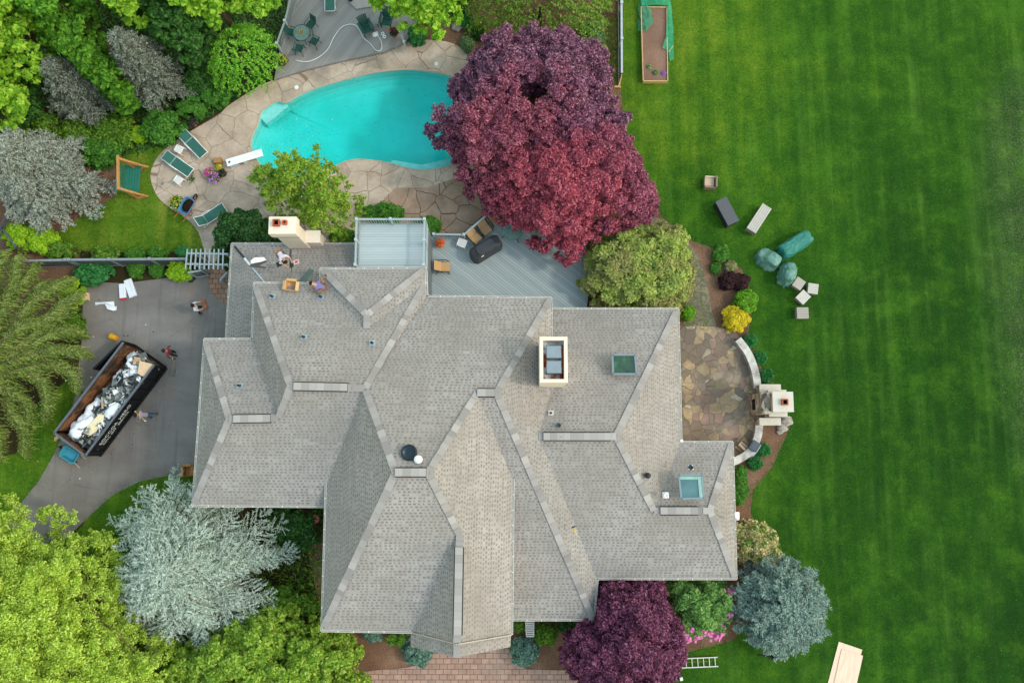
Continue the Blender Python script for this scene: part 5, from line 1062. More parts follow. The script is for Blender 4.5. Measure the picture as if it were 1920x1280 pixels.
MB().box((0, 0, .16), (.52, .46, .32)).build('body', DKC, r, bevel=.02); MB().box((0, 0, .345), (.56, .5, .05)).box((0, 0, .375), (.44, .38, .02)).build('lid', M('#4a5560', .5), r, bevel=.01); MB().box((.0, -.27, .3), (.5, .03, .05)).build('handle_bar', M('#c3c7c9', .4), r)
a = at(1411, 852, .2); r = thing('metal_pipe_end', 'short pale metal chute leaning on the outside of the seat wall', 'chute', (a.x, a.y, 0), ang((1407, 860), (1415, 848))); MB().bar((-.28, 0, .1), (.25, 0, .42), .16, .06).build('chute', M('#c8ced0', .4, .2), r)
for lab, c, s in (('pale boulder at the back foot of the fireplace', (1474, 789), .3), ('flat grey rock behind the fireplace by the lawn', (1466, 802), .26), ('small rock by the stone step below the fireplace', (1461, 809), .16), ('grey edging stone beside the yellow rhododendron', (1436, 1003), .3), ('pale edging stone at the outer end of the yellow rhododendron', (1450, 1040), .28), ('round stone in the dark bed above the pool', (857, 52), .3)):
    rr = random.Random(hash(c) % 1000); r = thing('boulder', lab, 'rock', at(*c, .01)); mb = MB()
    def fn(u_, v_, rr=rr, s=s, c=c): t, p = u_ * 2 * math.pi, v_ * math.pi; k = 1 + .16 * math.sin(3 * t * 1.0 + c[0]) * math.sin(2 * p) + .1 * math.sin(5 * t + c[1]) * math.sin(p); return (s * k * math.sin(p) * math.cos(t) * 1.2, s * k * math.sin(p) * math.sin(t), s * .35 + s * .5 * math.cos(p))
    mb.grid(fn, 19, 9).build('stone', STONE.mat, r, smooth=True)

# ================================================================== DUMPSTER ON THE DRIVEWAY
DBK = M('#15171a', .5, .2, var=.25); c, L, rz = span((131.5, 832.5), (261, 662.5), 1.75); DL, DW, DH = L, 2.2, 1.75
dm = thing('dumpster', 'long black roll-off dumpster full of roofing debris, end gate open', 'dumpster', (c.x, c.y, .024), rz)
RAIL = M('#6a6c74', .5, .3, var=.15)
def w2(x, y, z, d, o): return MB().box((x, y, z), d).build(o, DBK, dm)
for s in (-1, 1):
    w2(0, s * DW / 2, DH / 2 + .1, (DL, .06, DH - .2), 'side_wall'); MB().box((0, s * DW / 2, DH), (DL, .11, .1)).build('top_rail', RAIL, dm)
    rb = MB()
    for i in range(9): rb.box((-DL / 2 + .3 + i * (DL - .6) / 8, s * (DW / 2 + .06), DH / 2 + .12), (.12, .08, DH - .3))
    rb.box((0, s * (DW / 2 + .05), .3), (DL, .12, .18)); rb.build('side_ribs', DBK, dm)
MB().box((-DL / 2, 0, DH / 2 + .1), (.06, DW, DH - .2)).build('front_wall', DBK, dm); MB().box((-DL / 2, 0, DH), (.11, DW, .1)).build('top_rail', RAIL, dm)
rust = NT('rusty_floor'); rv = rust.coord(); rn = rust.noise(rv, 1.3, 6, .7); rust.done(rust.ramp(rn, [(.34, C('#26221f')), (.46, C('#4e382a')), (.56, C('#8a5a36')), (.64, C('#6a4a38')), (.74, C('#35302d'))]), .9)
MB().box((0, 0, .28), (DL - .06, DW - .08, .08)).build('floor', rust.mat, dm)
MB().box((.05, DW / 2 - .05, .95), (DL - .3, .03, 1.3)).build('inner_wall', rust.mat, dm); MB().box((-DL / 2 + .05, 0, .95), (.03, DW - .2, 1.3)).build('inner_wall', rust.mat, dm)
gt = MB(); ga = math.pi + .16; gp = Vector((DL / 2 + .03, DW / 2 + .1, 0)); gd = Vector((math.cos(ga), -math.sin(ga), 0)); gt.bar(gp + Vector((0, 0, .95)), gp + gd * 2.2 + Vector((0, 0, .95)), .08, 1.55); gt.build('end_gate', DBK, dm)
mb = MB()
for t in (.25, .75): mb.bar(gp + gd * (2.2 * t) + Vector((0, 0, .2)), gp + gd * (2.2 * t) + Vector((0, 0, 1.75)), .14, .1)
mb.bar(gp + Vector((0, 0, 1.76)), gp + gd * 2.2 + Vector((0, 0, 1.76)), .1, .06); mb.build('gate_ribs', DBK, dm); MB().box((DL / 2, 0, .3), (.12, DW, .12)).build('sill', DBK, dm)
for x in (-DL * .42, DL * .4):
    for s in (-1, 1): MB().tube([(x, s * .8 - .08, .12), (x, s * .8 + .08, .12)], .11, 12).build('roller', M('#3a3c40', .5, .5), dm)
# painted lettering on the outside of the right-hand wall
def lettering(txt, size, loc, rot, parent, m, name='lettering'):
    cu = bpy.data.curves.new(name, 'FONT'); cu.body = txt; cu.size = size; cu.extrude = .003; cu.align_x = 'CENTER'; cu.space_character = 1.08
    t = bpy.data.objects.new(name, cu); COL.objects.link(t); bpy.context.view_layer.update()
    me = bpy.data.meshes.new_from_object(t.evaluated_get(bpy.context.evaluated_depsgraph_get())); bpy.data.objects.remove(t)
    me.materials.clear(); me.materials.append(m); o = bpy.data.objects.new(name, me); COL.objects.link(o); o.parent = parent; o.location = loc; o.rotation_euler = rot; return o
PAINT = M('#e3e4e2', .6, var=.1)
for txt, sz, x_, z_ in (('SOCCOR', .36, -1.5, 1.22), ('HERO', .36, -.05, 1.22), ('ROLL', .24, -1.95, .92), ('OFF', .24, -1.32, .92), ('SERVICE', .24, -.45, .92)): lettering(txt, sz, (x_, -DW / 2 - .115, z_), (math.pi / 2, 0, 0), dm, PAINT)
MB().box((-.95, -DW / 2 - .103, 1.18), (3.2, .012, .95)).build('sign_plate', DBK, dm)
# the load: a mound of torn underlay and shingles piled to the right wall
ht = random.Random(8)
def dmat(): return dm.matrix_basis if False else Matrix.Translation(dm.location) @ Matrix.Rotation(rz, 4, 'Z')
deb = NT('torn_roofing'); dv = deb.coord(); dc = deb.voro(dv, 3.2, 'F1', 'Color'); ds = deb.new('SeparateColor'); deb.link(dc, ds.inputs[0]); dn = deb.noise(dv, 5, 4)
dcol = deb.ramp(ds.outputs[0], [(0, C('#34383a')), (.3, C('#4d5452')), (.55, C('#6a716c')), (.72, C('#2a2c30')), (.84, C('#8a8f8c')), (.93, C('#c9ced2'))], 'CONSTANT'); dcol = deb.mix(deb.sstep(dn, .3, .7, .4, 0), dcol, C('#24272a')); deb.bump(dn, .8, .1); deb.done(dcol, .8)
def heap_h(x, y):
    e = max(0, min(1, (.8 - y / (DW / 2)) / .7)) ; n = .18 * math.sin(x * 2.3 + 1) * math.cos(y * 3.1) + .12 * math.sin(x * 5.7 + y * 4.3) + .06 * math.sin(x * 11 + y * 7)
    k = 1 - .45 * max(0, (-x - 2.3)) - .15 * max(0, x - 2.2); return .33 + max(0, e * (1.0 * k + n) * (1 if abs(x) < DL / 2 - .1 else .6))
hp_ = thing('debris_heap', 'heap of torn grey roofing scraps filling the dumpster', 'debris', (c.x, c.y, .024), rz); hp_['kind'] = 'stuff'
MB().grid(lambda u_, v_: ((u_ - .5) * (DL - .16), -DW / 2 + .09 + v_ * (DW - .5), heap_h((u_ - .5) * (DL - .16), -DW / 2 + .09 + v_ * (DW - .5))), 90, 34).build('heap', deb.mat, hp_)
N_ = 620; xs = RG.uniform(-DL / 2 + .3, DL / 2 - .1, N_); ys = -DW / 2 + .15 + (DW - .75) * RG.random(N_) ** 1.3; cc = np.array([(x, y, heap_h(x, y) + .05 + ht.random() * .06) for x, y in zip(xs, ys)])
Q = leaf_quads(cc, unit(RG.normal(size=(N_, 3)) * .55 + np.array([0, 0, 1.])), .1 + .3 * RG.random(N_) ** 2, .7)
scr = NT('scraps'); sg = scr.new('NewGeometry').outputs['Random Per Island']; scr.done(scr.ramp(sg, [(0, C('#44484a')), (.22, C('#5c6261')), (.42, C('#7c8380')), (.58, C('#2e3135')), (.68, C('#9aa09d')), (.78, C('#c2a17a')), (.83, C('#e6eaee'))], 'CONSTANT'), .8)
mesh_np('scraps', Q.reshape(-1, 3), quad_idx(N_), scr.mat, hp_)
FOAM = M('#eef0f4', .7, var=.05, scale=6)
def sack(label, pts, rs, m=FOAM, name='foam_bag', cat='bag'):
    """crumpled soft mass along local points"""
    o = Matrix.Rotation(-rz, 4, 'Z'); r = thing(name, label, cat, (c.x, c.y, .024), rz, 'white waste bags in the dumpster'); mb = MB()
    for (x, y), rad in zip(pts, rs):
        ph = ht.uniform(0, 6); zc = heap_h(x, y) + rad * .2
        mb.grid(lambda u_, v_, x=x, y=y, rad=rad, ph=ph, zc=zc: (x + rad * (1 + .18 * math.sin(4 * u_ * 6.283 + ph) * math.sin(v_ * 6 + ph) + .09 * math.sin(9 * u_ * 6.283) * math.sin(v_ * 9)) * math.sin(v_ * math.pi) * math.cos(u_ * 6.283), y + rad * .85 * (1 + .18 * math.sin(3 * u_ * 6.283 + ph)) * math.sin(v_ * math.pi) * math.sin(u_ * 6.283), zc + rad * .6 * math.cos(v_ * math.pi)), 22, 12)
    return mb.build('crumpled_sheet', m, r, smooth=True)
def lp(px, py, z=1.2):   # pixel -> dumpster-local
    w_ = at(px, py, z) - Vector((c.x, c.y, 0)); return (w_.x * math.cos(rz) + w_.y * math.sin(rz), -w_.x * math.sin(rz) + w_.y * math.cos(rz))
sack('big white foam sheeting spilling along the rusty side of the dumpster', [lp(*p) for p in [(132, 812), (143, 803), (152, 795), (160, 783), (168, 772), (176, 760), (150, 808), (166, 786), (140, 814), (158, 800), (183, 750), (172, 792)]], [.48, .5, .5, .48, .46, .42, .46, .46, .44, .42, .34, .4])
sack('white plastic bag on the dumpster load near the lettering', [lp(*p) for p in [(214, 771), (221, 765), (209, 778)]], [.36, .32, .28], M('#dfe8ee', .5, var=.05))
sack('white torn wrap at the open end of the dumpster load', [lp(*p) for p in [(240, 668), (247, 672), (252, 668), (258, 690), (246, 680), (235, 664)]], [.34, .32, .3, .26, .28, .24])
sack('white scraps in the middle of the dumpster near a tan board', [lp(*p) for p in [(218, 698), (236, 708), (251, 700), (243, 716), (212, 707)]], [.26, .26, .26, .22, .24])
def board(label, px, z, hexc, tilt=0):
    P_ = [lp(*p, z) for p in px]; r = thing('scrap_board', label, 'board', (c.x, c.y, .024), rz, 'wooden scraps in the dumpster'); MB().prism(P_, z - .02, z).build('board', M(hexc, .8, var=.15, scale=5), r)
board('pale tan plywood scrap leaning at the open end of the dumpster', [(262, 676), (289, 683), (274, 708), (258, 700)], 1.66, '#d9b894'); board('cream sheet of board among the white foam', [(164, 800), (186, 776), (196, 778), (192, 800), (170, 816), (158, 812)], 1.62, '#e6d6ae')
board('small tan offcut under the white bag', [(200, 789), (207, 785), (209, 790), (203, 795)], 1.3, '#cfae84'); board('orange-brown board scrap in the middle of the load', [(226, 706), (233, 704), (234, 718), (227, 720)], 1.34, '#b98555')
MB().box((0, 0, 0), (.62, .3, .28)).build('crate_box', M('#23262e', .5), thing('black_case', 'black plastic case in the near corner of the dumpster', 'case', (at(165, 822, .9).x, at(165, 822, .9).y, .95), rz - .6))
N_ = 150; xy = [at(185 + RG.normal() * 60, 720 + RG.normal() * 75, .03) for _ in range(N_)]; cc = np.array([tuple(p) for p in xy]); cc[:, 2] = .034
lc = np.array([lp(*(0, 0)) for _ in range(1)]); Q = leaf_quads(cc, unit(RG.normal(size=(N_, 3)) * .15 + np.array([0, 0, 1.])), .02 + .05 * RG.random(N_) ** 2, .8)
o = mesh_np('driveway_debris', Q.reshape(-1, 3), quad_idx(N_), scr.mat); o['kind'] = 'stuff'
# bucket, wrapped bundles, plastic sheet, shovel
a = at(216, 633, .024); r = thing('yellow_bucket', 'yellow bucket lying on its side by the dumpster gate', 'bucket', (a.x, a.y, .2), -.35); b = MB(); ye = M('#d99a1c', .5, var=.1)
n = 20; vs = []; prof = [(-.22, .14), (.2, .18), (.2, .15), (-.18, .12)]
for x, q in prof: vs += [(x * -1, q * math.cos(2 * math.pi * j / n), q * math.sin(2 * math.pi * j / n)) for j in range(n)]
b.add(vs, [(i * n + j, i * n + (j + 1) % n, (i + 1) * n + (j + 1) % n, (i + 1) * n + j) for i in range(3) for j in range(n)] + [tuple(range(n)), tuple(3 * n + j for j in range(n))]).build('bucket', ye, r); MB().tube([(-.2, .18, 0), (-.42, .1, -.1), (-.42, -.1, -.1), (-.2, -.18, 0)], .012, 6).build('handle', M('#c9b25a', .5), r)
def bundle(label, p, q, w_, red):
    c_, L_, rz_ = span(p, q, .1); r = thing('wrapped_bundle', label, 'bundle', (c_.x, c_.y, .026), rz_, 'white wrapped shingle bundles'); MB().box((0, 0, .06), (L_, w_, .12)).build('wrapping', M('#dfe3ec', .45, var=.06), r, bevel=.02)
    MB().box((-L_ * .46, 0, .062), (L_ * .1, w_ + .004, .125)).build('printed_end', M('#c23a40' if red else '#d6dae4', .5), r, bevel=.02); MB().box((.1, -w_ * .18, .123), (L_ * .7, .02, .006)).build('fold', M('#c3c9d6', .5), r)
bundle('white wrapped bundle with a red printed end on the driveway', (231, 561), (229, 532), .38, True); bundle('white wrapped bundle lying next to the red-ended one', (250, 556), (239, 524), .46, False)
a = at(207, 573, .03); r = thing('plastic_sheet', 'crumpled white plastic sheet on the driveway below the bundles', 'sheet', a); pl = [(179, 571), (179, 567), (197, 567), (214, 565), (216, 575), (221, 574), (219, 581), (214, 583), (203, 580), (197, 570)]
P_ = [at(x, y, .03) - a for x, y in pl]; mb = MB(); n = len(P_); tri = tessellate_polygon([[Vector((p.x, p.y, 0)) for p in P_]]); mb.add([(p.x, p.y, .02 + .05 * ((i * 7) % 3)) for i, p in enumerate(P_)], [tuple(t) for t in tri]); mb.build('sheet', M('#dfe5ea', .4, var=.05), r); MB().bar(P_[0], P_[2] + Vector((0, 0, .06)), .09, .04).build('rolled_edge', M('#cdd5da', .4), r)
c_, L_, rz_ = span((328, 672), (322, 704), .05); r = thing('shovel', 'flat steel shovel lying on the driveway near the red-shirted man', 'shovel', (c_.x, c_.y, .03), rz_); MB().tube([(-L_ / 2 + .08, 0, .05), (L_ / 2 - .42, 0, .06)], .018, 7).build('shaft', M('#b39a72', .6), r)
MB().prism([(L_ / 2 - .42, -.06), (L_ / 2 - .36, -.15), (L_ / 2, -.15), (L_ / 2, .15), (L_ / 2 - .36, .15), (L_ / 2 - .42, .06)], .015, .03).box((L_ / 2 - .2, .15, .035), (.4, .015, .04)).box((L_ / 2 - .2, -.15, .035), (.4, .015, .04)).build('blade', M('#7d7a70', .4, .5, var=.25), r); MB().tube([(-L_ / 2 + .08, 0, .05), (-L_ / 2, .07, .05), (-L_ / 2, -.07, .05), (-L_ / 2 + .08, 0, .05)], .014, 6).build('grip', M('#3a3c40', .6), r)
a = at(360, 524, .02); r = thing('doormat', 'dark cloth dropped on the driveway beside the lime shrub', 'cloth', a, .4); MB().prism([(-.25, -.1), (-.05, -.18), (.26, -.06), (.24, .06), (-.1, .14)], .005, .05).build('cloth', M('#2f3036', .9), r)
a = at(107, 822, .02); MB().prism([(-.15, -.1), (.15, -.05), (.1, .12), (-.05, .1)], 0, .12).build('timber_block', M('#c7ab84', .8), thing('timber_block', 'pale timber block under the grass side corner of the dumpster', 'block', (a.x, a.y, .03), .5))

# ================================================================== LEFT ON THE ROOF
def on_roof(px, py, lift=.02): p = roofhit(px, py); return p + Vector((0, 0, lift)), roofnormal(p.x, p.y)
p, n_ = on_roof(549, 533, .0); carton('open cardboard box on the roof eave between the two roofers', None, -.1, (.55, .5, .42), '#d3aa78', 0, True, z3=Vector((p.x, p.y - .15, p.z + .02)))
def flat(name, label, cat, px, m, parts=None, th=.03, grp=None):
    P_ = [on_roof(*q)[0] for q in px]; cen = sum(P_, Vector()) / len(P_); r = thing(name, label, cat, cen, 0, grp); mb = MB(); n = len(P_); vs = [p - cen for p in P_] + [p - cen + Vector((0, 0, th)) for p in P_]
    mb.add(vs, [tuple(range(n))[::-1], tuple(range(n, 2 * n))] + [(i, (i + 1) % n, n + (i + 1) % n, n + i) for i in range(n)]); mb.build(parts or name, m, r); return r
flat('ridge_strip', 'dark green ventilation strip lying across the lower roof', 'strip', [(560, 527), (580, 503), (589, 507), (573, 529)], M('#4a5a55', .8, var=.2), 'strip')
flat('shingle_wrap', 'white opened wrapper next to the roof hip flashing', 'wrapper', [(471, 490), (478, 484), (496, 483), (500, 488), (492, 491), (472, 495)], M('#e9ebee', .5), 'wrapper', .09)
flat('shingle_strip', 'dark shingle strip folded under the white wrapper', 'strip', [(470, 496), (488, 492), (500, 489), (501, 491), (486, 498), (500, 501), (499, 504), (470, 500)], M('#4c4a48', .8, var=.2), 'strip', .05)
flat('underlay_strip', 'dark underlay strip beside the kneeling roofer', 'strip', [(543, 467), (547, 467), (547, 502), (543, 503)], M('#4a4a4e', .85, var=.2), 'strip', .02)
flat('spare_shingle', 'single dark shingle lying on the east ridge', 'shingle', [(1040, 820), (1051, 816), (1053, 819), (1042, 824)], M('#5c5a58', .9), 'shingle', .12)
p, n_ = on_roof(556, 492); r = thing('nail_packet', 'red and white packet near the kneeling roofer', 'packet', p, .3); MB().box((0, 0, .05), (.3, .22, .08)).build('packet', M('#c9b3b0', .6), r); MB().box((.02, 0, .092), (.16, .12, .006)).build('label_patch', M('#b4444a', .6), r)
p, n_ = on_roof(549, 497); r = thing('caulking_gun', 'dark green tool lying beside the packet on the lower roof', 'tool', p, 1.4); MB().box((0, 0, .06), (.2, .12, .1)).build('tool_body', M('#23332e', .5), r); MB().tube([(-.1, 0, .04), (-.4, 0, .03)], .025, 6).build('nozzle', M('#2c3c38', .5), r)
p, n_ = on_roof(526, 495); r = thing('tool_pouch', 'dark tool pouch with white contents at the kneeling roofer\'s hands', 'pouch', p, .4); MB().box((0, 0, .06), (.38, .24, .12)).build('pouch', M('#2d2f33', .8), r, bevel=.02); MB().box((.05, .02, .13), (.14, .1, .04), .5).build('contents', M('#e3e6e8', .6), r)
p, n_ = on_roof(1077, 992); r = thing('roofing_hammer', 'hammer with yellow handle lying on the front roof slope', 'hammer', p, ang((1075, 988), (1079, 999), 4)); MB().tube([(-.1, 0, .03), (.26, 0, .03)], .025, 7).build('handle', M('#d9b92c', .5), r); MB().box((-.14, 0, .04), (.07, .2, .06)).build('hammer_head', M('#3f4144', .4, .6), r)

# ================================================================== PEOPLE
def person(label, loc, rz, J, shirt, trousers, skin='#b98a6c', hair='#1a1615', shoe='#2a2725', sleeve=False, gloves=None, hat=False, belt=None):
    """one continuous skinned body in the pose J (joint name -> local point)"""
    r = thing('person', label, 'person', loc, rz); J = {k: Vector(v) for k, v in J.items()}
    vs, es, rad, lab = [], [], [], []
    def add(p, r_, par, l): vs.append(Vector(p)); rad.append(r_); lab.append(l); k = len(vs) - 1; (es.append((par, k)) if par is not None else None); return k
    pel = add(J['pelvis'], .145, None, 't'); wa = add(J['pelvis'].lerp(J['chest'], .45), .135, pel, 's'); che = add(J['chest'], .15, wa, 's'); nk = add(J['chest'].lerp(J['head'], .48), .058, che, 'k')
    hd_ = add(J['chest'].lerp(J['head'], .78), .085, nk, 'k'); ht_ = add(J['head'], .1, hd_, 'k'); ax = (J['head'] - J['chest']).normalized(); add(J['head'] + ax * .1, .075, ht_, 'k')
    fwd = J.get('face', Vector((1, 0, 0))); fwd = (fwd - ax * fwd.dot(ax)).normalized(); add(J['head'] + fwd * .115 - ax * .02, .018, ht_, 'k')
    lat = ax.cross(fwd)
    for s in (-1, 1): add(J['head'] + lat * s * .1, .02, ht_, 'k')
    for s, sd_ in (('l', 1), ('r', -1)):
        sh = add(J['sh' + s], .075, che, 's'); el = add(J['el' + s], .046, sh, 's' if sleeve else 'sm'); wr = add(J['wr' + s], .03, el, 's' if sleeve else 'k'); d = (J['wr' + s] - J['el' + s]).normalized(); pm = add(J['wr' + s] + d * .08, .034, wr, 'g')
        o = d.orthogonal().normalized(); o = (Vector((0, 0, 1)).cross(d)); o = o.normalized() if o.length > .1 else Vector((0, 1, 0)); dn = Vector((0, 0, -1)) - d * (-d.z)
        for i, ln in enumerate((.07, .08, .085, .075)):
            q = J['wr' + s] + d * .1 + o * (.03 - .02 * i); k1 = add(q + d * ln * .5, .009, pm, 'g'); add(q + d * ln + dn * .03, .008, k1, 'g')
        k1 = add(J['wr' + s] + d * .07 + o * .05 * sd_, .011, pm, 'g'); add(J['wr' + s] + d * .11 + o * .06 * sd_ + dn * .02, .009, k1, 'g')
        hi = add(J['hip' + s], .1, pel, 't'); kn = add(J['kn' + s], .066, hi, 't'); an = add(J['an' + s], .048, kn, 't'); dr = J.get('toe' + s, J['an' + s] + Vector((.17, 0, -.06))); he = add(J['an' + s] + Vector((0, 0, -.055)), .04, an, 'b'); add(dr, .034, he, 'b')
    me = bpy.data.meshes.new('body'); me.from_pydata(vs, es, []); o = bpy.data.objects.new('body_cage', me); COL.objects.link(o)
    md = o.modifiers.new('skin', 'SKIN'); md.use_smooth_shade = True; md.branch_smoothing = .4
    for i, sv2 in enumerate(me.skin_vertices[0].data): sv2.radius = (rad[i], rad[i]); sv2.use_root = (i == 0)
    o.modifiers.new('sub', 'SUBSURF').levels = 2; o.modifiers['sub'].render_levels = 2
    bpy.context.view_layer.update(); m2 = bpy.data.meshes.new_from_object(o.evaluated_get(bpy.context.evaluated_depsgraph_get())); bpy.data.objects.remove(o)
    m2.materials.clear(); ms = [M(shirt, .85, var=.12, scale=8), M(trousers, .85, var=.15, scale=8), M(skin, .6, var=.05), M(shoe, .7), M(gloves, .8) if gloves else M(skin, .6, var=.05)]
    for m in ms: m2.materials.append(m)
    mp = {'s': 0, 'sm': 0, 't': 1, 'k': 2, 'b': 3, 'g': 4}
    A_ = np.array([vs[a_] for a_, b_ in es]); B_ = np.array([vs[b_] for a_, b_ in es]); la = [(lab[a_], lab[b_]) for a_, b_ in es]
    for pl in m2.polygons:
        q = np.array(pl.center); ab = B_ - A_; t = np.clip(((q - A_) * ab).sum(1) / ((ab * ab).sum(1) + 1e-9), 0, 1); dd = ((A_ + ab * t[:, None] - q) ** 2).sum(1); i = int(dd.argmin()); l0, l1 = la[i]
        l = l0 if t[i] < .5 else l1
        if l1 == 'sm': l = 's' if t[i] < .8 else 'k'
        if l0 == 'sm': l = 'k'
        if l0 == 't' and l1 == 's': l = 't' if t[i] < .3 else 's'
        pl.material_index = mp[l]; pl.use_smooth = True
    ob = bpy.data.objects.new('body', m2); COL.objects.link(ob); ob.parent = r
    hm = MB(); back = -fwd
    def cap_(u_, v_):
        t, ph = u_ * 2 * math.pi, v_ * 1.75; rr_ = .118; dv_ = lat * math.cos(t) * math.sin(ph) + fwd * (math.sin(t) * math.sin(ph)) + ax * math.cos(ph); k = 1.0 if math.sin(t) < .4 or ph < 1.0 else .8
        return J['head'] + ax * .035 + back * .02 + dv_ * rr_ * k
    hm.grid(cap_, 17, 8).build('hair' if not hat else 'cap', M(hair, .8, var=.2), r, smooth=True)
    if belt: MB().tube([J['pelvis'] + Vector((.17 * math.cos(t), .17 * math.sin(t), .06)) for t in np.linspace(0, 2 * math.pi, 17)], .03, 6).build('tool_belt', M(belt, .8), r, smooth=True)
    return r
def stand(**k):
    J = dict(pelvis=(0, 0, .95), chest=(0, 0, 1.35), head=(.03, 0, 1.65), shl=(0, .19, 1.41), shr=(0, -.19, 1.41), ell=(.02, .25, 1.12), elr=(.02, -.25, 1.12), wrl=(.14, .24, .9), wrr=(.14, -.24, .9), hipl=(0, .09, .9), hipr=(0, -.09, .9), knl=(.04, .1, .5), knr=(.04, -.1, .5), anl=(0, .1, .1), anr=(0, -.1, .1)); J.update(k)
    J.setdefault('toel', Vector(J['anl']) + Vector((.17, 0, -.06))); J.setdefault('toer', Vector(J['anr']) + Vector((.17, 0, -.06))); return J
# man in white carrying a box across the driveway
a = at(380, 583, .024); person('person in a white shirt and dark trousers carrying brown boards on the driveway', a, .35, stand(chest=(.06, 0, 1.35), head=(.1, 0, 1.64), ell=(.2, .26, 1.16), elr=(.2, -.26, 1.16), wrl=(.47, .2, 1.14), wrr=(.47, -.2, 1.14), anl=(.16, .1, .1), knl=(.16, .1, .5), anr=(-.2, -.1, .12), knr=(-.02, -.1, .5)), '#c9cdd6', '#2d2c30')
r = thing('carried_boards', 'brown boards held in the arms of the white-shirted person', 'board', (a.x + .5, a.y + .19, 1.12), .35); MB().box((0, 0, 0), (.3, .62, .05)).box((.02, .02, .055), (.24, .56, .04)).box((.08, .2, .1), (.1, .3, .03), .3).build('boards', M('#7a5340', .8, var=.3), r)
# man in red beside the dumpster
a = at(333, 664, .024); person('person in a red shirt and black trousers with pale gloves beside the dumpster', a, math.pi - .05, stand(chest=(.05, 0, 1.33), head=(.13, 0, 1.6), ell=(.0, .34, 1.13), elr=(.0, -.34, 1.13), wrl=(-.05, .34, .9), wrr=(.12, -.36, .9), anr=(.1, -.1, .1)), '#8f3a40', '#23242a', hair='#2b1f18', sleeve=True, gloves='#e2d8cc')
# man in grey with a long yellow level
a = at(290, 779, .024); person('person in a grey shirt and blue jeans holding a long yellow level by the dumpster', a, math.pi + .05, stand(pelvis=(.02, 0, .93), chest=(.2, 0, 1.3), head=(.36, .02, 1.52), shl=(.2, .19, 1.35), shr=(.2, -.19, 1.35), ell=(.34, .27, 1.12), elr=(.3, -.27, 1.12), wrl=(.52, .22, 1.02), wrr=(.5, -.1, 1.0), anl=(.12, .1, .1), anr=(-.2, -.1, .1), knr=(-.04, -.1, .5)), '#8e8690', '#3f5a72', sleeve=True)
c_, L_, rz_ = span((254, 771), (273, 789), 1.0); r = thing('spirit_level', 'long yellow level held by the person in grey', 'level', (c_.x, c_.y, 1.0), rz_); MB().box((0, 0, 0), (L_, .05, .12)).build('level_body', M('#d8a92a', .45, var=.08), r); MB().box((L_ * .49, 0, 0), (.05, .06, .13)).box((-L_ * .49, 0, 0), (.05, .06, .13)).build('end_cap', M('#e6e2d4', .5), r)
# roofer kneeling on the low roof, head down to the lower right
p, n_ = on_roof(527, 475, 0); person('roofer in a pale lavender shirt kneeling on the low roof below the chimney', (p.x, p.y - .05, p.z + .02), math.radians(-50), dict(pelvis=(0, 0, .42), chest=(.4, 0, .62), head=(.7, -.02, .66), face=(.6, 0, -.8), shl=(.44, .19, .62), shr=(.44, -.19, .62), ell=(.58, .26, .34), elr=(.6, -.25, .34), wrl=(.78, .16, .1), wrr=(.78, -.14, .1), hipl=(0, .1, .4), hipr=(0, -.1, .4), knl=(.26, .18, .08), knr=(.22, -.2, .08), anl=(-.18, .17, .12), anr=(-.2, -.18, .14), toel=(-.32, .18, .05), toer=(-.34, -.2, .06)), '#cdc3d4', '#4a5a58', skin='#b4875f', shoe='#a07a50', belt='#a8764a')
# roofer in purple crouching at the eave
p, n_ = on_roof(607, 541, 0); person('roofer in a purple shirt crouching at the upper eave with bare arms', (p.x, p.y, p.z + .02), math.radians(168), dict(pelvis=(-.1, 0, .3), chest=(.2, .0, .58), head=(.46, -.02, .72), face=(.8, 0, -.5), shl=(.2, .2, .6), shr=(.22, -.2, .6), ell=(.42, .3, .36), elr=(.46, -.26, .36), wrl=(.62, .16, .16), wrr=(.64, -.1, .2), hipl=(-.1, .1, .28), hipr=(-.1, -.1, .28), knl=(.2, .28, .4), knr=(.16, -.42, .42), anl=(.02, .34, .08), anr=(-.02, -.62, .1), toel=(.18, .36, .04), toer=(.1, -.74, .06)), '#6f6a9c', '#8a6a52', skin='#c0906c', belt='#8a5a38')

# ================================================================== TREES
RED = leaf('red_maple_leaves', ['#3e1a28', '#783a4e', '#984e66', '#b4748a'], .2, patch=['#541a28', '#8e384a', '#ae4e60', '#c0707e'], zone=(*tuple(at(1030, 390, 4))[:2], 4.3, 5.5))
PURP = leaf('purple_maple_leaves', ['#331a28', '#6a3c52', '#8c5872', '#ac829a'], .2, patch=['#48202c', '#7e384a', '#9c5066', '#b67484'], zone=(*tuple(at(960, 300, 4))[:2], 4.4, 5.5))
DPUR = leaf('dark_purple_leaves', ['#2a1020', '#5a2842', '#7c405e', '#986080'], .2)
tree('japanese_maple', 'broad purple-leaved maple with a dark gap in its crown, nearest the pool', 'tree', [(798, 226), (832, 210), (856, 190), (842, 165), (848, 135), (880, 120), (885, 85), (915, 60), (960, 55), (1000, 55), (1020, 40), (1050, 45), (1075, 65), (1115, 75), (1140, 100), (1150, 130), (1157, 165), (1165, 205), (1175, 240), (1160, 290), (1060, 330), (960, 340), (900, 380), (868, 345), (848, 322), (842, 280), (832, 262), (800, 246)], 2.0, 5.6, .5, 620, .07, PURP, None, 1.6, .68, hole=(*tuple(at(1003, 202, 3.4))[:2], 1.05), base=tuple(at(1000, 212, 0))[:2], jitter=.17, r0=.2, aspect=.5, k=9, out=1.0)
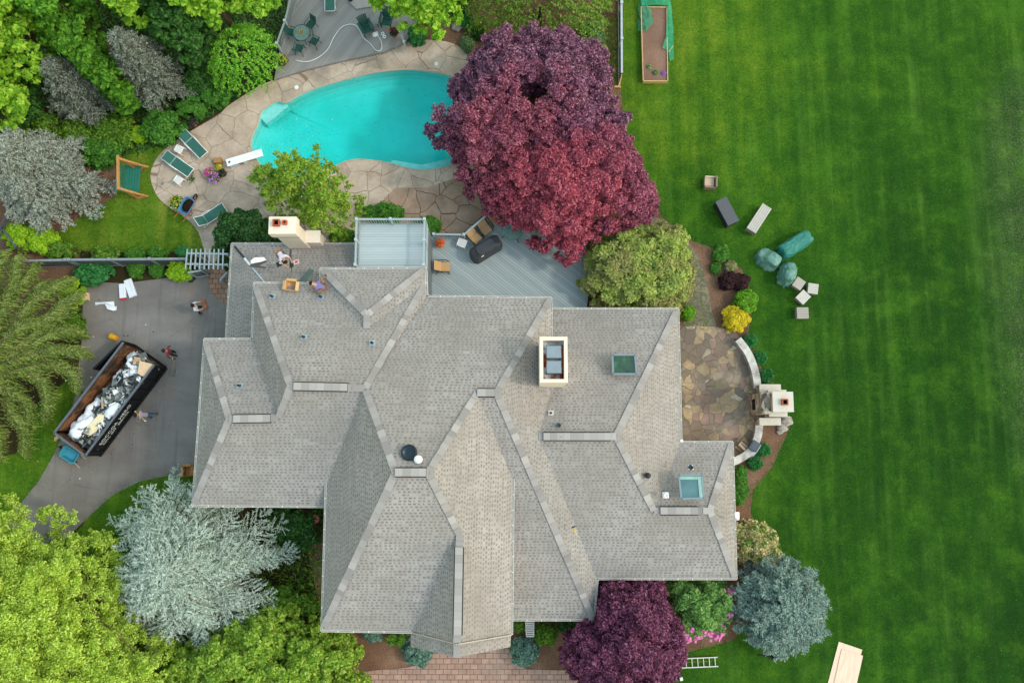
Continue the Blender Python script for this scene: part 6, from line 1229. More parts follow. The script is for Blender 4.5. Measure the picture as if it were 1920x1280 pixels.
tree('japanese_maple', 'broad bright red maple overhanging the side deck', 'tree', [(905, 385), (900, 340), (930, 300), (955, 280), (985, 255), (1010, 262), (1035, 218), (1062, 238), (1085, 205), (1120, 232), (1150, 218), (1188, 262), (1198, 290), (1222, 340), (1233, 375), (1225, 400), (1195, 415), (1150, 428), (1115, 440), (1095, 470), (1065, 488), (1045, 470), (1010, 460), (985, 438), (955, 418), (925, 400)], 2.0, 5.4, .46, 600, .07, RED, None, 1.7, .68, base=tuple(at(1060, 350, 0))[:2], jitter=.15, r0=.2, aspect=.5, k=9, out=1.0)
tree('plum_tree', 'dark plum-purple tree against the front eave beside the ladder', 'tree', [(1112, 1120), (1135, 1085), (1165, 1078), (1215, 1082), (1245, 1090), (1252, 1115), (1265, 1150), (1280, 1185), (1288, 1220), (1280, 1245), (1262, 1275), (1245, 1320), (1110, 1330), (1070, 1260), (1052, 1225), (1062, 1190), (1085, 1165), (1108, 1150)], 1.8, 4.6, .42, 480, .068, DPUR, None, 1.8, .66, jitter=.14, k=9, out=1.0, r0=.13, aspect=.5)
SERV = leaf('yellow_green_leaves', ['#4f7420', '#6f9a2a', '#90b238', '#a39a48'], .35)
tree('serviceberry', 'open yellow-green tree overhanging the pool edge and the chimney', 'tree', [(466, 330), (494, 316), (520, 304), (540, 302), (562, 296), (588, 306), (605, 292), (622, 304), (632, 324), (656, 340), (652, 354), (682, 380), (662, 400), (658, 422), (634, 436), (610, 446), (588, 436), (562, 406), (524, 400), (502, 390), (492, 376), (488, 358)], 2.4, 5.6, .38, 120, .075, SERV, None, 1.4, .95, jitter=.2, r0=.1, aspect=.55, spread=.6, k=5, out=1.1, rs=.5)
LOC = leaf('lime_locust_leaves', ['#6e8e26', '#9aba3c', '#c0d658', '#d8e484'], .45)
tree('honey_locust', 'large lime-yellow feathery tree filling the lower left corner', 'tree', [(-60, 950), (0, 945), (25, 958), (60, 960), (115, 970), (80, 990), (100, 1005), (140, 1008), (185, 1012), (200, 1050), (215, 1100), (215, 1140), (260, 1165), (250, 1190), (280, 1210), (310, 1240), (300, 1340), (-60, 1360)], 3.0, 7.6, .55, 520, .062, LOC, None, 1.7, .66, jitter=.18, r0=.12, spread=.8, k=8, rs=.5, out=1.15, aspect=.5)
YGR = leaf('bright_yellow_green_leaves', ['#4c7820', '#78a02e', '#a2bf46', '#c0d068'], .45)
tree('dogwood', 'bright yellow-green tree in front of the lower left eave', 'tree', [(330, 1210), (380, 1190), (430, 1160), (470, 1140), (505, 1125), (540, 1140), (560, 1165), (610, 1165), (640, 1180), (668, 1205), (680, 1225), (668, 1250), (675, 1330), (320, 1340)], 1.6, 4.4, .4, 330, .08, YGR, None, 1.6, .68, jitter=.15, r0=.12, k=6, out=1.0, rs=.45)
UGR = leaf('mid_green_leaves', ['#2c4f14', '#456f1c', '#638c2a', '#7fa038'], .35)
tree('understory_shrub', 'mid green shrub showing between the cedar and the lime tree', 'shrub', [(205, 1045), (240, 1010), (290, 1050), (300, 1110), (280, 1170), (310, 1200), (330, 1250), (290, 1290), (240, 1200), (200, 1120)], .6, 2.2, .45, 240, .09, UGR, None, 1.6, .8)
tree('understory_shrub', 'green shrub below the cedar against the bright dogwood', 'shrub', [(350, 1190), (400, 1165), (470, 1130), (520, 1100), (570, 1105), (590, 1140), (540, 1150), (430, 1200), (370, 1230)], .5, 1.8, .4, 240, .09, UGR, None, 1.6, .8)
# --- blue atlas cedar: radiating branches clothed in short silver needles
SILV = leaf('silver_blue_needles', ['#5e7068', '#92a496', '#b6c4b6', '#d2dcd0'], .12)
SILVD = leaf('grey_green_needles', ['#464c40', '#686f60', '#889082', '#a8b0a4'], .15)
SPRB = leaf('blue_spruce_needles', ['#4a645e', '#688278', '#889f94', '#a6b8ac'], .15)
GOLD = leaf('golden_spruce_needles', ['#3a5020', '#586e2e', '#788a42', '#949f58'], .2)
def conifer(name, label, base_px, zb, zt, R0, m, nb, nl=.13, nw=.042, dens=26, plume=.5, prof=.85, droop=.2, seed=1, flat=.5, stretch=(1, 1, 0), cat='tree', r0=.14, group=None, dome=0.0, tipup=.3, sw_=.03, step=.14, rag=.32):
    """whorled cone: boughs with side sprays, every spray thick with needles; taper by prof, dome rounds the top"""
    rg = np.random.default_rng(seed); b = np.array(tuple(at(*base_px, 0))[:2]); root = thing(name, label, cat, (b[0], b[1], 0), 0, group); bt = MB(); TS, TD, TL = [], [], []
    sx_, sy_, sr_ = stretch
    for i in range(nb):
        t = (i + rg.random()) / nb; t = 1 - (1 - t) ** 1.35 if dome == 0 else t; th = i * 2.39996 + rg.normal() * .2; d = np.array([math.cos(th), math.sin(th)])
        R_ = R0 * ((1 - t) ** prof if not dome else math.sqrt(max(.02, 1 - t ** 2.2))) * (1.12 - rag + rag * rg.random()); R_ = max(R_, .2)
        e = np.array([d[0] * math.cos(sr_) + d[1] * math.sin(sr_), -d[0] * math.sin(sr_) + d[1] * math.cos(sr_)]); R_ *= math.hypot(e[0] * sx_, e[1] * sy_)
        z0 = zb + (zt - zb) * t; n = max(3, int(R_ / step)); sw = rg.normal() * .12
        def bp(f): return np.array([b[0] + d[0] * R_ * f - d[1] * sw * R_ * f * f, b[1] + d[1] * R_ * f + d[0] * sw * R_ * f * f, z0 + (tipup * .5 * R_ * f - droop * R_ * f * f)])
        if i % 2 == 0 and R_ > .7: bt.tube([Vector(bp(f)) - Vector((b[0], b[1], 0)) for f in np.linspace(0, 1, 6)], [.045, .036, .028, .02, .014, .008], 5, False)
        for k in range(n + 1):
            f = k / n
            if f * R_ < .25 and R_ > .8: continue
            wd = plume * (.35 + .9 * math.sin(math.pi * min(1, f * .8 + .12))) * min(1, .45 + .3 * R_)
            for s in (-1, 1):
                a2 = th + sw * f * 2 + s * (.55 + .4 * rg.random()); TS.append(bp(f) + rg.normal(size=3) * .05); TD.append([math.cos(a2), math.sin(a2), .1 * rg.normal() + tipup * .2]); TL.append(wd * (.55 + .7 * rg.random()))
        TS.append(bp(1)); TD.append([d[0], d[1], .1]); TL.append(plume * .5)
    TS, TD, TL = np.array(TS), unit(np.array(TD)), np.array(TL); parts = [ribbons(None, TS, TD, TL, np.full(len(TL), sw_), m, K=3, droop=.2, curl=.3)]
    cnt = np.maximum(4, (dens * TL / .4)).astype(int); idx = np.repeat(np.arange(len(TL)), cnt); f = RG.random(len(idx)) ** .8; ps = TS[idx] + TD[idx] * (TL[idx] * f)[:, None] + RG.normal(size=(len(idx), 3)) * .02; ps[:, 2] -= .2 * TL[idx] * f * f
    nd = unit(TD[idx] * .7 + RG.normal(size=(len(idx), 3)) * np.array([.75, .75, flat]) + np.array([0, 0, .3])); parts.append(ribbons(None, ps, nd, nl * (.6 + .8 * RG.random(len(idx))), np.full(len(idx), nw), m, K=1, tip=.45))
    v, q = join_np(parts); mesh_np('crown', v, q, m, root, (b[0], b[1], 0)); bt.tube([(0, 0, 0), (0, 0, zt * .5), (0, 0, zt * .9)], [r0, r0 * .6, .02], 9); bt.build('trunk', BARK, root, smooth=True); return root
conifer('blue_cedar', 'spiky silver-blue cedar at the lower left corner of the house', (398, 1046), 1.3, 6.6, 4.9, SILV, 150, .075, .034, 24, .8, .72, .12, 3, .5, (1.02, 1.06, 0), tipup=.3, sw_=.042, step=.24, rag=.16)
conifer('blue_spruce', 'rounded powder-blue spruce on the front lawn right of the house', (1446, 1124), .5, 3.6, 2.35, SPRB, 190, .11, .045, 34, .4, .8, .1, 4, .5, dome=1, tipup=.5)
conifer('grey_spruce', 'grey-blue spruce leaning over the mulch behind the pool shrubs, tallest of the three', (314, 168), .8, 6.4, 2.1, SILVD, 95, .1, .045, 26, .62, .75, .28, 5, .6, rag=.5)
conifer('grey_spruce', 'grey-brown spruce between the bright maple and the green shrubs', (182, 198), .8, 5.2, 2.1, SILVD, 85, .1, .045, 26, .62, .75, .28, 6, .6, rag=.5)
conifer('grey_spruce', 'large pale grey spruce at the left edge above the side lawn', (118, 352), .8, 6.4, 3.1, leaf('pale_grey_needles', ['#555a4e', '#7e8478', '#a2a99e', '#c0c8be'], .15), 115, .1, .045, 28, .75, .7, .28, 7, .6, rag=.5)
# --- weeping golden spruce: long arching limbs hung with combs of drooping twigs
def weeping(name, label, limbs, m, base_px, seed=2, tl=.75, zt=6):
    rg = np.random.default_rng(seed); b = np.array(tuple(at(*base_px, 0))); root = thing(name, label, 'tree', (b[0], b[1], 0)); bt = MB(); S, D, L = [], [], []
    for px, z0, z1, wd in limbs:
        loop = smooth_loop(px, 10, False); n = len(loop); pts = [np.array(tuple(at(x, y, z0 + (z1 - z0) * (i / n) ** 1.3))) for i, (x, y) in enumerate(loop)]
        bt.tube([Vector(p - b) for p in pts[::3]], [max(.01, .035 * (1 - i / n)) for i in range(0, n, 3)], 6, False)
        tot = sum(np.linalg.norm(pts[i + 1] - pts[i]) for i in range(n - 1)); k_ = int(tot / .042)
        for k in range(k_):
            f = k / k_ * (n - 1.001); i = int(f); p = pts[i] + (pts[i + 1] - pts[i]) * (f - i); d = unit(pts[i + 1] - pts[i]); sd_ = np.array([-d[1], d[0], 0])
            for _ in range(5):
                off = rg.normal() * .24; S.append(p + sd_ * off + np.array([0, 0, -.25 * abs(off)]) + rg.normal(size=3) * .03); D.append(sd_ * off * .4 + d * .18 + rg.normal(size=3) * .12 + np.array([0, 0, -1])); L.append(.78 * wd * (.7 + .6 * rg.random()) * (1.05 - .5 * (k / k_) ** 3))
            if k % 2 == 0:
                for s in (-1, 1): S.append(p); D.append(sd_ * s + d * .5 + np.array([0, 0, -.15])); L.append(.35)
    S, D, L = np.array(S), unit(np.array(D)), np.array(L); parts = [ribbons(None, S, D, L, np.full(len(L), .05), m, K=3, droop=.35, curl=.12, tip=.4)]
    idx = np.repeat(np.arange(len(L)), 5); f = RG.random(len(idx)); ps = S[idx] + D[idx] * (L[idx] * f)[:, None]; ps[:, 2] -= .35 * L[idx] * f * f
    parts.append(ribbons(None, ps, unit(D[idx] + RG.normal(size=(len(idx), 3)) * .55), .1 * (.6 + .8 * RG.random(len(idx))), np.full(len(idx), .035), m, K=1, tip=.4))
    v, q = join_np(parts); mesh_np('crown', v, q, m, root, tuple(b)); bt.tube([(0, 0, 0), (0, 0, zt * .6), (0, 0, zt)], [.2, .15, .04], 9); bt.build('trunk', BARK, root, smooth=True)
weeping('weeping_spruce', 'golden-green weeping spruce with comb-like hanging branches at the left edge', [
    ([(-40, 690), (-10, 600), (20, 530), (28, 480)], 4.8, 2.6, .75), ([(-40, 690), (10, 640), (50, 570), (75, 528)], 4.9, 2.2, .85), ([(-40, 700), (40, 640), (100, 590), (145, 545)], 4.6, 1.8, .75), ([(-40, 690), (40, 655), (90, 625), (135, 620), (158, 632)], 4.4, 1.6, .65),
    ([(-40, 700), (30, 672), (100, 655), (150, 662), (165, 668)], 4.6, 1.5, .7), ([(-40, 710), (40, 690), (90, 680), (130, 700), (140, 735)], 4.2, 1.4, .65), ([(-40, 710), (20, 690), (62, 705), (82, 735), (82, 765), (76, 785)], 4.0, 1.4, .75),
    ([(-40, 710), (-5, 700), (10, 730), (14, 770), (36, 800), (42, 830), (38, 850)], 4.0, 1.2, .8), ([(-40, 640), (-20, 570), (-15, 520), (5, 470)], 4.8, 2.8, .7), ([(-40, 690), (20, 610), (60, 560), (110, 530), (130, 520)], 4.3, 1.7, .6), ([(-45, 720), (-30, 780), (-12, 820), (-8, 860)], 4.2, 1.6, .8), ([(-40, 700), (30, 615), (80, 600), (120, 560)], 5.0, 2.4, .7), ([(-40, 690), (10, 560), (45, 520), (60, 495)], 4.2, 1.9, .7), ([(-40, 700), (20, 735), (45, 760), (50, 800)], 4.2, 1.5, .7)], GOLD, (-40, 695))

# --- woodland at the top left: each crown a tree
BGR = leaf('bright_maple_leaves', ['#4c801c', '#78aa2a', '#9cc63c', '#bada54'], .45); MGR = leaf('maple_leaves', ['#2f5c16', '#44781e', '#5f9428', '#78a834'], .4); DGRN = leaf('deep_green_leaves', ['#1e3d16', '#2c5420', '#3e6c2a', '#4d7c34'], .3); WGR = leaf('weeping_leaves', ['#4a7a1e', '#68982a', '#86b13a', '#a0c250'], .4)
WG = 'woodland trees in the upper left'
for lab, px, zb, zt, m, rb, per, sz in [
    ('bright lime maple in the very top left corner', [(-80, -60), (60, -60), (125, -40), (128, 20), (105, 60), (115, 95), (95, 130), (50, 150), (0, 140), (-80, 130)], 4.5, 9, BGR, .75, 320, .15),
    ('bright lime maple at the left edge below the corner tree', [(-80, 130), (0, 135), (45, 160), (52, 200), (30, 240), (5, 250), (-80, 260)], 4, 8, BGR, .7, 320, .15),
    ('mid green maple behind the two grey spruces', [(110, -50), (220, -50), (225, 20), (190, 70), (215, 120), (225, 160), (180, 150), (140, 115), (105, 95)], 3.5, 7.5, MGR, .7, 330, .14),
    ('bright green maple spray at the top between two darker crowns', [(225, -60), (300, -60), (290, 20), (275, 48), (252, 52), (235, 25)], 5, 8.2, BGR, .55, 260, .14),
    ('green maple at the top beside the pool deck railing', [(295, -60), (520, -60), (515, 5), (485, 22), (465, 12), (425, 28), (385, 52), (360, 35), (330, 20), (300, 15)], 4.5, 8.4, BGR, .65, 300, .15),
    ('dark green maple in the shade behind the weeping dome', [(270, 30), (330, 20), (380, 50), (400, 70), (385, 110), (350, 120), (310, 95), (275, 75)], 2.5, 5.5, DGRN, .6, 320, .12),
    ('deep green tree between the left maples and the grey spruce', [(40, 150), (90, 135), (80, 190), (95, 230), (50, 245), (30, 230)], 1.5, 4, DGRN, .55, 300, .12),
    ('leafy green maple over the gap between the grey spruces', [(150, 115), (200, 110), (235, 150), (255, 190), (240, 215), (215, 190), (185, 165)], 2, 4.6, MGR, .5, 260, .12),
    ('bright maple hanging over the adirondack chairs', [(690, -60), (890, -60), (868, 5), (858, 42), (835, 52), (822, 66), (795, 62), (772, 58), (748, 58), (738, 40), (735, 25), (705, 14), (700, -10)], 4.2, 7.6, BGR, .6, 330, .14)]:
    tree('maple_tree', lab, 'tree', px, zb, zt, rb, per, sz, m, WG, 1.7, .7, jitter=.16, r0=.2, zo=zb, k=6, rs=.45, out=1.0, base=tuple(at(sum(q[0] for q in px) / len(px), min(q[1] for q in px) + 10, zb))[:2] if 'adirondack' in lab else None)
def strands(name, label, px, zb, zt, m, n, ln, base=None, cat='tree', seed=3):
    """weeping crown: leafy strands spilling outwards and down from a dome"""
    rg = np.random.default_rng(seed); poly = [tuple(p)[:2] for p in world(smooth_loop(px, 3), zb + (zt - zb) * .4)]; cen = np.mean(poly, 0); c = scatter(poly, .16, n * 6)[:n]; d = edge_dist(c, poly); dn = np.clip(d / d.max(), 0, 1); z = zb + (zt - zb) * (1 - (1 - dn) ** 2) ** .6 + rg.normal(size=len(c)) * .12; o = c - cen; o = o / (np.linalg.norm(o, axis=1, keepdims=True) + .3)
    root = thing(name, label, cat, (cen[0], cen[1], 0)); S = np.column_stack([c, z]); D = unit(np.column_stack([o * .8 + rg.normal(size=o.shape) * .25, np.full(len(c), -.15)])); K = 26; idx = np.repeat(np.arange(len(c)), K); f = np.tile(np.linspace(0, 1, K), len(c)); L = (ln * (.6 + .7 * rg.random(len(c))))[idx]
    p = S[idx] + D[idx] * (L * f)[:, None]; p[:, 2] -= .55 * L * f * f; p += rg.normal(size=p.shape) * .05; nn = unit(D[idx] * .3 + np.array([0, 0, .8]) + rg.normal(size=p.shape) * .4); Q = leaf_quads(p, nn, .075 * (.6 + .8 * rg.random(len(p))), .45); mesh_np('crown', Q.reshape(-1, 3), quad_idx(len(Q)), m, root, (cen[0], cen[1], 0))
    limb_mesh(None, (0, 0, zt * .75), [(S[i] - np.array([cen[0], cen[1], 0])) * np.array([.7, .7, .85]) for i in rg.choice(len(S), 9, replace=False)], .09).build('trunk', BARK, root, smooth=True)
strands('weeping_cherry', 'fresh green weeping dome tree beside the pool deck', [(394, 112), (402, 88), (420, 66), (446, 52), (472, 50), (494, 62), (504, 82), (505, 112), (490, 136), (466, 148), (440, 154), (410, 150), (398, 136)], .9, 3.4, leaf('fresh_green_leaves', ['#4a8424', '#68a52e', '#86be3c', '#9acb50'], .4), 700, .5)
strands('willow_shrub', 'olive green weeping shrub along the top edge behind the purple maple', [(880, -60), (1140, -60), (1135, 0), (1120, 40), (1090, 62), (1055, 66), (1010, 50), (975, 62), (940, 52), (905, 40), (890, 10)], .8, 3.2, leaf('olive_strands', ['#466e20', '#5f862c', '#7c9c3a', '#93ab4a'], .35), 850, .95, seed=8)
SAGE = leaf('sage_leaves', ['#3c5c34', '#5c7d4c', '#7f9c6c'], .3)

# --- shrubs and bed plants
def shrub(name, label, c, r, h, m, per=160, rb=None, size=.07, cat='shrub', group=None, sq=1.0, rot=0, nb=None, aspect=.6, zb=.05):
    """small plant: one mesh of leaf clumps over a dome; c, r in pixels"""
    t = np.linspace(0, 2 * math.pi, 15)[:-1]; pr = [(c[0] + r * (1 + .08 * math.sin(3 * a + c[0])) * math.cos(a) , c[1] + r * sq * (1 + .08 * math.sin(4 * a + c[1])) * math.sin(a)) for a in t]
    poly = [tuple(p)[:2] for p in world(pr, h * .4)]; rm = r / 31; rb = rb or max(.09, rm * .33); cen, rad = crown_blobs(poly, zb + rb * .3, h - rb * .3, rb, 2.0, .75, .06)
    b = np.mean(poly, 0); o = thing(name, label, cat, (b[0], b[1], 0), 0, group)
    c3, r3 = sub_blobs(cen, rad, 4, 1.0, .6); Q = blob_leaves(c3, r3, max(5, per // 3), size, aspect=aspect, spread=.6); mesh_np('foliage', Q.reshape(-1, 3), quad_idx(len(Q)), m, o, (b[0], b[1], 0))
    mb = MB()
    for p in cen[:: max(1, len(cen) // 6)]: mb.tube([(0, 0, 0), tuple((p - np.array([b[0], b[1], 0])) * .85)], [.025, .01], 5)
    mb.build('stems', BARK, o); return o
BUR = leaf('burgundy_leaves', ['#1c0f12', '#33191d', '#4a282a'], .2); GLB = leaf('globe_green_leaves', ['#3f7414', '#62981e', '#86b62e'], .35); YEL = leaf('golden_leaves', ['#a3981a', '#c9b822', '#e0cc38'], .35); HOS = leaf('bed_green_leaves', ['#1f5a2a', '#347a3c', '#4c9450'], .3); HOS2 = leaf('soft_green_leaves', ['#2f5f1e', '#4a802a', '#659a3a'], .35); LIME = leaf('lime_leaves', ['#6a9a16', '#8fb822', '#adcc38'], .4); BOX = leaf('glossy_dark_leaves', ['#173414', '#244a1e', '#38642c', '#4c7838'], .25, .4); BLG = leaf('blue_green_needles', ['#3c5c50', '#587a6c', '#7a9a8a'], .2)
shrub('burgundy_shrub', 'left of the two dark burgundy shrubs in the mulch bed', (1365, 528), 15, .6, BUR, 300); shrub('burgundy_shrub', 'right of the two dark burgundy shrubs in the mulch bed', (1387, 529), 14, .6, BUR, 300)
shrub('globe_shrub', 'bright green round shrub next to the yellow one', (1398, 566), 20, .75, GLB, 330); shrub('globe_shrub', 'golden yellow round shrub beside the path', (1378, 597), 22, .7, YEL, 360, size=.06)
shrub('perennial', 'feathery green clump at the top of the mulch bed by the lawn', (1351, 476), 14, .4, HOS2, 200); shrub('perennial', 'small green clump in the mulch nearest the garden path', (1341, 503), 9, .3, HOS2, 160); shrub('perennial', 'pale wispy clump above the burgundy shrubs', (1370, 500), 10, .3, leaf('pale_blades', ['#6f7a44', '#8f8a58', '#a3a070']), 70)
shrub('corner_shrub', 'small dense green shrub at the upper right house corner', (1289, 588), 12, .6, GLB, 260)
for lab, c, r in (('leafy green plant at the upper tip of the seat wall', (1405, 641), 13), ('second green plant down the outside of the seat wall', (1424, 672), 13), ('third green plant outside the seat wall, above the fireplace', (1436, 705), 13), ('green plant behind the dark crate on the lower wall', (1431, 844), 13), ('green plant by the chute at the lower end of the wall', (1414, 868), 13)):
    shrub('hosta', lab, c, r * .82, .32, HOS, 60, size=.14, cat='plant', group='green plants along the seat wall', aspect=.28)
shrub('low_hedge', 'low green hedge squeezed along the right eave', (1388, 912), 13, .6, HOS2, 260, sq=2.4); shrub('perennial', 'small green tuft at the foot of the lower seat wall by the house', (1388, 885), 11, .3, HOS2, 140)
AZ = leaf('azalea_leaves', ['#4a6428', '#6a8436', '#869846'], .3, patch=['#a3955a', '#c4b482', '#d6cba4'], pscale=3.0); AZF = leaf('cream_apricot_petals', ['#c98a3c', '#dccf9c', '#e8e0bc', '#dcc48c'], .25)
o = shrub('azalea', 'cream and apricot flowering azalea by the right wall of the house', (1411, 1017), 40, 1.6, AZ, 300, size=.075, sq=1.0)
def flowers_on(o, c, r, h, m, n, size, ring=0.0, sel=None):
    b = np.array(o.location); rm = r / 31; u = unit(RG.normal(size=(n, 3))); u[:, 2] = np.abs(u[:, 2]) * (1 - ring) + .05
    p = u / np.maximum(.35, np.linalg.norm(u[:, :2], axis=1, keepdims=True) if ring else 1) * np.array([rm, rm, h]) * (.86 + .16 * RG.random((n, 1)))
    if ring: p[:, 2] = h * (.35 + .3 * RG.random(n))
    if sel: p = p[sel(p)]
    Q = leaf_quads(p, unit(p * np.array([.5, .5, .1]) + np.array([0, 0, 1.])), size * (.7 + .6 * RG.random(len(p))), .95); mesh_np('flowers', Q.reshape(-1, 3), quad_idx(len(Q)), m, o)
flowers_on(o, (1411, 1017), 38, 1.6, AZF, 520, .085)
o = tree('rhododendron', 'big-leaved green rhododendron with pink blooms on its outer edge', 'shrub', [(1248, 1092), (1285, 1086), (1330, 1086), (1362, 1095), (1372, 1125), (1365, 1160), (1358, 1185), (1320, 1190), (1285, 1190), (1270, 1160), (1255, 1130)], .4, 2.0, .42, 260, .12, leaf('rhododendron_leaves', ['#3a6628', '#588a3c', '#7aa454', '#98b66c'], .3), None, 1.9, .75, aspect=.32, upb=.8, r0=.06)
cen_ = o.location; PK = leaf('pink_rhododendron_petals', ['#d768a8', '#e08abc', '#c94f94'], .25); fp_ = [(1285, 1184), (1291, 1193), (1302, 1196), (1308, 1188), (1304, 1176), (1318, 1183), (1330, 1188), (1341, 1194), (1345, 1186), (1352, 1190), (1357, 1178), (1350, 1172), (1334, 1178), (1322, 1178), (1358, 1160), (1366, 1153), (1370, 1130), (1362, 1118), (1355, 1108), (1345, 1112), (1371, 1108), (1352, 1124), (1365, 1136), (1347, 1196), (1313, 1194), (1298, 1180), (1292, 1197), (1338, 1184)]
fl = []
for x, y in fp_:
    p0 = np.array(tuple(at(x, y, 1.55 + .3 * rnd.random()))) - np.array(cen_); 
    for _ in range(8): fl.append(p0 + RG.normal(size=3) * np.array([.09, .09, .04]))
fl = np.array(fl); mesh_np('flowers', leaf_quads(fl, unit(RG.normal(size=fl.shape) * .3 + np.array([0, 0, 1.])), np.full(len(fl), .095), .95).reshape(-1, 3), quad_idx(len(fl)), PK, o)
shrub('dwarf_conifer', 'blue-green dwarf conifer at the left of the front door roof', (782, 1222), 25, .75, BLG, 260, size=.06); shrub('dwarf_conifer', 'blue-green round dwarf conifer at the right of the front door roof', (984, 1219), 25, .95, BLG, 330, size=.06)
shrub('front_shrub', 'open green shrub beside the white slatted panel', (1023, 1187), 20, 1.1, UGR, 170); shrub('front_shrub', 'small green shrub under the eave left of the slatted panel', (974, 1168), 11, .7, UGR, 150); shrub('front_shrub', 'dark shrub half under the front eave, left', (698, 1188), 16, .6, BLG, 170, sq=.6); shrub('front_shrub', 'green shrub under the eave near the front door conifer', (745, 1194), 17, .7, UGR, 190, sq=.6); shrub('front_shrub', 'dark leafy shrub in the shade of the front eave corner', (1062, 1172), 14, .6, DGRN, 130, sq=.8)
shrub('ivy_shrub', 'deep green shrub in the shaded corner beside the cedar', (555, 985), 48, 1.6, DGRN, 330, size=.085, sq=.8)
for lab, c in (('terracotta pot tipped among the dark shrubs under the lower left eave', (563, 962)), ('second terracotta shard pot beside it, nearer the wall', (592, 972))): pot(lab, c, 1.2, .22, .25, POTT, LDRK, None, 20)
tree('boxwood', 'glossy dark green clipped shrub wrapping the corner below the chimney', 'shrub', [(410, 470), (412, 438), (425, 415), (455, 402), (490, 405), (512, 425), (520, 450), (500, 465), (445, 470), (436, 500), (415, 498)], .4, 2.3, .4, 420, .075, BOX, None, 2.4, .7, jitter=.05, upb=.5, r0=.05)
tree('viburnum', 'wide olive-green shrub with thin leaves at the end of the side deck', 'shrub', [(1088, 520), (1098, 475), (1120, 448), (1160, 425), (1205, 418), (1245, 418), (1275, 430), (1295, 460), (1304, 495), (1300, 540), (1280, 575), (1260, 600), (1180, 600), (1120, 590), (1095, 560)], .5, 2.8, .5, 210, .085, leaf('olive_leaves', ['#7a923a', '#a0b656', '#bece74', '#948a58'], .45, patch=['#7d8248', '#98985a', '#aaa874'], pscale=.5), None, 2.0, .72, jitter=.14, spread=.6, r0=.06)
for lab, c, r, sq in (('low green shrub behind the balcony, under the serviceberry', (720, 404), 36, .4), ('ferny green shrub at the balcony corner by the patio', (806, 424), 17, 1.0), ('green shrub between chimney and balcony', (645, 446), 22, .7)): shrub('foundation_shrub', lab, c, r, .8, HOS2, 240, sq=sq)
for lab, c, r, h, m, sq in (
    ('broad green shrub at the patio edge above the loungers', (309, 240), 34, .9, HOS2, .8), ('lime green shrub next to the mulch path', (262, 254), 14, .6, LIME, .9), ('spreading green shrub below the grey-brown spruce', (212, 250), 38, 1.0, UGR, .9), ('tall green shrub left of the mulch below the spruces', (150, 250), 34, 1.2, UGR, .8), ('bright green shrub behind the swing bench', (190, 285), 36, 1.0, HOS2, .8), ('green shrub above the pale grey spruce', (85, 250), 42, 1.4, UGR, .9), ('green ground shrub at the patio curve below the weeping dome', (400, 185), 38, .7, HOS2, .4), ('dark leafy shrub between the grey spruce and the weeping dome', (375, 160), 26, 1.2, DGRN, 1.2), ('green shrub under the grey spruce at the patio side', (360, 208), 24, .6, HOS2, .6),
    ('lime shrub in the corner left of the side lawn', (42, 446), 26, 1.2, LIME, .9), ('second lime shrub beside the corner one, nearer the lawn', (85, 452), 24, 1.0, LIME, .9), ('green shrub along the fence under the lime shrubs', (120, 470), 24, .8, UGR, .6), ('green bed plants on the driveway side of the fence, left end', (178, 512), 36, .5, HOS, .5), ('spiky green hosta below the fence, middle', (256, 507), 13, .5, HOS2, 1), ('spiky green hosta below the fence, right', (295, 507), 12, .45, HOS2, 1), ('lime shrub at the arbor end of the fence', (339, 508), 19, .9, LIME, .9),
    ('green clump above the fence at its left third', (200, 476), 22, .5, UGR, .5), ('green clump above the fence at the middle', (256, 477), 16, .5, HOS2, .6), ('green clump above the fence at the right', (298, 477), 15, .5, HOS2, .6), ('dark clump above the fence beside the arbor', (345, 476), 14, .5, HOS, .6), ('bright shrub between the weeping spruce and the driveway corner', (137, 548), 20, .9, LIME, 1.3), ('low green shrub along the left kerb of the driveway', (140, 610), 16, .6, UGR, 1.8),
    ('green shrub on the dark bank above the pool, left', (783, 68), 15, .7, HOS, 1), ('green perennial on the dark bank above the pool, middle', (870, 38), 13, .5, HOS, 1), ('pale perennial on the dark bank next to the purple maple', (876, 84), 11, .4, SAGE, 1.2), ('sage green shrub between willow and fence', (1110, 70), 22, 1.0, SAGE, 1), ('green sprig shrub at the maple edge by the fence', (1128, 100), 11, .7, LIME, 1), ('dark fern on the bank left of the willow', (895, 60), 13, .5, DGRN, 1), ('dark shrub on the bank under the bright maple', (850, 10), 26, .9, DGRN, .8)):
    shrub('garden_shrub', lab, c, r, h, m, 230 if r > 20 else 170, sq=sq, size=.08)
# ground cover patches and lawn blades nobody could count
def groundcover(px, n, m, h=.12, name='ground_cover', w_=.035):
    poly = [tuple(p)[:2] for p in world(px, 0)]; a = np.array(poly); lo, hi = a.min(0), a.max(0); c = lo + RG.random((n, 2)) * (hi - lo); c = c[inside(c, poly)]; S = np.column_stack([c, np.full(len(c), .01)]); D = unit(RG.normal(size=(len(c), 3)) * np.array([.7, .7, .25]) + np.array([0, 0, .55])); o = ribbons(name, S, D, h * (.5 + RG.random(len(c))), np.full(len(c), w_), m, K=2, droop=.35); o['kind'] = 'stuff'; return o
GC = leaf('strip_blades', ['#4a5a24', '#6a7434', '#8a8848'], .3)
groundcover([(1135, 40), (1160, 30), (1160, 160), (1150, 165), (1135, 90)], 4500, GC, .2)
groundcover([(0, 0), (560, 0), (500, 150), (300, 280), (200, 300), (0, 300)], 16000, DGRN, .3, 'woodland_undergrowth', .09)
groundcover([(-20, 1000), (650, 1000), (650, 1280), (-20, 1280)], 9000, UGR, .25, 'shaded_undergrowth', .08)
MOSS = leaf('moss_blades', ['#4c5c26', '#68783a', '#80884e'], .3)
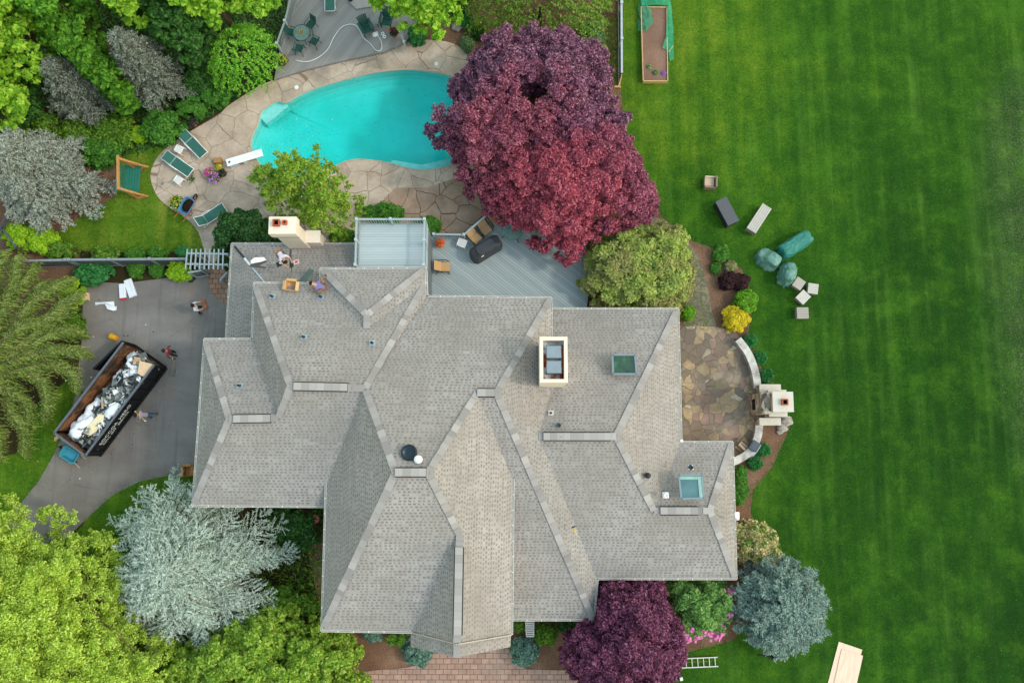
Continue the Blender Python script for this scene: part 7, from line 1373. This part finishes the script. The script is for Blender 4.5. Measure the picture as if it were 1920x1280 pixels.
groundcover([(1215, 440), (1262, 425), (1312, 490), (1334, 580), (1340, 618), (1285, 618), (1284, 560), (1262, 480)], 9000, MOSS, .09, 'path_moss', .03)
GEDGE = leaf('lawn_edge_blades', ['#24501a', '#3c6c22', '#587e2c'], .3)
def edge_grass(px, name, per=42, wd=.13):
    pts = world(px, .016); S = []
    for a, b in zip(pts[:-1], pts[1:]):
        k = int((b - a).length * per); t = RG.random((k, 1)); p = np.array(a) + (np.array(b) - np.array(a)) * t + RG.normal(size=(k, 3)) * np.array([wd, wd, 0]); S.append(p)
    S = np.concatenate(S); D = unit(RG.normal(size=S.shape) * np.array([.8, .8, .2]) + np.array([0, 0, .5])); o = ribbons(name, S, D, .1 * (.6 + .8 * RG.random(len(S))), np.full(len(S), .03), GEDGE, K=2, droop=.3); o['kind'] = 'stuff'
edge_grass([(1164, 0), (1164, 165), (1172, 240), (1205, 310), (1240, 405), (1300, 452), (1345, 468), (1392, 505), (1414, 560), (1404, 622), (1428, 690), (1470, 742), (1482, 800), (1446, 880), (1412, 918), (1408, 962), (1432, 1010), (1450, 1050)], 'lawn_edge_grass')
edge_grass([(1375, 1200), (1290, 1222), (1262, 1260)], 'front_edge_grass'); edge_grass([(105, 440), (170, 395), (215, 370), (222, 300), (262, 272)], 'side_edge_grass'); edge_grass([(300, 374), (352, 412), (378, 472), (300, 472), (180, 474), (118, 462)], 'side_edge_grass'); edge_grass([(35, 948), (72, 902), (102, 850), (128, 790)], 'verge_edge_grass'); edge_grass([(362, 890), (318, 891), (262, 902), (210, 928), (170, 965), (125, 1008)], 'drive_edge_grass')

N_ = 420; k = RG.random(N_) < .7; px_ = np.where(k, 545 + RG.normal(size=N_) * 45, 700 + RG.normal(size=N_) * 90); py_ = np.where(k, 262 + RG.normal(size=N_) * 32, 230 + RG.normal(size=N_) * 45)
cc = np.array([tuple(at(x, y, -.06)) for x, y in zip(px_, py_)]); pl_ = [(PC[0] + (x - PC[0]) * .97, PC[1] + (y - PC[1]) * .97) for x, y in POOL]; cc = cc[inside(cc[:, :2], pl_)]
o = mesh_np('floating_leaves', leaf_quads(cc, unit(RG.normal(size=cc.shape) * .05 + np.array([0, 0, 1.])), .012 + .03 * RG.random(len(cc)) ** 2, .6).reshape(-1, 3), quad_idx(len(cc)), leaf('fallen_leaves', ['#1d3c38', '#3c5a4c', '#7a9a88', '#d8e8dc'], .2)); o['kind'] = 'stuff'
